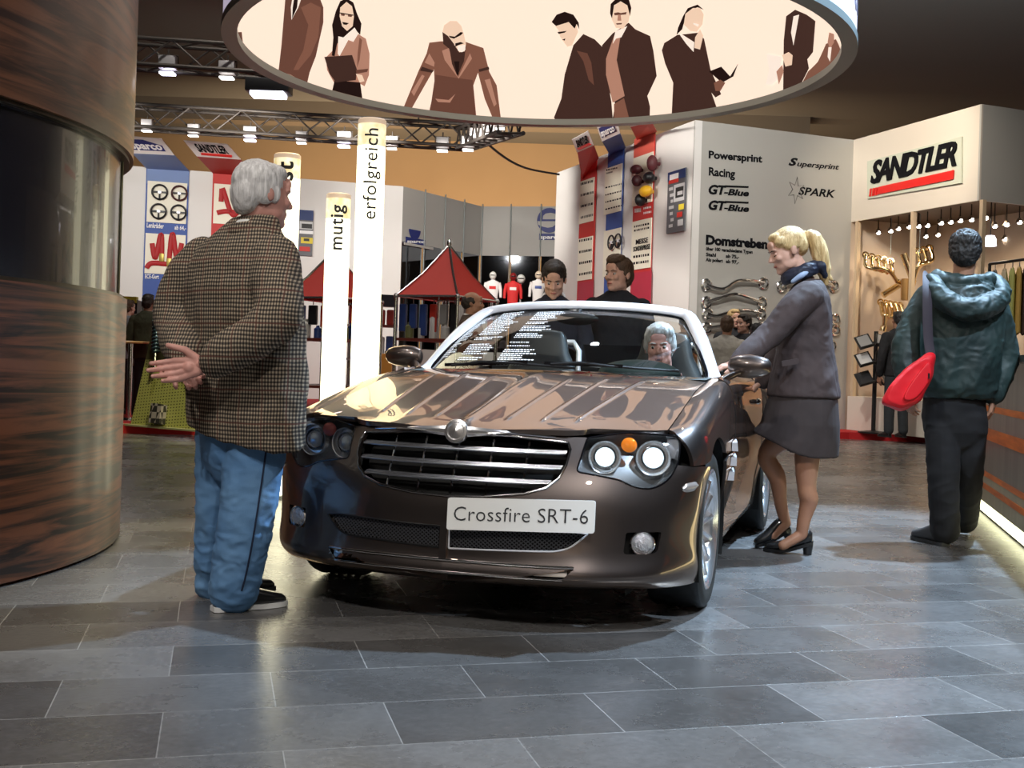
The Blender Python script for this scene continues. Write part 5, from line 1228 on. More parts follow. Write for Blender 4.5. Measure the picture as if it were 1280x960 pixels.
# sparco roundels on the grey upper walls
def roundel(W, cx, cy, rpx, label, lab_y0, lab_y1, x0, x1):
    r = mid_empty('round_sign', W.hit(cx, cy, .02), label, 'sign'); c = W.hit(cx, cy, .01); R_ = rpx * c.y / FPX; M = frame(c, W.u, (0, 0, 1), W.n)
    mb = MB(); mb.lathe([(0, 0), (R_, 0), (R_, .02), (0, .02)], 36, M); mb.build('disc', M_inkblue, r)
    for sg0 in (1, -1):
        mb = MB(); mb.prism([(R_ * x * sg0, R_ * y * sg0) for x, y in ((-.52, .08), (.96, .08), (.90, .36), (.50, .52), (.1, .60), (-.3, .54), (-.5, .36))][::sg0], M @ Matrix.Translation((0, 0, .02)), .006); mb.build('roundel_gap', M_grey, r, smooth=False)
    mb = MB(); W.pslab(mb, x0, lab_y0, x1, lab_y1, .01, .012); mb.build('name_plate', M_inkblue, r, smooth=False)
    W.text('sparco', x0 + .6, lab_y1 - 1.5, x1 - .6, lab_y1 - 1.5, (lab_y1 - lab_y0) * .55, .025, .03).build('name_lettering', M_inkw, r, smooth=False)
roundel(WM2, 687.5, 275.5, 15.5, 'large blue roundel over a sparco plate, on the far grey wall', 292, 300, 675, 703)
r = mid_empty('round_sign', WM1.hit(518, 298, .02), 'small blue half roundel over a sparco plate, mirrored on the left grey panel', 'sign')
c = WM1.hit(519, 287.5, .02); M = frame(c, WM1.u, (0, 0, 1), WM1.n); mb = MB(); mb.lathe([(0, 0), (.20, 0), (.20, .02), (0, .02)], 24, M, R(-180), 0); mb.build('disc', M_inkblue, r)
mb = MB(); WM1.pslab(mb, 507, 298, 531, 305, .02, .012); mb.build('name_plate', M_inkblue, r, smooth=False); WM1.text('sparco', 508, 303.5, 530, 304, 4, .034, .02).build('name_lettering', M_inkw, r, smooth=False)
mb = MB(); WM1.slab(mb, .02, WM1.len * .35, WM1.sz(520, 309)[1], zM - .02, .045, .02); lone('side_panel_board', mb, M_grey, 'small grey board with the half roundel, at the left end of the mirror wall', 'board')
# ---- trusses and lamps
M_truss = mat('truss aluminium', (.065, .055, .048), rough=.55, metal=.5)
def truss(a, b, label, w=.32, nb=None, thick=.028):
    a, b = Vector(a), Vector(b); r = mid_empty('lighting_truss', (a + b) / 2, label, 'truss'); d = b - a; L = d.length; d.normalize(); s = d.cross(Vector((0, 0, 1))).normalized()
    offs = [s * (i * w / 2) + Vector((0, 0, j * w / 2)) for i, j in ((-1, -1), (1, -1), (1, 1), (-1, 1))]
    for o in offs: mb = MB(); mb.cyl(a + o, b + o, thick, 8); mb.build('chord', M_truss, r)
    nb = nb or int(L / (w * 1.15)); mb = MB()
    for k in range(nb):
        p, q = a + d * (L * k / nb), a + d * (L * (k + 1) / nb)
        for i in range(4):
            o1, o2 = offs[i], offs[(i + 1) % 4]
            if k % 2: o1, o2 = o2, o1
            mb.cyl(p + o1, q + o2, thick * .5, 6)
    lat = mb.build('lattice', M_truss, r); lat['kind'] = 'stuff'
    for t in (.12, .88): mb = MB(); p = a + d * (L * t); mb.cyl(p + Vector((0, 0, w / 2)), (p.x, p.y, 8.0), .012, 6); mb.build('hanger', M_truss, r)
    return r
def pxl(px, py, Y): return tuple(at(px, py, Y))
truss(pxl(20, 57, 14.0), pxl(420, 84, 14.0), 'upper lighting truss at the left, hanging in front of the ochre wall')
truss(pxl(20, 137, 18.5), pxl(592, 172, 18.5), 'lower lighting truss over the left stand, with small floodlights', .36)
truss(pxl(583, 174, 18.5), pxl(640, 150, 13.5), 'short lighting truss running towards the viewer, under the ring', .30)
M_lampgrey = mat('lamp housing', (.42, .40, .40), rough=.4, metal=.3)
def flood(px, py, Y, s, lit, label):
    c = at(px, py, Y); r = mid_empty('flood_lamp', c, label, 'flood lamp', 'small floodlights on the trusses'); k = s * 1.3 * Y / FPX
    mb = MB(); mb.box(c + Vector((0, 0, .10 * k / .3)), (k * .95, k * .7, k * .75), bev=k * .06); mb.build('housing', M_lampgrey, r)
    col = {2: (srgb(225, 225, 255), 6), 1: ((1, .97, .92), 2.2), 0: ((1, .9, .8), .8)}[lit]
    mb = MB(); mb.box(c + Vector((0, -.02, -.30 * k)), (k * .8, k * .6, k * .12), bev=k * .03); mb.build('lens', mat('lamp glow %d' % lit, (.9, .9, .9), emit=col), r)
    mb = MB(); mb.tube([c + Vector((-k * .55, 0, .1 * k)), c + Vector((-k * .55, 0, k * .75)), c + Vector((k * .55, 0, k * .75)), c + Vector((k * .55, 0, .1 * k))], k * .05, 6); mb.cyl(c + Vector((0, 0, k * .75)), c + Vector((0, 0, k * 1.1)), k * .05, 6); mb.build('yoke', M_truss, r)
for a in ((211, 86, 14, 17, 2, 'left lamp on the upper truss, lit bluish white'), (285, 92, 14, 16, 1, 'right lamp on the upper truss, dimmer than its neighbour'),
          (185, 160, 18.5, 11, 1, 'floodlight above the sparco head of the blue banner'), (243, 166, 18.5, 11, 1, 'floodlight above the SANDTLER head of the left red banner'), (314, 171, 18.5, 13, 2, 'bright bluish floodlight above the head of the grey-haired man'), (378, 175, 18.5, 11, 1, 'floodlight between two bright bluish ones on the lower truss'), (431, 178, 18.5, 14, 2, 'bright bluish floodlight left of the tall pillar top'),
          (491, 182, 18.5, 12, 0, 'floodlight just right of the tall pillar top'), (554, 184, 18.5, 13, 1, 'floodlight at the right end of the lower truss'), (586, 183, 17.5, 13, 1, 'nearest pale floodlight at the truss corner'), (596, 172, 16.5, 12, 1, 'floodlight second along the short truss'), (612, 164, 15.5, 12, 1, 'floodlight third along the short truss'), (626, 157, 14.5, 11, 1, 'floodlight under the rim of the banner ring')): flood(*a)
c = at(337, 117, 13.5); w_ = mid_empty('wall_washer', c, 'long dark lamp glowing white and blue, under the left rim of the banner ring', 'lamp')
mb = MB(); mb.box(c + Vector((0, 0, .08)), (.52, .3, .16), bev=.02); mb.build('housing', M_black, w_); mb = MB(); mb.box(c + Vector((0, -.02, -.02)), (.40, .24, .05), bev=.01); mb.build('glowing_tube', mat('washer glow', (.9, .9, .9), emit=(srgb(235, 235, 255), 5)), w_)
mb = MB(); mb.cyl(c + Vector((0, 0, .16)), (c.x, c.y, 8.0), .012, 6); mb.build('hanger', M_truss, w_)
# grey beam and dark ceiling edge in front of the ochre wall
mb = MB(); p, q = at(100, 128, 31), at(620, 158, 31); mb.add([(-16, 31, p.z + .55), (8, 31, p.z + .35), (8, 31, p.z - .25), (-16, 31, p.z - .4), (-16, 31.6, p.z + .55), (8, 31.6, p.z + .35), (8, 31.6, p.z - .25), (-16, 31.6, p.z - .4)], [(0, 1, 2, 3), (7, 6, 5, 4), (0, 4, 5, 1), (3, 2, 6, 7), (1, 5, 6, 2), (0, 3, 7, 4)])
tag(mb.build('trim_beam', mat('grey beam', (.20, .17, .13), rough=.8), smooth=False), kind='structure')
# cable from the truss to the right stand
pts = [at(603, 173, 16.5), at(625, 192, 17), at(650, 207, 17.5), at(675, 214, 18), at(700, 218, 18.2)]
mb = MB(); mb.tube([tuple(p) for p in curve3([tuple(p) for p in pts], 24)], .018, 6); lone('power_cable', mb, M_black, 'black cable sagging from the truss to the top of the right stand', 'cable', smooth=True)
# ================================================================ displays and goods
M_tent = mat('red tent cloth', (.50, .030, .018), rough=.65, bump=(3, .2, .03)); M_shelf = mat('reddish shelf board', (.16, .035, .025), rough=.4); M_wood = mat('wood top', (.36, .20, .09), rough=.4)
PK = [mat('package ' + n, c, rough=.35) for n, c in (('white', (.6, .6, .56)), ('black', (.02, .02, .022)), ('olive', (.16, .17, .07)), ('grey', (.25, .25, .25)), ('red', (.42, .03, .02)), ('blue', (.03, .06, .22)), ('silver', (.5, .5, .5)), ('orange', (.75, .28, .02)))]
def tent(apx, P, L, Q, label, seed):
    A = at(*apx); P, L, Q = at(*P), at(*L), at(*Q); z = P.z; L.z = Q.z = z; K = L + Q - P; A = Vector(((L.x + Q.x) / 2, (L.y + Q.y) / 2, A.z))
    c = (L + Q) / 2; t = empty('display_rack', (c.x, c.y, .1), 0, label, 'display rack')
    C4 = [P, Q, K, L]
    for i in range(4):
        a, b = C4[i], C4[(i + 1) % 4]; m = (a + b) / 2; mb = MB(); rows = []
        for s in np.linspace(0, 1, 9):
            x, y = a * (1 - s) + A * s, b * (1 - s) + A * s; sag = .045 * sin(pi * s)
            rows.append([x * (1 - k) + y * k - Vector((0, 0, sag)) for k in (0.01, .25, .5, .75, .99)])
        mb.grid(rows); mb.build('canopy_panel', M_tent, t)
        mb = MB(); mb.tube([a, a * .5 + A * .5 - Vector((0, 0, .04)), A], .014, 6); mb.build('canopy_rib', M_pole, t)
        mb = MB(); mb.cyl(a, (a.x, a.y, .1), .020, 10); mb.ell(a, (.03, .03, .03)); mb.build('pole', M_pole, t)
        mb = MB(); mb.cyl(a, b, .014, 8); mb.build('top_rail', M_pole, t)
    for zz in (z - .50, z - 1.05):
        mb = MB(); mb.add([(p.x, p.y, zz) for p in C4] + [(p.x, p.y, zz + .03) for p in C4], [(3, 2, 1, 0), (4, 5, 6, 7), (0, 1, 5, 4), (1, 2, 6, 5), (2, 3, 7, 6), (3, 0, 4, 7)]); mb.build('shelf', M_shelf, t, smooth=False)
    mb = MB(); mb.cyl(A, (A.x, A.y, .1), .022, 8); mb.ell(A + Vector((0, 0, .02)), (.03, .03, .05)); mb.build('centre_pole', M_pole, t)
    return C4, z
def goods_on(C4, z, n, side, seed, where):
    """packages hanging under the canopy edge between two corners"""
    rg = random.Random(seed); a, b = C4[side[0]], C4[side[1]]; inn = ((C4[0] + C4[2]) / 2 - (a + b) / 2) * .12
    for k in range(n):
        s = (k + .5) / n; p = a * (1 - s) + b * s + inn; d = (b - a).normalized(); h = rg.uniform(.22, .36); w = (b - a).length / n * .66; m = PK[rg.randrange(7)]
        M = frame(Vector((p.x, p.y, z - .09 - h / 2)), d, (0, 0, 1)); mb = MB(); mb.box((0, 0, 0), (w, h, .05), bev=.012); mb.v = [tuple(M @ Vector(q)) for q in mb.v]
        root = lone('hanging_package', mb, m, '%s package hanging in the rack %s' % (m.name.split()[-1], where), 'package', 'packages hanging in the rack ' + where)
        mb = MB(); mb.tube([(p.x, p.y, z - .085), (p.x, p.y, z - .03)], .006, 6); mb.build('hook', M_pole, root)
def cans_on(C4, zz, n, seed, where):
    rg = random.Random(seed); c = (C4[0] + C4[2]) / 2
    for k in range(n):
        e = [(3, 0), (0, 1)][k % 2]; s = (k // 2 + .6) / (n / 2 + .4); p = (C4[e[0]] * (1 - s) + C4[e[1]] * s) * .86 + c * .14; h = rg.uniform(.14, .30); r = rg.uniform(.035, .06); m = PK[rg.randrange(7)]
        mb = MB(); mb.lathe([(r, 0), (r, h * .75), (r * .45, h * .86), (r * .45, h), (0, h)], 14, Matrix.Translation((p.x, p.y, zz))); lone('bottle', mb, m, '%s bottle on a shelf of the rack %s' % (m.name.split()[-1], where), 'bottle', 'bottles in the rack ' + where, True)
C4, z = tent((562, 307, 12.9), (573, 370, 12.3), (496, 370.6, 12.6), (622, 375, 13.1), 'chrome display rack with a red pyramid canopy, right of the tall pillar', 1)
goods_on(C4, z, 6, (3, 0), 5, 'right of the tall pillar'); goods_on(C4, z, 4, (0, 1), 6, 'right of the tall pillar'); cans_on(C4, z - .47, 8, 3, 'right of the tall pillar')
C4, z = tent((419, 313, 13.4), (428, 372, 12.9), (352, 371, 13.2), (478, 376, 13.7), 'chrome display rack with a red pyramid canopy, behind the mutig pillar', 2)
goods_on(C4, z, 5, (3, 0), 8, 'behind the mutig pillar'); cans_on(C4, z - .47, 8, 9, 'behind the mutig pillar')
# tall goods shelf between the racks
g = empty('goods_shelf', tuple(at(466, 440, 15.5).xy) + (.1,), 0, 'dark shelf crowded with bagged parts, right of the tall pillar', 'shelf'); a, b = at(438, 365, 15.5), at(496, 365, 15.7)
for zz in (.45, .95, 1.42): mb = MB(); mb.bar((a.x, a.y, zz), (b.x, b.y, zz), .35, .03); mb.build('shelf_board', M_shelf, g, smooth=False)
mb = MB(); mb.bar((a.x, a.y, a.z - .1), (b.x, b.y, a.z - .1), .3, .16); mb.build('header_panel', mat('dark navy header', (.02, .022, .035), rough=.5), g, smooth=False)
for p in (a, b): mb = MB(); mb.bar((p.x, p.y + .12, .1), (p.x, p.y + .12, a.z), .04, .04); mb.build('upright', M_pole, g, smooth=False)
rg = random.Random(11)
for zz, hh in ((.465, .38), (.965, .36), (1.435, .30)):
    for k in range(5):
        s = (k + .5) / 5; p = a * (1 - s) + b * s; m = PK[rg.randrange(7)]; h = hh * rg.uniform(.7, 1); mb = MB(); mb.box((p.x, p.y - .02, zz + h / 2), (.10, .12, h), bev=.02); lone('bagged_part', mb, m, '%s bagged part on the dark shelf right of the tall pillar' % m.name.split()[-1], 'package', 'bagged parts on the dark shelf')
p = at(484, 468, 12.0); mb = MB(); mb.box((p.x, p.y, p.z + .11), (.11, .09, .22), bev=.01); o = lone('oil_can', mb, PK[7], 'orange canister between the tall pillar and the left door mirror', 'canister')
mb = MB(); mb.box((p.x, p.y, p.z + .235), (.05, .05, .03), bev=.008); mb.build('cap', PK[1], o)
mb = MB(); q = p; mb.box((q.x, q.y, q.z / 2), (.3, .3, q.z), bev=.01); lone('display_block', mb, PK[1], 'dark block carrying the orange canister, mostly hidden by the car', 'display block')
# mannequins in race suits
zl = at(645, 391, 22.5).z; mb = MB(); a, b = at(596, 392, 22.5), at(700, 393, 22.5); mb.bar((a.x, 22.5, zl - .02), (b.x, 22.5, zl - .02), .5, .04); led = lone('display_ledge', mb, M_shelf, 'long ledge carrying the race suit mannequins, behind the car', 'shelf')
for k, x in enumerate((a.x + .05, b.x - .05)): mb = MB(); mb.bar((x, 22.5, .1), (x, 22.5, zl - .04), .05, .05); mb.build('ledge_leg', M_pole, led)
M_suitw = mat('white race suit', (.66, .64, .62), rough=.7); M_suitr = mat('red race suit', (.50, .015, .015), rough=.7)
def mannequin(px, py, k, ms, mh, label, band):
    c = at(px, py, 22.5); u = k * 22.5 / FPX; r = empty('race_suit_mannequin', (c.x, c.y, zl), 0, label, 'mannequin')
    def P(x, y, z): return c + Vector((x * u, y * u, z * u))
    mb = MB(); rows = []
    for z, w, d in ((-3.2, .62, .36), (-2.2, .66, .38), (-1.5, .78, .42), (-.95, .86, .42), (-.72, .70, .36), (-.58, .30, .26), (-.48, .24, .22)): rows.append([P(w * cos(t), d * sin(t), z) for t in np.linspace(0, 2 * pi, 20, endpoint=False)])
    mb.grid(rows, True); 
    for s in (-1, 1): mb.tube([P(s * .74, 0, -.85), P(s * .95, .05, -1.6), P(s * 1.0, -.1, -2.6)], [.24 * u, .2 * u, .16 * u], 10)
    mb.build('race_suit', ms, r)
    mb = MB(); mb.ell(P(0, 0, 0), (.42 * u, .48 * u, .50 * u)); mb.build('helmet', mh, r)
    mb = MB(); mb.ell(P(0, -.14, .02), (.36 * u, .36 * u, .16 * u)); mb.build('visor', M_gloss, r)
    mb = MB(); mb.box(P(0, -.40, -1.45), (.8 * u, .06 * u, .36 * u), bev=.02 * u); mb.build('chest_patch', band, r)
    mb = MB(); mb.cyl(P(0, 0, -3.1), (P(0, 0, 0).x, P(0, 0, 0).y, zl), .2 * u, 10); mb.build('stand', M_pole, r)
mannequin(617, 344.5, 10.5, M_suitw, PK[0], 'small mannequin in a white race suit and white helmet, leftmost of the row', M_suitr)
mannequin(642.5, 346, 10.5, M_suitr, mat('dark red helmet', (.16, .01, .01), rough=.25), 'small mannequin in a bright red race suit, centre of the row', M_suitw)
mannequin(674, 344, 10.5, M_suitw, mat('cream helmet', (.6, .5, .38), rough=.3), 'small mannequin in a white race suit, right of the red one', PK[5])
def helmet(c, r, m, label, group=None):
    h = mid_empty('crash_helmet', Vector(c) - Vector((0, 0, r)), label, 'helmet', group); mb = MB(); mb.ell(c, (r * .92, r * 1.1, r)); mb.build('shell', m, h); mb = MB(); mb.ell(Vector(c) + Vector((0, -r * .35, .05 * r)), (r * .8, r * .82, r * .32)); mb.build('visor', M_gloss, h)
c = at(652, 350, 22.66); mb = MB(); mb.bar((c.x, c.y, zl), (c.x, c.y, c.z - .08), .03, .03, up=(0, 1, 0)); lone('helmet_post', mb, M_pole, 'thin post carrying a white helmet behind the red mannequin', 'post'); helmet(tuple(c + Vector((0, 0, .02))), .095, PK[0], 'white crash helmet on a post behind the red mannequin')
# ---- left: tilted perforated ramp with shock absorbers
def perf_mat():
    m = bpy.data.materials.new('yellow-lit perforated sheet'); m.use_nodes = True; nt = m.node_tree; b = nt.nodes['Principled BSDF']; N = nt.nodes.new; L = nt.links.new
    tc = N('ShaderNodeTexCoord'); br = N('ShaderNodeTexBrick'); br.inputs['Scale'].default_value = 1; br.inputs['Brick Width'].default_value = .040; br.inputs['Row Height'].default_value = .036; br.inputs['Mortar Size'].default_value = .0125; br.offset = 0; br.inputs['Mortar Smooth'].default_value = .1
    L(tc.outputs['UV'], br.inputs[0]); br.inputs['Color1'].default_value = (.03, .03, .008, 1); br.inputs['Color2'].default_value = (.05, .05, .012, 1); br.inputs['Mortar'].default_value = (.50, .50, .16, 1)  # yellow-green light on the panel is put into the sheet colour
    L(br.outputs[0], b.inputs['Base Color']); b.inputs['Metallic'].default_value = .35; b.inputs['Roughness'].default_value = .38; return m
P0, P1 = ground(164, 531, .1), ground(247, 538, .1); up = Vector((0.05, .42, 1.55)); P3, P2 = P0 + up + Vector((.14, 0, .12)), P1 + up * 1.07 + Vector((-.02, 0, .08))
ramp = empty('tilted_display_panel', tuple((P0 + P1) / 2), 0, 'tilted perforated yellow-lit panel carrying shock absorbers, between the drum and the grey-haired man', 'display panel')
def rp(s, t): return (P0 * (1 - s) + P1 * s) * (1 - t) + (P3 * (1 - s) + P2 * s) * t
nR_ = (P1 - P0).cross(up).normalized(); 
if nR_.y > 0: nR_ = -nR_
def rslab(nm, t0, t1, m, d=.02):
    mb = MB(); q = [rp(0, t0), rp(1, t0), rp(1, t1), rp(0, t1)]; mb.add([p for p in q] + [p - nR_ * d for p in q], [(0, 1, 2, 3), (7, 6, 5, 4), (0, 4, 5, 1), (1, 5, 6, 2), (2, 6, 7, 3), (3, 7, 4, 0)])
    o = mb.build(nm, m, ramp, smooth=False); uv = o.data.uv_layers.new(name='UVMap')
    for l in o.data.loops:
        c = o.data.vertices[l.vertex_index].co; uv.data[l.index].uv = (c.x, (c - P0).dot(up.normalized()))
    return o
rslab('perforated_sheet', 0, .46, perf_mat()); rslab('plain_sheet', .46, .74, mat('dull yellow-lit sheet', (.16, .15, .06), rough=.4, metal=.5)); rslab('top_sheet', .74, 1.0, mat('brown panel', (.07, .035, .02), rough=.5))
mb = MB(); mb.bar(rp(-.08, -.004) + nR_ * .03, rp(1.06, -.004) + nR_ * .03, .08, .02); mb.build('foot_ledge', mat('pale yellow-lit edge', (.62, .6, .35), rough=.35, metal=.5), ramp)
mb = MB(); mb.bar(rp(.5, .95) - nR_ * .03, (rp(.5, .95).x, rp(.5, 1).y + .45, .1), .04, .04); mb.build('rear_strut', M_black, ramp)
def on_ramp(px, py, off=.05):
    d = ray(px, py); o = Vector((0, 0, EYE)); q = P0 + nR_ * off; return o + d * ((q - o).dot(nR_) / d.dot(nR_))
M_spring = mat('blue-grey spring', (.035, .06, .085), rough=.35, metal=.5)
for (a, b, lb) in (((197, 399), (194, 462), 'left one'), ((214, 405), (207, 456), 'right one')):
    A, B = on_ramp(*a, .07), on_ramp(*b, .07); r = mid_empty('shock_absorber', B, 'dark coil-over shock absorber on the yellow-lit panel, ' + lb, 'shock absorber', 'shock absorbers on the brass panel')
    d = (B - A); L_ = d.length; d.normalize(); mb = MB(); mb.cyl(A, A + d * L_ * .68, .032, 12); mb.build('body', M_spring, r)
    mb = MB(); s1 = d.orthogonal().normalized(); s2 = d.cross(s1); mb.tube([A + d * (L_ * (.04 + .62 * k / 90)) + (s1 * cos(k * .62) + s2 * sin(k * .62)) * .046 for k in range(91)], .011, 6); mb.build('coil_spring', M_spring, r)
    mb = MB(); mb.cyl(A + d * L_ * .66, B, .018, 10); mb.ell(B, (.03, .03, .03)); mb.build('rod', M_pole, r)
A = on_ramp(227, 452, .05); mb = MB(); mb.cyl(A, on_ramp(233, 470, .05), .02, 8); mb.ell(A, (.03, .03, .035)); lone('link_rod', mb, M_pole, 'short chrome link on the yellow-lit panel, beside the hands of the grey-haired man', 'car part', smooth=True)
q = [on_ramp(194, 530, .012), on_ramp(207, 531, .012), on_ramp(210, 507, .012), on_ramp(197, 506, .012)]
def checker_mat(name, a, b, s):
    m = bpy.data.materials.new(name); m.use_nodes = True; nt = m.node_tree; c = nt.nodes.new('ShaderNodeTexChecker'); c.inputs['Scale'].default_value = s; c.inputs[1].default_value = (*a, 1); c.inputs[2].default_value = (*b, 1)
    tc = nt.nodes.new('ShaderNodeTexCoord'); nt.links.new(tc.outputs['Object'], c.inputs[0]); nt.links.new(c.outputs[0], nt.nodes['Principled BSDF'].inputs['Base Color']); return m
mb = MB(); mb.add([p + nR_ * .0 for p in q] + [p + nR_ * .09 for p in q], [(0, 1, 2, 3), (7, 6, 5, 4), (0, 4, 5, 1), (1, 5, 6, 2), (2, 6, 7, 3), (3, 7, 4, 0)])
lone('pedal_block', mb, checker_mat('checkered pedal', (.30, .26, .26), (.02, .018, .02), 14.), 'small checkered pedal block at the foot of the yellow-lit panel', 'pedal')
# shelf with helmet and boxes at the far left, table with chrome leg
c = at(170, 393, 16.0); mb = MB(); mb.box((c.x - .1, c.y, c.z - .02), (.9, .4, .04)); sh = lone('side_shelf', mb, M_white, 'white shelf board with boxes and a helmet, next to the dark drum', 'shelf')
mb = MB(); mb.box((c.x - .1, c.y + .1, (c.z + .06) / 2), (.7, .1, c.z - .14)); mb.build('shelf_support', M_black, sh)
helmet((at(187, 380, 16.0).x, 16.0, c.z + .12), .12, PK[0], 'white crash helmet on the white shelf beside the drum')
for px, w, h, m, t in ((163, .13, .15, PK[2], 'olive'), (171, .07, .2, PK[1], 'black'), (176, .06, .19, PK[0], 'white')): p = at(px, 390, 15.95); mb = MB(); mb.box((p.x, p.y, c.z + h / 2), (w, .12, h), bev=.006); lone('product_box', mb, m, t + ' product box standing on the white shelf beside the drum', 'box', 'boxes on the white shelf')
p = at(164, 368, 15.9); mb = MB(); mb.box((p.x - .0, 15.9, c.z + .2), (.20, .1, .09), bev=.006); lone('product_box', mb, mat('yellow box', (.6, .55, .05), rough=.4), 'bright yellow box lying on the others on the white shelf', 'box', 'boxes on the white shelf')
t = at(158, 426, 14.2); tb = empty('bistro_table', (t.x, t.y, .1), 0, 'small wooden bistro table with a chrome leg, next to the drum', 'table')
mb = MB(); mb.lathe([(0, 0), (.32, 0), (.33, .015), (.32, .03), (0, .03)], 32, Matrix.Translation((t.x, t.y, t.z - .03))); mb.build('table_top', M_wood, tb)
mb = MB(); mb.cyl((t.x + .1, t.y - .1, .12), (t.x + .1, t.y - .1, t.z - .03), .03, 12); mb.build('leg', M_pole, tb); mb = MB(); mb.lathe([(0, .13), (.05, .13), (.22, .11), (.22, .1), (0, .1)], 24, Matrix.Translation((t.x + .1, t.y - .1, 0))); mb.build('base', M_pole, tb)
# ---- showcase on the right
def ysh(px): return WS.hit(px, 320, -.5).y
M_goldlit = mat('gold-lit chrome', (.80, .62, .34), rough=.16, metal=1.)  # warm light on the chrome is put into this gold colour
def manifold(flange, coll, tail, Y, n, label, pr=.030):
    Y = ysh(coll[0])
    F0, F1 = at(*flange[0], Y), at(*flange[1], Y + .15); C = at(*coll, Y - .1); r = mid_empty('exhaust_manifold', C, label, 'exhaust manifold', 'exhaust manifolds in the showcase')
    for k in range(n):
        s = k / (n - 1); a = F0 * (1 - s) + F1 * s; d1 = Vector((0, -.12, -.20)); P = curve3([tuple(a), tuple(a + d1), tuple(a * .45 + C * .55 + Vector((0, -.10 + .05 * k, 0))), tuple(C)], 16); mb = MB(); mb.tube([tuple(p) for p in P], pr, 10); mb.build('pipe', M_goldlit, r)
        mb = MB(); mb.tube([a + Vector((.048 * cos(w), .02 * sin(w), .048 * sin(w))) for w in np.linspace(0, 2 * pi, 14, endpoint=False)], .014, 6, closed=True); mb.build('flange_ring', M_goldlit, r)
    if tail: mb = MB(); T = [tuple(at(x, y, Y - .1)) for x, y in tail]; mb.tube([tuple(p) for p in curve3([tuple(C)] + T, 14)], pr * 1.5, 12); mb.build('tail_pipe', M_goldlit, r)
    return r
manifold(((1083, 319), (1114, 327)), (1122, 352), [(1131, 356)], 15.6, 5, 'gold-lit exhaust manifold with a row of ring flanges, hanging at the left of the showcase'); 
manifold(((1148, 314), (1163, 310)), (1143, 350), [(1139, 362)], 15.4, 3, 'gold-lit exhaust manifold next to the middle showcase post')
manifold(((1102, 378), (1126, 382)), (1106, 408), [(1104, 414)], 15.8, 5, 'gold-lit fan-shaped exhaust manifold above the brochure stand', .034)
for a, b, t in (((1130, 317), (1142, 350), 'slanting upwards beside the middle post'), ((1104, 369), (1128, 354), 'lying below the left manifold')): mb = MB(); mb.cyl(at(*a, ysh(a[0]) - .25), at(*b, ysh(a[0]) - .25), .05, 14); lone('tail_pipe', mb, M_goldlit, 'straight gold-lit pipe ' + t, 'pipe', 'loose pipes in the showcase', True)
mb = MB(); p = at(1135, 357, ysh(1135) - .15); mb.cyl(p - Vector((0, 0, .22)), p + Vector((0, 0, .1)), .09, 16); lone('catalyst_can', mb, mat('brown-gold can', (.5, .28, .1), rough=.3, metal=.9), 'short brown-gold canister under the middle manifold', 'canister', None, True)
for px in (1083, 1114, 1150): p = at(px, 318, ysh(px)); mb = MB(); mb.cyl(p, (p.x, p.y, zF + .05), .006, 5); lone('hanging_wire', mb, M_steel, 'thin wire holding up %s manifold in the showcase' % {1083: 'the outer end of the left', 1114: 'the inner end of the left', 1150: 'the middle'}[px], 'wire', 'wires in the showcase', True)
rk = at(1092, 548, 16.6); rack = empty('brochure_stand', (rk.x, rk.y, .1), 0, 'black pole stand with tilted brochure trays, before the exhaust showcase', 'brochure stand')
ztop_ = at(1092, 414, 16.6).z; mb = MB(); mb.cyl((rk.x, rk.y, .1), (rk.x, rk.y, ztop_), .032, 10); mb.build('pole', M_black, rack); mb = MB(); mb.lathe([(0, 0), (.22, 0), (.22, .02), (.04, .04), (0, .04)], 20, Matrix.Translation((rk.x, rk.y, .1))); mb.build('base', M_black, rack)
for px, sd in ((1081, -1), (1104, 1)):
    for py in (427, 449, 473):
        c = at(px, py, 16.5); M = Matrix.Translation(c) @ Matrix.Rotation(R(18 * sd), 4, 'Y') @ Matrix.Rotation(R(-38), 4, 'X') @ Matrix.Rotation(R(90), 4, 'X')
        mb = MB(); mb.box((0, 0, 0), (.22, .23, .02)); mb.box((0, -.12, .03), (.22, .012, .06)); mb.v = [tuple(M @ Vector(p)) for p in mb.v]; tr = mb.build('tray', M_black, rack); 
        mb = MB(); mb.bar(c, (rk.x, rk.y, c.z), .02, .02); mb.build('tray_arm', M_black, rack)
        M2 = M @ Matrix.Translation((0, .0, .014)); mb = MB(); mb.box((0, 0, 0), (.17, .19, .006)); mb.v = [tuple(M2 @ Vector(p)) for p in mb.v]
        lone('brochure', mb, PK[{427: 3, 449: 6, 473: 1}[py]], '%s brochure on the %s %s tray of the black pole stand' % ({427: 'grey', 449: 'silver', 473: 'dark'}[py], {427: 'top', 449: 'middle', 473: 'bottom'}[py], 'left' if sd < 0 else 'right'), 'brochure', 'brochures on the pole stand')
M_bulb = mat('halogen bulb', (1, 1, 1), emit=((1, .93, .82), 14.)); M_refl = mat('lamp cup', (.4, .32, .25), rough=.3, metal=.8)
def halogen(px, py, Y, label):
    c = at(px, py, Y); r = mid_empty('halogen_spot', c, label, 'spotlight', 'halogen spots in the showcase'); mb = MB(); mb.lathe([(.022, .05), (.05, -.01), (.055, -.02)], 14, Matrix.Translation(c)); mb.build('cup', M_refl, r)
    mb = MB(); mb.ell(c + Vector((0, -.015, -.012)), (.036, .036, .03), None, 10, 8); mb.build('bulb', M_bulb, r); mb = MB(); mb.cyl(c + Vector((0, 0, .05)), (c.x, c.y, zF + .05), .008, 6); mb.build('stem', M_black, r)
o_ = ['first', 'second', 'third', 'fourth', 'fifth', 'sixth', 'seventh', 'eighth', 'ninth', 'tenth']
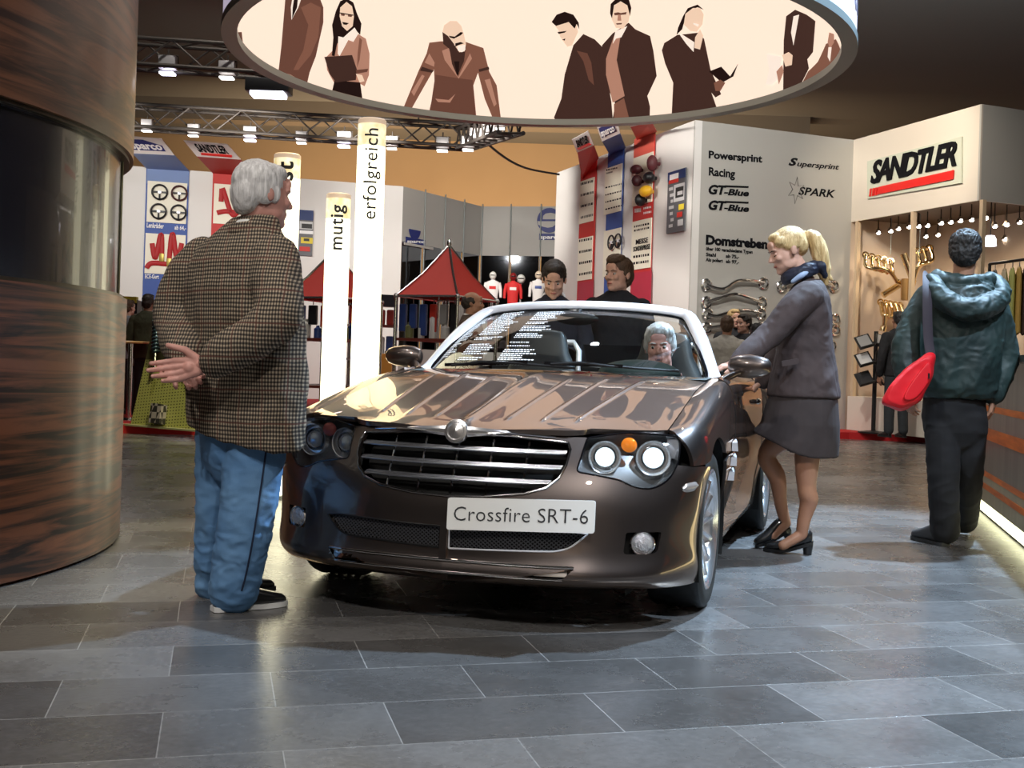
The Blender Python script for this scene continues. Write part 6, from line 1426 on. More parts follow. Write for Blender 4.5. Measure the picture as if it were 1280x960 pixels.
for k, (x, y) in enumerate(((1098.6, 290), (1114, 288), (1123.6, 285), (1137, 282.6), (1149, 282), (1160, 281), (1177, 278), (1189, 276.6), (1201, 275), (1215, 273.7))): halogen(x, y, WS.hit(x, y, -.4).y, '%s small lit halogen spot from the left under the showcase ceiling' % o_[k])
for k, (x, y) in enumerate(((1232.7, 271.5), (1244, 281.8), (1259, 280), (1275, 277))): halogen(x, y, WD.hit(x, y, -.35).y, '%s small lit halogen spot right of the free showcase corner' % o_[k])
for k, (x, y) in enumerate(((1158, 294.7), (1173, 292.6), (1256.7, 298), (1267.6, 296))): halogen(x, y, WS.hit(min(x, 1220), y, -1.1).y, '%s halogen spot from the left in the lower back row of the showcase' % o_[k])
c = at(1238.7, 302, WD.hit(1238, 300, -.3).y); r = mid_empty('pendant_lamp', c, 'white glowing lamp right of the head of the green-jacketed man', 'lamp'); mb = MB(); mb.lathe([(0, .08), (.05, .08), (.075, .03), (.08, -.06), (0, -.07)], 20, Matrix.Translation(c)); mb.build('shade', mat('white lamp glow', (1, 1, 1), emit=(srgb(240, 236, 255), 5.)), r); mb = MB(); mb.cyl(c + Vector((0, 0, .08)), (c.x, c.y, zF + .05), .008, 6); mb.build('cord', M_black, r)
# clothes rail at the far right
a, b = at(1238, 330, 15.0), at(1300, 322, 14.2); rail = empty('clothes_rail', (a.x, a.y, .1), 0, 'dark clothes rail with garments, behind the counter at the right edge', 'clothes rail')
mb = MB(); mb.cyl(a, b, .02, 8); mb.build('bar', M_black, rail)
for p in (a, b): mb = MB(); mb.cyl(p, (p.x, p.y, .1), .022, 8); mb.build('post', M_black, rail)
for k, (s, m, t) in enumerate(((.12, PK[1], 'black'), (.32, mat('beige cloth', (.5, .42, .28), rough=.8), 'beige'), (.48, mat('lime cloth', (.42, .45, .14), rough=.8), 'pale lime'), (.62, mat('mustard cloth', (.5, .33, .08), rough=.8), 'mustard'), (.76, mat('dark brown cloth', (.07, .04, .03), rough=.8), 'dark brown'))):
    p = a * (1 - s) + b * s; g = mid_empty('hanging_garment', p, t + ' garment hanging on the clothes rail behind the counter', 'garment', 'garments on the clothes rail'); mb = MB(); rows = []
    for z, w, d in ((-.10, .04, .04), (-.16, .20, .07), (-.32, .24, .09), (-.7, .22, .09), (-.95, .25, .10)): rows.append([p + Vector((.05 * cos(w2) * d / .09 + w * sin(w2) * .35, w * sin(w2), z + .02 * sin(3 * w2))) for w2 in np.linspace(0, 2 * pi, 18, endpoint=False)])
    mb.grid(rows, True); mb.build('cloth', m, g); mb = MB(); mb.tube([p + Vector((0, 0, .02)), p, p + Vector((0, 0, -.10))], .006, 6); mb.build('hook', M_pole, g)
# ================================================================ people
def V3(*p): return Vector(p)
class Flesh(MB):
    """overlapping closed pieces that are fused into one smooth skin"""
    def cone(s, p, q, r0, r1, n=14):
        p, q = Vector(p), Vector(q); s.tube([p, q], [r0, r1], n); s.ell(p, (r0,) * 3, None, n, 8); s.ell(q, (r1,) * 3, None, n, 8); return s
    def limb(s, pts, rs, n=16, sub=5, flat=None, up=None):
        P = curve3([tuple(p) for p in pts], sub * (len(pts) - 1) + 1) if len(pts) > 2 else np.array([tuple(p) for p in pts])
        rr = np.interp(np.linspace(0, len(pts) - 1, len(P)), range(len(pts)), rs)
        s.tube([tuple(p) for p in P], list(map(float, rr)), n, flat=flat, up=up)
        s.ell(P[0], (rs[0],) * 3, None, n, 8) if not flat else None; s.ell(P[-1], (rs[-1] * .98,) * 3, None, n, 8) if not flat else None
        return s
    def loft(s, secs, rt, fw, n=32, e=.85, warp=None):
        rows = []
        for c, a, b in secs:
            row = []
            for k in range(n):
                w = 2 * pi * k / n; x = a * math.copysign(abs(cos(w)) ** e, cos(w)); y = b * math.copysign(abs(sin(w)) ** e, sin(w)); p = Vector(c) + rt * x + fw * y
                row.append(warp(p, x, y) if warp else p)
            rows.append(row)
        b0 = len(s.v); s.grid(rows, True); m = len(s.v)
        s.f.append(tuple(range(b0 + n - 1, b0 - 1, -1))); s.mi.append(0); s.f.append(tuple(range(m - n, m))); s.mi.append(0); return s
    def skin(s, name, m, parent, vox=.006, smooth=4, disp=None, mats=None, pick=None):
        me = bpy.data.meshes.new('t'); me.from_pydata(s.v, [], s.f); me.validate()
        bm = bmesh.new(); bm.from_mesh(me); bmesh.ops.recalc_face_normals(bm, faces=bm.faces); bm.to_mesh(me); bm.free()
        o = bpy.data.objects.new('t', me); COL.objects.link(o)
        r = o.modifiers.new('r', 'REMESH'); r.mode = 'VOXEL'; r.voxel_size = vox
        if smooth: q = o.modifiers.new('s', 'SMOOTH'); q.factor = .5; q.iterations = smooth
        dg = bpy.context.evaluated_depsgraph_get(); out = bpy.data.meshes.new_from_object(o.evaluated_get(dg)); bpy.data.objects.remove(o); bpy.data.meshes.remove(me)
        if disp:
            n = len(out.vertices); co = np.empty(n * 3); out.vertices.foreach_get('co', co); no = np.empty(n * 3); out.vertex_normals.foreach_get('vector', no)
            co = co.reshape(-1, 3); no = no.reshape(-1, 3); d = np.array([disp(Vector(c)) for c in co]); out.vertices.foreach_set('co', (co + no * d[:, None]).ravel())
        return fin(out, name, m, parent, mats, pick)
def fin(me, name, m, parent, mats=None, pick=None):
    me.name = name; me.materials.clear()
    for x in (mats or [m]): me.materials.append(x)
    if pick:
        for p in me.polygons: p.material_index = pick(p.center)
    me.shade_smooth(); o = bpy.data.objects.new(name, me); COL.objects.link(o)
    if parent: o.parent = parent; o.matrix_parent_inverse = world_of(parent).inverted()
    return o
def folds(f, amp, st=(1, 1, 1), seed=0.):
    off = Vector((seed * 3.1, seed * 1.7, seed * 5.3))
    def d(p):
        q = Vector((p.x * st[0], p.y * st[1], p.z * st[2])) * f + off
        w = noise.noise(q * .5) * 1.2
        r = 1 - abs(noise.noise(q + Vector((w, w, w)))) * 2
        return amp * (r * .7 + .5 * noise.noise(q * 2.1))
    return d
def head(fl, M):
    """head in its own frame: face towards -y, centre midway between chin and crown"""
    m3 = M.to_3x3(); k = m3.col[0].length; rot = m3.normalized() if hasattr(m3, 'normalized') else m3
    def E(c, r, rx=0): fl.ell(M @ Vector(c), [q * k for q in r], rot @ Matrix.Rotation(rx, 3, 'X'), 20, 14)
    E((0, .018, .035), (.074, .094, .082)); E((0, -.022, -.02), (.064, .070, .088)); E((0, -.042, -.072), (.050, .046, .044)); E((0, -.074, -.097), (.024, .019, .018))
    E((0, -.078, .026), (.052, .018, .011)); E((0, -.080, .05), (.045, .016, .03))
    for s in (-1, 1):
        E((s * .036, -.070, -.022), (.022, .020, .020)); E((s * .0115, -.099, -.030), (.009, .010, .008)); E((s * .077, .012, -.004), (.009, .019, .031), -.2); E((s * .048, -.02, -.065), (.014, .04, .03))
    fl.cone(M @ V3(0, -.084, .014), M @ V3(0, -.109, -.025), .0085 * k, .0120 * k, 12)
    E((0, -.086, -.0575), (.024, .011, .0055)); E((0, -.084, -.068), (.020, .011, .0065))
def neck(fl, M, base, r=.056): fl.cone(M @ V3(0, .018, -.06), base, r, r * 1.12, 18)
M_eyew = mat('lid-shaded eye white', (.40, .38, .36), rough=.3); M_iris = mat('iris', (.03, .025, .02), rough=.1); M_lip = mat('lips', (.42, .12, .10), rough=.5)  # whites darkened in colour to stand for shade under the lids
def face_bits(person, M, brow_m, lips=True, lids=False):
    m3 = M.to_3x3(); k = m3.col[0].length; rot = m3.normalized()
    for s in (-1, 1):
        if lids: mb = MB(); mb.tube([M @ V3(s * .016, -.086, -.002), M @ V3(s * .030, -.0885, -.006), M @ V3(s * .044, -.081, -.003)], [.0012 * k, .0024 * k, .0016 * k], 6); mb.build('eyelashes', M_iris, person)
        mb = MB(); mb.ell(M @ V3(s * .030, -.0765, .002), [.0108 * k] * 3, None, 12, 8); e = mb.build('eye', M_skin if lids else M_eyew, person); mb = MB()
        if not lids: mb.ell(M @ V3(s * .030 - .001, -.0838, .0005), [.0068 * k, .0042 * k, .0072 * k], None, 10, 6); mb.build('iris', M_iris, e)
        mb = MB(); mb.tube([M @ V3(s * .013, -.0955, .022), M @ V3(s * .03, -.0935, .026), M @ V3(s * .050, -.080, .0215)], [.0026 * k, .0034 * k, .0016 * k], 6); mb.build('eyebrow', brow_m, person)
    if lips: mb = MB(); mb.ell(M @ V3(0, -.0905, -.0625), (.021 * k, .008 * k, .0065 * k), rot, 14, 8); mb.build('lips', M_lip, person)
def hair_cap(M, pieces):
    fl = Flesh(); m3 = M.to_3x3(); k = m3.col[0].length; rot = m3.normalized()
    for c, r in pieces: fl.ell(M @ Vector(c), [q * k for q in r], rot, 22, 16)
    return fl
SHORT = [((0, .026, .050), (.081, .098, .082)), ((0, .062, .0), (.073, .062, .085)), ((.060, .022, .022), (.022, .045, .045)), ((-.060, .022, .022), (.022, .045, .045)), ((0, -.045, .098), (.055, .04, .028))]
def headM(c, yaw, pitch=0., roll=0., k=1.): return Matrix.Translation(c) @ Matrix.Rotation(yaw, 4, 'Z') @ Matrix.Rotation(pitch, 4, 'X') @ Matrix.Rotation(roll, 4, 'Y') @ Matrix.Scale(k, 4)
def hand(fl, w, d, n, side, curl=.5, spread=.12, k=1., thumb=.7, fc=None):
    """w wrist, d finger direction, n palm normal (fingers curl towards it), side +1/-1 thumb side along d x n"""
    w = Vector(w); d = Vector(d).normalized(); n = Vector(n); n = (n - d * n.dot(d)).normalized(); l = d.cross(n) * side
    kn = []
    for i, (o, fw) in enumerate(((.030, .088), (.010, .094), (-.011, .089), (-.030, .080))):
        b = w + (d * fw + l * o) * k; kn.append(b); fl.cone(w + l * o * .55 * k + d * .015 * k, b, .015 * k, .0115 * k, 10)
    fl.ell(w + d * .045 * k, (.022 * k,) * 3, None, 12, 8)
    for i, (b, ln) in enumerate(zip(kn, (.072, .080, .075, .058))):
        a = 0.; p = b; c = (fc[i] if fc else curl); lat = l * ((1.5 - i) * spread)
        for j, f in enumerate((.45, .31, .24)):
            a += c * (1.0, 1.1, .8)[j]; dd = (d * cos(a) + n * sin(a) + lat * cos(a)).normalized(); q = p + dd * ln * f * k; fl.cone(p, q, (.0098 - .0008 * j) * k, (.0092 - .0009 * j) * k, 10); p = q
    b = w + (d * .022 + l * .026) * k; t1 = (d * .62 + l * .72 + n * .25).normalized(); q = b + t1 * .042 * k; fl.cone(b, q, .0155 * k, .012 * k, 10); t2 = (d * .9 + l * (.5 - thumb * .4) + n * .3 * thumb).normalized(); q2 = q + t2 * .030 * k; fl.cone(q, q2, .0115 * k, .0105 * k, 10); fl.cone(q2, q2 + (t2 + n * .15).normalized() * .024 * k, .0105 * k, .0085 * k, 10)
def join_into(o, fl, vox):
    """fuse a finer hand mesh into the body object"""
    h = fl.skin('t', None, None, vox, 2); bm = bmesh.new(); bm.from_mesh(o.data); bm.from_mesh(h.data); bm.to_mesh(o.data); bm.free(); hm = h.data; bpy.data.objects.remove(h); o.data.shade_smooth()
def shoe(person, heel, toe, m, sole_m, h=.075, w=.047, heel_h=.0, name='shoe', pitch=0.):
    heel, toe = Vector(heel), Vector(toe); d = toe - heel; L = d.length; f = d.normalized(); r = Vector((f.y, -f.x, 0)).normalized(); u = r.cross(f)
    if u.z < 0: u = -u
    fl = Flesh(); secs = []
    for t, ww, hh in ((.02, .55, .62), (.10, .72, .92), (.28, .72, 1.0), (.45, .82, .86), (.62, .98, .66), (.80, 1.0, .50), (.93, .78, .40), (.99, .45, .26)):
        secs.append((heel + f * (L * t) + u * (hh * h / 2 + .012 + heel_h * max(0, 1 - t * 1.8)), w * ww, hh * h / 2))
    fl.loft(secs, r, u, 22, .8); s = fl.skin(name, m, person, .005, 3)
    mb = MB(); rows = []
    for t, ww in ((0, .5), (.05, .72), (.2, .78), (.45, .78), (.65, 1.03), (.82, 1.04), (.94, .8), (1.01, .45)): c = heel + f * (L * t); z = u * (heel_h * max(0, 1 - t * 1.8)); rows.append([c - r * w * ww + u * .002 + z, c - r * w * ww + u * .020 + z, c + r * w * ww + u * .020 + z, c + r * w * ww + u * .002 + z])
    mb.grid(rows, True); n_ = len(mb.v); mb.f += [(0, 1, 2, 3), (n_ - 1, n_ - 2, n_ - 3, n_ - 4)]; mb.mi += [0, 0]; mb.build('sole', sole_m, s)
    if heel_h > 0: mb = MB(); c = heel + f * L * .11; mb.tube([c + u * (heel_h + .008), c + u * .0], [w * .72, w * .55], 14); mb.build('heel', sole_m, s)
    return s
def skin_mat(n, c): return mat('skin ' + n, c, rough=.5, var=(30, tuple(q * .86 for q in c), .4, .7))
M_skin = skin_mat('pale', (.62, .36, .27)); M_skinp = skin_mat('pink', (.60, .30, .25)); M_skint = skin_mat('tanned', (.42, .22, .14))
def cloth(n, c, r=.85, v=.75, b=(260, .35, .002)): return mat('cloth ' + n, c, rough=r, var=(9, tuple(q * v for q in c), .35, .65), bump=b)
def hair_mat(n, c, c2): return mat('hair ' + n, c, rough=.5, var=(14, c2, .35, .65), bump=(30, .8, .006), stretch=(6, 6, 1))
H_white = hair_mat('white', (.80, .78, .78), (.52, .50, .50)); H_dark = hair_mat('dark', (.018, .013, .011), (.035, .025, .02)); H_brown = hair_mat('brown', (.10, .055, .03), (.05, .028, .016)); H_blond = hair_mat('blond', (.72, .53, .27), (.45, .29, .12)); H_black = hair_mat('black', (.010, .009, .009), (.026, .024, .024))
M_shoeb = mat('black shoe leather', (.010, .010, .011), rough=.28, coat=.4); M_sole = mat('shoe sole', (.02, .02, .02), rough=.6); M_solew = mat('white sole', (.7, .7, .7), rough=.5)
# ---------------------------------------------------------------- the grey-haired man in the checked jacket
def check_mat(head_):
    m = bpy.data.materials.new('checked tweed'); m.use_nodes = True; nt = m.node_tree; b = nt.nodes['Principled BSDF']; N = nt.nodes.new; L = nt.links.new
    tc = N('ShaderNodeTexCoord'); sp = N('ShaderNodeSeparateXYZ'); mp = N('ShaderNodeMapping'); mp.inputs['Rotation'].default_value = (0, 0, head_); L(tc.outputs['Object'], mp.inputs[0])
    nz = N('ShaderNodeTexNoise'); nz.inputs['Scale'].default_value = 7; mxv = N('ShaderNodeMix'); mxv.data_type = 'RGBA'; mxv.blend_type = 'ADD'; mxv.inputs[0].default_value = .012; L(mp.outputs[0], nz.inputs[0]); L(mp.outputs[0], mxv.inputs[6]); L(nz.outputs['Color'], mxv.inputs[7]); L(mxv.outputs[2], sp.inputs[0])
    def M(op, a, b_=None):
        n = N('ShaderNodeMath'); n.operation = op
        for i, v in enumerate((a, b_)):
            if v is None: continue
            if isinstance(v, (int, float)): n.inputs[i].default_value = v
            else: L(v, n.inputs[i])
        return n.outputs[0]
    h = M('ADD', sp.outputs[0], sp.outputs[1])
    def stripes(v, p, duty): return M('LESS_THAN', M('FRACT', M('DIVIDE', v, p)), duty)
    s1, s2 = stripes(h, .0150, .52), stripes(sp.outputs[2], .0150, .52)
    red = M('MAXIMUM', stripes(h, .120, .05), stripes(sp.outputs[2], .120, .05))
    f = M('MULTIPLY', M('ADD', s1, s2), .5); r = N('ShaderNodeValToRGB'); e = r.color_ramp.elements; e[0].color = (.40, .325, .235, 1); e[1].color = (.012, .010, .010, 1); x = e.new(.5); x.color = (.105, .078, .056, 1); L(f, r.inputs[0])
    mx = N('ShaderNodeMix'); mx.data_type = 'RGBA'; L(M('MULTIPLY', red, .30), mx.inputs[0]); L(r.outputs[0], mx.inputs[6]); mx.inputs[7].default_value = (.22, .055, .035, 1); L(mx.outputs[2], b.inputs['Base Color'])
    b.inputs['Roughness'].default_value = .9; return m
a = R(42); fw = V3(sin(a), cos(a), 0); rt = V3(cos(a), -sin(a), 0)
old = empty('person', tuple(ground(292, 752)), 0, 'grey-haired man in a checked jacket and blue jeans, hands clasped behind his back', 'person')
hM = headM(at(330, 243, 4.30), -R(180 - 0) + 0 * a, 0, 0, 1.02)
hM = headM(at(331, 244, 4.30), pi - R(52), R(4), 0, 1.03)
bf = Flesh(); head(bf, hM); neck(bf, hM, at(318, 300, 4.31), .060)
bf.loft([(at(305, 530, 4.33), .15, .10), (at(303, 450, 4.32), .16, .10), (at(300, 380, 4.31), .18, .11), (at(303, 325, 4.31), .17, .09), (at(312, 303, 4.31), .10, .07)], rt, fw, 20)
SR, ER, WR_ = at(350, 326, 4.17), at(341, 405, 3.99), at(252, 456, 4.02); SL_, EL, WL_ = at(246, 326, 4.46), at(222, 398, 4.42), at(232, 452, 4.16)
bf.limb([SR, ER, WR_], [.05, .042, .028]); bf.limb([SL_, EL, WL_], [.05, .042, .028])
RH_, RK, RAk = at(322, 530, 4.26), at(310, 640, 4.22), at(292, 742, 4.25); LH_, LK, LAk = at(284, 530, 4.40), at(277, 640, 4.44), at(272, 732, 4.50)
bf.limb([RH_, RK, RAk], [.08, .055, .042]); bf.limb([LH_, LK, LAk], [.08, .055, .042])
ob = bf.skin('body', M_skinp, old, .0065, 3)
hf = Flesh(); hand(hf, WR_ + V3(.012, -.006, 0), V3(-1, -.10, -.22), V3(-.05, -1, .10), 1, .16, .02, 1.12, .2, fc=(.14, .20, .26, .32)); join_into(ob, hf, .0032)
hf = Flesh(); hand(hf, WL_ + V3(-.01, .0, .01), V3(.55, -.25, -.75), V3(.2, -1, .2), 1, .45, .06, 1.0, .6); join_into(ob, hf, .0035)
hc = hair_cap(hM, [((0, .030, .044), (.083, .098, .083)), ((0, .070, .0), (.075, .055, .085)), ((0, .072, -.042), (.062, .042, .045)), ((.062, .028, .010), (.022, .045, .055)), ((-.062, .028, .010), (.022, .045, .055)), ((.066, -.012, .0), (.014, .02, .035)), ((-.066, -.012, .0), (.014, .02, .035)), ((0, -.02, .085), (.06, .06, .035))])
hc.skin('hair', H_white, old, .005, 3, folds(38, .0035, (1, 1, .35), 2))
jk = Flesh()
def hemwarp(p, x, y): return p
def J(x0, x1, y, Y, e=1.0): 
    c = at((x0 + x1) / 2, y, Y); hw = (x1 - x0) / 2 * Y / FPX; k = math.sqrt((.30 * cos(a)) ** 2 + (.185 * sin(a)) ** 2); return (c, .30 * hw / k, .185 * hw / k * e)
def hem(p, x, y):
    return p
secs = [J(233, 381, 543, 4.31), J(231, 384, 515, 4.31), J(231, 385, 470, 4.31), J(232, 384, 430, 4.31), J(230, 383, 390, 4.31), J(228, 380, 360, 4.31), J(237, 373, 330, 4.31), J(249, 363, 310, 4.31), J(272, 352, 291, 4.31), J(292, 346, 275, 4.31)]
def w0(p, x, y):
    if p.z < at(300, 500, 4.31).z: p = p + V3(0, 0, (-x) * .17 * min(1, (at(300, 500, 4.31).z - p.z) / .1))
    return p
jk.loft(secs, rt, fw, 40, .9, w0)
jk.limb([SR + V3(-.02, 0, .0), SR * .45 + ER * .55 + V3(.012, -.02, 0), ER, ER * .45 + WR_ * .55 + V3(0, -.02, -.01), WR_ + V3(.045, 0, .008)], [.088, .082, .078, .068, .058], 20)
jk.limb([SL_ + V3(.02, 0, 0), SL_ * .5 + EL * .5 + V3(-.012, 0, 0), EL, EL * .45 + WL_ * .55, WL_ + V3(-.005, .02, .03)], [.09, .085, .08, .072, .06], 20)
big, sm_ = folds(4.5, .012, (1, 1, .8), 1), folds(11, .0065, (1, 1, .7), 4)
jacket = jk.skin('jacket', check_mat(a), old, .0065, 5, lambda p: big(p) + sm_(p))
mb = Flesh(); mb.tube([hM @ V3(.070 * cos(w) * 1.05, .030 + .074 * sin(w), -.135 - .02 * sin(w)) for w in np.linspace(-.9, pi + .9, 20)], .021, 10, flat=(1.0, 1.7), up=(0, 0, 1)); mb.skin('collar', check_mat(a), jacket, .005, 2)
mb = MB(); mb.tube([hM @ V3(.062 * cos(w), .022 + .064 * sin(w), -.112 - .01 * sin(w)) for w in np.linspace(-1.1, pi + 1.1, 20)], .010, 8, flat=(1, 1.6), up=(0, 0, 1)); mb.build('shirt_collar', M_inkw, old)
M_denim = mat('blue denim', (.085, .20, .40), rough=.85, var=(6, (.15, .30, .52), .3, .75), bump=(300, .5, .002))
jn = Flesh(); jn.loft([(at(303, 500, 4.33), .20, .15), (at(303, 545, 4.33), .185, .145), (at(303, 575, 4.33), .16, .13), (at(302, 600, 4.33), .09, .09)], rt, fw, 30)
jn.limb([RH_ + V3(0, 0, -.02), RK, RAk + V3(.004, 0, .015)], [.118, .100, .088], 22); jn.limb([LH_ + V3(0, 0, -.02), LK, LAk + V3(0, 0, .015)], [.114, .094, .084], 22)
b2_, s2_ = folds(6, .007, (1, 1, 1.6), 7), folds(16, .0035, (1, 1, 1.5), 9)
lowz = RAk.z + .02
jeans = jn.skin('jeans', M_denim, old, .0065, 5, lambda p: (b2_(p) + s2_(p)) * (1.5 if p.z < .3 else 1))
mb = MB(); sd = (rt * .62 - V3(0, .78, 0) * .9).normalized(); sd = V3(.52, -.85, 0)
P = curve3([tuple(RH_ + V3(0, 0, -.06) + sd * .122), tuple(RK + sd * .108), tuple(RK * .4 + RAk * .6 + sd * .108), tuple(RAk + V3(0, 0, .03) + sd * .102)], 40); mb.tube([tuple(p) for p in P], .004, 6); mb.build('side_seam', mat('dark seam', (.012, .02, .05), rough=.8), jeans)
hl_, tl_ = ground(266, 765), ground(345, 757); shoe(old, hl_, hl_ + (tl_ - hl_).normalized() * .29, M_shoeb, M_solew, .095, .048)
hl_ = ground(259, 746); shoe(old, hl_, hl_ + V3(.80, .60, 0) * .285, M_shoeb, M_sole, .095, .048)
# ---------------------------------------------------------------- the blonde woman in the grey suit
Yw = 6.0; fw = V3(-1, .10, 0).normalized(); rt = V3(.10, 1, 0).normalized()
wom = empty('person', tuple(ground(1000, 690)), 0, 'blonde woman in a grey skirt suit and scarf, bending towards the car door', 'person')
hM = headM(at(985, 314, Yw), -R(90) + R(4), R(20), 0, .97)
bf = Flesh(); head(bf, hM); nb = at(1010, 358, Yw); neck(bf, hM, nb, .048)
bf.loft([(at(1008, 520, Yw), .14, .12), (at(1008, 470, Yw), .13, .11), (at(1006, 430, Yw), .12, .09), (at(1008, 390, Yw), .15, .10), (at(1010, 362, Yw), .11, .07)], rt, fw, 20)
SN, EN, WN = at(1012, 370, Yw - .17), at(966, 416, Yw - .22), at(918, 456, Yw - .32); SF, EF, WF = at(1006, 372, Yw + .17), at(980, 430, Yw + .2), at(950, 478, Yw + .12)
bf.limb([SN, EN, WN], [.045, .036, .024]); bf.limb([SF, EF, WF], [.045, .036, .024])
HN, KN, AN = at(1012, 540, Yw - .08), at(1009, 607, Yw - .08), at(1003, 668, Yw - .06); HF, KF, AF = at(1000, 535, Yw + .10), at(960, 566, Yw + .12), at(983, 654, Yw + .12)
def calf(h, k, an, back):
    bf.limb([h, k, k * .72 + an * .28 + back * .020, k * .35 + an * .65 + back * .006, an], [.078, .050, .050, .036, .030], 18)
calf(HN, KN, AN, V3(1, 0, 0)); calf(HF, KF, AF, V3(.8, 0, -.3))
bf.cone(AN, AN + V3(-.10, -.01, -.06), .03, .026); bf.cone(AF, AF + V3(-.07, -.01, -.07), .03, .026)
M_tights = mat('tan tights', (.40, .20, .12), rough=.38, var=(8, (.33, .16, .10), .35, .65))
zt = at(1000, 530, Yw).z
wb = bf.skin('body', M_skin, wom, .006, 3, None, [M_skin, M_tights], lambda c: 1 if c.z < zt else 0)
hf = Flesh(); hand(hf, WN + V3(.02, 0, .008), V3(-1, -.1, -.25), V3(-.2, .1, -1), 1, .30, .05, .93, .5); join_into(wb, hf, .0035)
hf = Flesh(); hand(hf, WF, V3(-.6, 0, -.8), V3(-.8, 0, .6), -1, .3, .05, .93, .5); join_into(wb, hf, .0035)
face_bits(wom, hM, H_brown, True, True)
hc = hair_cap(hM, [((0, .024, .052), (.082, .100, .080)), ((0, .070, .02), (.072, .052, .07)), ((.058, .018, .035), (.026, .055, .042)), ((-.058, .018, .035), (.026, .055, .042)), ((.046, -.026, .062), (.033, .046, .030)), ((-.046, -.026, .062), (.033, .046, .030)), ((0, -.040, .092), (.052, .040, .026))])
hair = hc.skin('hair', H_blond, wom, .005, 3, folds(30, .0014, (.35, 1.4, 1.4), 3))
mb = MB(); q = hM @ V3(0, .122, .045); mb.tube([q + V3(.008, .025 * cos(w), .025 * sin(w)) for w in np.linspace(0, 2 * pi, 14, endpoint=False)], .012, 8, closed=True); mb.build('hair_tie', PK[1], hair)
fl = Flesh(); T = [q + V3(-.01, 0, 0), at(1018, 298, Yw), at(1026, 318, Yw), at(1030, 338, Yw), at(1033, 354, Yw)]; fl.limb([tuple(p) for p in T], [.026, .040, .044, .036, .012], 16); fl.cone(T[3], at(1041, 350, Yw), .02, .006); fl.skin('ponytail', H_blond, hair, .005, 2, folds(30, .006, (1, 1, .25), 5))
M_suit = cloth('charcoal suit', (.066, .046, .046), .8); M_suitd = cloth('dark skirt', (.046, .034, .034), .8)
jk = Flesh()
def W(x0, x1, y, b): c = at((x0 + x1) / 2, y, Yw); return (c, b, (x1 - x0) / 2 * Yw / FPX)
jk.loft([W(961, 1048, 496, .205), W(966, 1046, 470, .195), W(972, 1041, 440, .175), W(974, 1038, 415, .175), W(976, 1038, 392, .19), W(984, 1036, 372, .185), W(994, 1030, 358, .13), W(1000, 1026, 350, .07)], rt, fw, 36, .9)
jk.limb([SN + V3(0, .02, 0), SN * .5 + EN * .5 + V3(-.004, 0, .01), EN, EN * .45 + WN * .55, WN + V3(.02, 0, .008)], [.078, .074, .066, .058, .047], 20); jk.limb([SF + V3(0, -.02, 0), EF, WF + V3(.02, 0, .01)], [.075, .064, .046], 18)
b3_, s3_ = folds(6, .006, (1, 1, 1.), 11), folds(18, .003, (1, 1, .8), 12)
wj = jk.skin('jacket', M_suit, wom, .006, 5, lambda p: b3_(p) + s3_(p))
mb = MB(); c = at(988, 452, Yw - .202); M = frame(c, (1, .1, .05), (-.05, 0, 1)); mb.prism(rounded([(-.045, -.024), (.045, -.012), (.045, .016), (-.045, .004)], .006), M, .010); mb.build('pocket_flap', M_suit, wj)
M_navy2 = cloth('navy scarf', (.018, .022, .045), .6); M_blue2 = cloth('pale blue scarf', (.42, .55, .80), .6)
fl = Flesh(); n0 = at(1001, 345, Yw); fl.tube([n0 + V3(.075 * cos(w), .072 * sin(w), .018 - .045 * cos(w) * 0 + .03 * cos(w)) for w in np.linspace(0, 2 * pi, 24, endpoint=False)], .026, 12, closed=True, flat=(1, 1.5), up=(0, 0, 1)); sc = fl.skin('scarf', M_navy2, wom, .005, 2, folds(20, .004, (1, 1, 2), 6))
fl = Flesh(); fl.limb([at(992, 352, Yw - .075), at(1003, 344, Yw - .092), at(1014, 338, Yw - .075)], [.012, .017, .010], 10); fl.skin('scarf_band', M_blue2, sc, .004, 2)
fl = Flesh(); fl.limb([at(1020, 335, Yw - .02), at(1027, 333, Yw - .03), at(1032, 345, Yw - .02)], [.03, .028, .014], 12); fl.skin('scarf_knot', M_navy2, sc, .005, 2, folds(25, .004, (1, 1, 1), 8))
sk = Flesh(); sk.loft([W(941, 1047, 569, .19), W(946, 1048, 552, .20), W(953, 1048, 530, .205), W(962, 1046, 500, .195), W(968, 1043, 480, .17)], rt, fw, 34, .9, lambda p, x, y: p + V3(0, 0, .105 * max(0, (y + .02) / .22) * max(0, min(1, (at(1000, 535, Yw).z - p.z) / .12)) if y > 0 else 0))
sk.skin('skirt', M_suitd, wom, .006, 4, folds(7, .005, (1, 1, .5), 14))
tq = ground(957, 689); hq = ground(1017, 694); shoe(wom, hq, hq + (tq - hq).normalized() * .255, M_shoeb, M_shoeb, .085, .040, .055)
hq = at(991, 668, Yw + .13) + V3(0, 0, .0); tq = ground(950, 683); shoe(wom, V3(hq.x, hq.y, .075), V3(hq.x - .20, hq.y - .01, 0.004), M_shoeb, M_shoeb, .085, .040, .03)
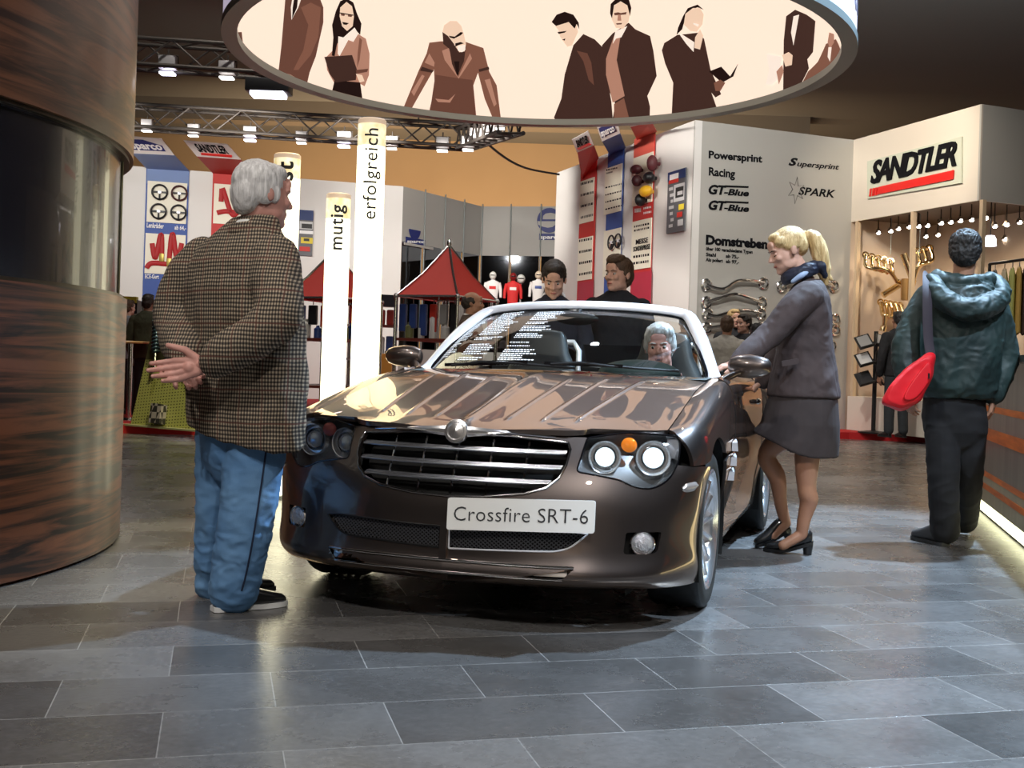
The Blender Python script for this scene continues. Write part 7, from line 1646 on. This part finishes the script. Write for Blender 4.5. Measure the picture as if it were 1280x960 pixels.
# ---------------------------------------------------------------- the man in the green jacket
Yg = 6.45; a = R(6); fw = V3(sin(a), cos(a), 0); rt = V3(cos(a), -sin(a), 0)
grn = empty('person', tuple(ground(1187, 681)), 0, 'dark-haired man in a green hooded jacket and black trousers, walking away beside the counter', 'person')
hM = headM(at(1207, 317, Yg), pi - R(22), R(4), 0, 1.0)
bf = Flesh(); head(bf, hM); neck(bf, hM, at(1203, 362, Yg), .056)
bf.loft([(at(1196, 510, Yg), .16, .10), (at(1195, 440, Yg), .16, .10), (at(1196, 390, Yg), .19, .11), (at(1199, 365, Yg), .12, .08)], rt, fw, 20)
SL_, EL, WL_ = at(1156, 378, Yg), at(1134, 440, Yg - .05), at(1138, 488, Yg - .10); SR, ER, WR_ = at(1245, 383, Yg - .02), at(1255, 445, Yg), at(1243, 497, Yg - .05)
bf.limb([SL_, EL, WL_], [.05, .04, .028]); bf.limb([SR, ER, WR_], [.05, .04, .028])
LH_, LK, LAk = at(1178, 515, Yg), at(1180, 595, Yg - .05), at(1182, 668, Yg + .0); RH_, RK, RAk = at(1212, 515, Yg), at(1210, 595, Yg + .05), at(1206, 655, Yg + .42)
bf.limb([LH_, LK, LAk], [.08, .055, .04]); bf.limb([RH_, RK, RAk], [.08, .055, .04])
gb = bf.skin('body', M_skint, grn, .0065, 3)
hf = Flesh(); hand(hf, WR_, V3(-.10, .1, -1), V3(-.75, .5, 0), 1, .42, .03, 1.0, .6); join_into(gb, hf, .0035)
hf = Flesh(); hand(hf, WL_, V3(.1, .1, -1), V3(.8, .4, 0), -1, .42, .03, 1.0, .6); join_into(gb, hf, .0035)
hc = hair_cap(hM, [((0, .028, .052), (.086, .102, .084)), ((0, .070, .0), (.078, .058, .085)), ((0, .07, -.05), (.06, .045, .03)), ((.064, .025, .022), (.022, .048, .048)), ((-.064, .025, .022), (.022, .048, .048))]); hc.skin('hair', H_black, grn, .005, 2, folds(34, .008, (1, 1, 1), 21))
M_green = mat('green nylon', (.013, .026, .026), rough=.58, var=(4, (.020, .042, .041), .35, .65), bump=(60, .35, .004))
jk = Flesh()
def Gs(x0, x1, y, b): c = at((x0 + x1) / 2, y, Yg); return (c, (x1 - x0) / 2 * Yg / FPX, b)
jk.loft([Gs(1157, 1240, 497, .15), Gs(1148, 1244, 485, .18), Gs(1147, 1247, 460, .185), Gs(1146, 1250, 425, .185), Gs(1147, 1251, 395, .17), Gs(1155, 1246, 375, .15), Gs(1167, 1238, 358, .12), Gs(1180, 1228, 348, .09)], rt, fw, 36, .85)
jk.limb([SL_ + V3(.03, 0, .02), SL_ * .5 + EL * .5 + V3(-.01, 0, 0), EL, EL * .5 + WL_ * .5, WL_ + V3(0, 0, .02)], [.080, .080, .078, .070, .055], 20); jk.limb([SR + V3(-.03, 0, .02), SR * .5 + ER * .5 + V3(.0, 0, 0), ER, ER * .5 + WR_ * .5, WR_ + V3(0, 0, .02)], [.080, .078, .076, .068, .054], 20)
b4_, s4_ = folds(5.5, .013, (1, 1, .8), 31), folds(15, .006, (1, 1, 1), 32)
gj = jk.skin('jacket', M_green, grn, .0065, 4, lambda p: b4_(p) + s4_(p))
fl = Flesh(); hq = [at(1166, 352, Yg - .10), at(1178, 372, Yg - .20), at(1205, 386, Yg - .235), at(1235, 382, Yg - .21), at(1252, 366, Yg - .10), at(1240, 348, Yg + .02)]
fl.limb([tuple(p) for p in hq], [.040, .052, .060, .060, .050, .035], 18); fl.limb([at(1172, 346, Yg - .06), at(1190, 352, Yg - .12), at(1215, 354, Yg - .135), at(1236, 350, Yg - .08)], [.036, .042, .042, .036], 16); fl.loft([(at(1206, 384, Yg - .16), .13, .07), (at(1206, 360, Yg - .10), .16, .09), (at(1206, 346, Yg - .05), .12, .08)], rt, fw, 24)
b5_, s5_ = folds(8, .012, (1, 1, 1.4), 41), folds(20, .005, (1, 1, 1.2), 42); fl.skin('hood', M_green, gj, .006, 4, lambda p: b5_(p) + s5_(p))
M_blkcloth = cloth('black trousers', (.010, .010, .012), .85)
tr = Flesh(); tr.loft([(at(1194, 492, Yg), .165, .13), (at(1194, 520, Yg), .175, .13), (at(1195, 540, Yg), .17, .125), (at(1195, 556, Yg), .13, .10), (at(1195, 566, Yg), .07, .07)], rt, fw, 28)
tr.limb([LH_, LK, LAk + V3(0, 0, .02)], [.098, .085, .078], 20); tr.limb([RH_, RK, RAk + V3(0, 0, .02)], [.098, .085, .076], 20); tr.skin('trousers', M_blkcloth, grn, .0065, 4, folds(7, .007, (1, 1, 1.4), 43))
hq = ground(1183, 683); shoe(grn, hq, hq + V3(-.08, .27, 0), mat('dark grey boot', (.035, .035, .038), rough=.6), M_sole, .11, .055)
hq = ground(1206, 664); shoe(grn, hq + V3(0, .02, 0), hq + V3(.03, .30, 0), mat('dark grey boot', (.035, .035, .038)), M_sole, .11, .055)
# red shoulder bag
bag = mid_empty('shoulder_bag', at(1135, 480, Yg - .22), 'bright red shoulder bag with a dark strap, hanging at the back of the green-jacketed man', 'bag')
M_bag = mat('red nylon', (.72, .012, .022), rough=.5, bump=(30, .3, .003)); bp = [(1160, 441), (1170, 442), (1168, 470), (1152, 502), (1126, 515), (1102, 505), (1111, 484), (1132, 462)]
fl = Flesh(); rows = []
pts = dens(rounded(bp, 5, 3), 3.)
for yo, sc_ in ((-.33, .80), (-.315, .93), (-.27, 1.0), (-.215, .95), (-.205, .85)):
    cx, cy = np.mean(bp, 0); rows.append([at(cx + (x - cx) * sc_, cy + (y - cy) * sc_, Yg + yo) for x, y in pts])
b0 = len(fl.v); fl.grid(rows, True); n_ = len(rows[0]); m_ = len(fl.v); fl.f += [tuple(range(n_ - 1, -1, -1)), tuple(range(m_ - n_, m_))]; fl.mi += [0, 0]
bs = fl.skin('bag_body', M_bag, bag, .005, 2, folds(8, .007, (1, 1, 1), 51))
fl = Flesh(); pf = smooth_poly([(1163, 452), (1165, 472), (1146, 498), (1130, 500), (1136, 484), (1152, 462)], 4); rows = [[at(x, y, Yg - .325) for x, y in pf], [at(1148 + (x - 1148) * .93, 480 + (y - 480) * .93, Yg - .352) for x, y in pf]]; fl.grid(rows, True); n_ = len(pf); fl.f += [tuple(range(n_ - 1, -1, -1)), tuple(range(n_, 2 * n_))]; fl.mi += [0, 0]; fl.skin('front_flap', M_bag, bag, .005, 2)
mb = MB(); sp_ = [at(1165, 446, Yg - .26), at(1161, 420, Yg - .235), at(1160, 380, Yg - .215), at(1160, 355, Yg - .16), at(1160, 343, Yg - .04), at(1162, 346, Yg + .10)]; mb.tube([tuple(p) for p in curve3([tuple(p) for p in sp_], 24)], .027, 8, flat=(1, .16), up=(0, -1, .3)); mb.build('strap', mat('dark violet webbing', (.030, .022, .032), rough=.7), bag)
mb = MB(); mb.box(at(1162, 470, Yg - .355), (.008, .006, .03)); mb.build('tag', M_black, bag)
# ---------------------------------------------------------------- simple standing visitors
def visitor(label, gx, gy, yaw, h, top_m, leg_m, hair_m, skin_m=None, arms='down', hair=SHORT, vox=.009, pitch=0., hyaw=0., group=None, collar=None, hk=1.0, dz=0.):
    """stands at (gx,gy); yaw 0 faces the viewer"""
    k = h / 1.76; o = empty('person', (gx, gy, FLOORZ), 0, label, 'person', group)
    T = Matrix.Translation((gx, gy, FLOORZ)) @ Matrix.Rotation(yaw, 4, 'Z') @ Matrix.Scale(k, 4)
    P = lambda x, y, z: T @ V3(x, y, z)
    rt = (T.to_3x3() @ V3(1, 0, 0)).normalized(); fw = (T.to_3x3() @ V3(0, -1, 0)).normalized(); skin_m = skin_m or M_skin
    hM = T @ headM(V3(0, -.02 - dz, 1.645), hyaw, pitch, 0, hk)
    bf = Flesh(); head(bf, hM); neck(bf, hM, P(0, .015, 1.44), .056 * k)
    bf.loft([(P(0, 0, .92), .14 * k, .09 * k), (P(0, 0, 1.15), .13 * k, .09 * k), (P(0, 0, 1.36), .16 * k, .09 * k), (P(0, .01, 1.45), .09 * k, .06 * k)], rt, fw, 20)
    A = {'down': ((.180, .01, 1.395), (.25, .02, 1.12), (.24, -.05, .87)), 'front': ((.180, .0, 1.395), (.25, -.02, 1.12), (.10, -.26, 1.08)), 'pocket': ((.180, .01, 1.395), (.27, .06, 1.13), (.20, -.02, .92))}[arms]
    for s in (-1, 1): bf.limb([P(s * x, y, z) for x, y, z in A], [.045 * k, .036 * k, .025 * k]); bf.limb([P(s * .09, 0, .90), P(s * .10, -.01, .48), P(s * .11, .01, .09)], [.075 * k, .05 * k, .038 * k])
    b = bf.skin('body', skin_m, o, vox, 2)
    for s in (-1, 1):
        w = P(s * A[2][0], A[2][1], A[2][2]); e = P(s * A[1][0], A[1][1], A[1][2]); hf = Flesh(); d = (w - e).normalized(); hand(hf, w, d, -rt * s * .9 + fw * .3, 1 if s > 0 else -1, .35, .03, k, .5); join_into(b, hf, .0045)
    face_bits(o, hM, hair_m)
    if hair: hair_cap(hM, hair).skin('hair', hair_m, o, .006, 2, folds(30, .005, (1, 1, 1), gx))
    tp = Flesh(); tp.loft([(P(0, 0, .86), .185 * k, .125 * k), (P(0, 0, 1.0), .18 * k, .125 * k), (P(0, 0, 1.2), .185 * k, .125 * k), (P(0, 0, 1.36), .215 * k, .125 * k), (P(0, .003, 1.43), .205 * k, .11 * k), (P(0, .008, 1.475), .155 * k, .09 * k), (P(0, .01, 1.505), .10 * k, .08 * k), (P(0, .01, 1.525), .075 * k, .07 * k)], rt, fw, 28, .85)
    for s in (-1, 1): q = [P(s * x, y, z) for x, y, z in A]; tp.limb([q[0] + V3(0, 0, 0), q[1], q[2] * .94 + q[1] * .06], [.08 * k, .066 * k, .045 * k], 16)
    f1, f2 = folds(6, .007, (1, 1, .9), gx), folds(16, .003, (1, 1, 1), gy); t_ = tp.skin('top', top_m, o, vox * .85, 4, lambda p: f1(p) + f2(p))
    if collar: mb = MB(); mb.tube([hM @ V3(.068 * cos(w), .022 + .066 * sin(w), -.128 + .012 * sin(w)) for w in np.linspace(0, 2 * pi, 24, endpoint=False)], .013 * k, 8, closed=True); mb.build('collar', collar, t_)
    lg = Flesh(); lg.loft([(P(0, 0, .82), .165 * k, .115 * k), (P(0, 0, .95), .165 * k, .115 * k)], rt, fw, 24)
    for s in (-1, 1): lg.limb([P(s * .09, 0, .86), P(s * .10, -.01, .48), P(s * .11, .01, .10)], [.09 * k, .075 * k, .068 * k], 16)
    lg.skin('trousers', leg_m, o, vox, 3)
    for s in (-1, 1): shoe(o, P(s * .11, .06, 0), P(s * .135, -.21, 0), M_shoeb, M_sole, .085, .045)
    return o, hM, T
FLOORZ = 0.
M_tnavy = cloth('navy pullover', (.012, .013, .024), .85); M_tdark = cloth('dark trousers', (.02, .02, .024), .85); M_tbrown = cloth('brown suit', (.075, .045, .028), .8); M_tgrey = cloth('light grey pullover', (.40, .39, .36), .85); M_tolive = cloth('olive jacket', (.05, .05, .026), .85); M_tmid = cloth('mid grey coat', (.22, .22, .24), .85)
p = at(692, 400, 8.35); visitor('dark-haired man in a navy pullover with white neckline, looking down behind the car', p.x, p.y, R(-4), 1.70, M_tnavy, M_tdark, H_dark, M_skin, 'front', pitch=R(24), vox=.007, collar=M_inkw, hk=1.13, dz=.03)
p = at(772, 400, 8.75); visitor('young man with tousled brown hair in a black sweater, looking left behind the car', p.x, p.y, R(-6), 1.79, cloth('black sweater', (.010, .010, .014), .9), M_tdark, H_brown, M_skin, 'down', hyaw=R(-38), vox=.007, hk=1.12, hair=SHORT + [((0, -.02, .112), (.06, .07, .03)), ((0, -.075, .100), (.045, .025, .03))])
p = at(596, 400, 10.6); visitor('balding man in a brown suit seen in profile, left of the windscreen', p.x - .05, p.y, R(82), 1.62, M_tbrown, M_tbrown, H_dark, M_skint, 'down', hair=[((0, .05, .01), (.079, .075, .075)), ((.055, .02, .02), (.026, .05, .045)), ((-.055, .02, .02), (.026, .05, .045))], collar=M_inkw)
p = at(857, 420, 13.2); visitor('man with short dark hair, barely showing above the windscreen corner', p.x, p.y, R(175), 1.60, M_tnavy, M_tdark, H_dark, M_skint)
p = at(909, 430, 12.6); visitor('man in a pale grey pullover seen from behind, by the strut bars', p.x, p.y, R(165), 1.56, M_tgrey, M_tdark, H_brown, M_skint)
p = at(931, 430, 13.4); visitor('man in dark clothes facing left beside the man in pale grey', p.x, p.y, R(-55), 1.62, M_tdark, M_tdark, H_dark, M_skin)
p = at(946, 430, 12.9); visitor('black-haired visitor in a black coat, half hidden by the sleeve of the blonde woman', p.x, p.y, R(170), 1.50, cloth('black coat', (.012, .012, .013), .85), M_tdark, H_black, M_skint)
p = at(917, 430, 14.2); visitor('blond visitor in dark clothes, tallest of the group by the strut bars', p.x, p.y, R(10), 1.72, M_tdark, M_tdark, H_blond, M_skin)
FLOORZ = .1
p = at(184, 440, 14.6); visitor('man in an olive jacket seen from behind, left of the yellow-lit panel', p.x, p.y, R(172), 1.60, M_tolive, M_tdark, H_dark, M_skint)
p = at(159, 440, 15.3); visitor('visitor in a grey coat next to the dark drum, partly hidden', p.x, p.y, R(150), 1.55, M_tmid, M_tdark, H_brown, M_skin)
p = ground(1120, 547, .1); visitor('man in dark grey trousers behind the green-jacketed man, before the showcase', p.x, p.y, R(-170), 1.74, cloth('dark jacket', (.018, .018, .02), .85), cloth('dark grey trousers', (.035, .04, .045), .85), H_black, M_skint)
# ---------------------------------------------------------------- the driver
drv = empty('person', tuple(CARM @ V3(.36, 1.45, .40)), 0, 'white-haired man sitting at the wheel of the roadster, mouth slightly open', 'person')
hc_ = at(825.5, 434, 6.14); hM = headM(hc_, R(-12), R(3), R(-3), 1.0)
CT = CARM.to_3x3(); rt = (CT @ V3(1, 0, 0)).normalized(); fw = (CT @ V3(0, -1, 0)).normalized()
cc = lambda x, y, z: CARM @ V3(x, y, z)
hl = w2 = CARM.inverted() @ hc_
bf = Flesh(); head(bf, hM); nb = cc(hl.x + .01, hl.y + .05, hl.z - .22); neck(bf, hM, nb, .060)
bf.loft([(cc(.36, 1.50, .58), .16, .11), (cc(.36, 1.53, .72), .17, .11), (cc(hl.x * .5 + .18, hl.y + .05, hl.z - .25), .16, .08)], rt, fw, 20)
for s in (-1, 1):
    bf.limb([cc(.36 + s * .17, hl.y + .05, hl.z - .28), cc(.36 + s * .24, 1.36, .70), cc(.36 + s * .15, 1.25, .88)], [.045, .04, .028]); bf.limb([cc(.36 + s * .10, 1.50, .58), cc(.36 + s * .13, 1.15, .62), cc(.36 + s * .12, .90, .45)], [.07, .055, .045])
db = bf.skin('body', M_skinp, drv, .006, 3)
for s in (-1, 1): hf = Flesh(); hand(hf, cc(.36 + s * .15, 1.25, .88), CT @ V3(-s * .1, -.6, .7), CT @ V3(-s * .5, -.6, -.5), -s, .75, .02, 1., .6); join_into(db, hf, .004)
face_bits(drv, hM, H_white); mb = MB(); mb.ell(hM @ V3(0, -.0925, -.0635), (.014, .007, .006), hM.to_3x3(), 12, 8); mb.build('open_mouth', mat('mouth dark', (.10, .02, .02), rough=.5), drv)
hair_cap(hM, [((0, .026, .054), (.084, .100, .083)), ((0, .066, .0), (.076, .058, .085)), ((.064, .020, .018), (.024, .046, .052)), ((-.064, .020, .018), (.024, .046, .052)), ((.01, -.018, .082), (.068, .070, .050)), ((.035, -.05, .085), (.035, .04, .03))]).skin('hair', H_white, drv, .005, 2, folds(32, .005, (1, 1, .6), 61))
M_beige = cloth('beige jacket', (.42, .33, .24), .8); tp = Flesh(); tp.loft([(cc(.36, 1.50, .56), .19, .14), (cc(.36, 1.53, .72), .21, .14), (cc(hl.x * .5 + .18, hl.y + .05, hl.z - .28), .21, .12), (cc(hl.x, hl.y + .045, hl.z - .20), .11, .08)], rt, fw, 28, .85)
for s in (-1, 1): tp.limb([cc(.36 + s * .17, hl.y + .05, hl.z - .29), cc(.36 + s * .24, 1.36, .70), cc(.36 + s * .16, 1.27, .86)], [.08, .068, .05], 16)
dj = tp.skin('jacket', M_beige, drv, .006, 4, folds(9, .006, (1, 1, 1), 63))
fl = Flesh(); fl.tube([hM @ V3(.066 * cos(w), .018 + .068 * sin(w), -.140 + .012 * sin(w)) for w in np.linspace(0, 2 * pi, 24, endpoint=False)], .017, 10, closed=True, flat=(1, 1.5), up=(0, 0, 1)); fl.skin('shirt_collar', M_inkw, dj, .005, 2)
tp = Flesh()
for s in (-1, 1): tp.limb([cc(.36 + s * .10, 1.52, .60), cc(.36 + s * .13, 1.16, .63), cc(.36 + s * .12, .92, .46)], [.09, .075, .06], 16)
tp.skin('trousers', M_tdark, drv, .008, 3)
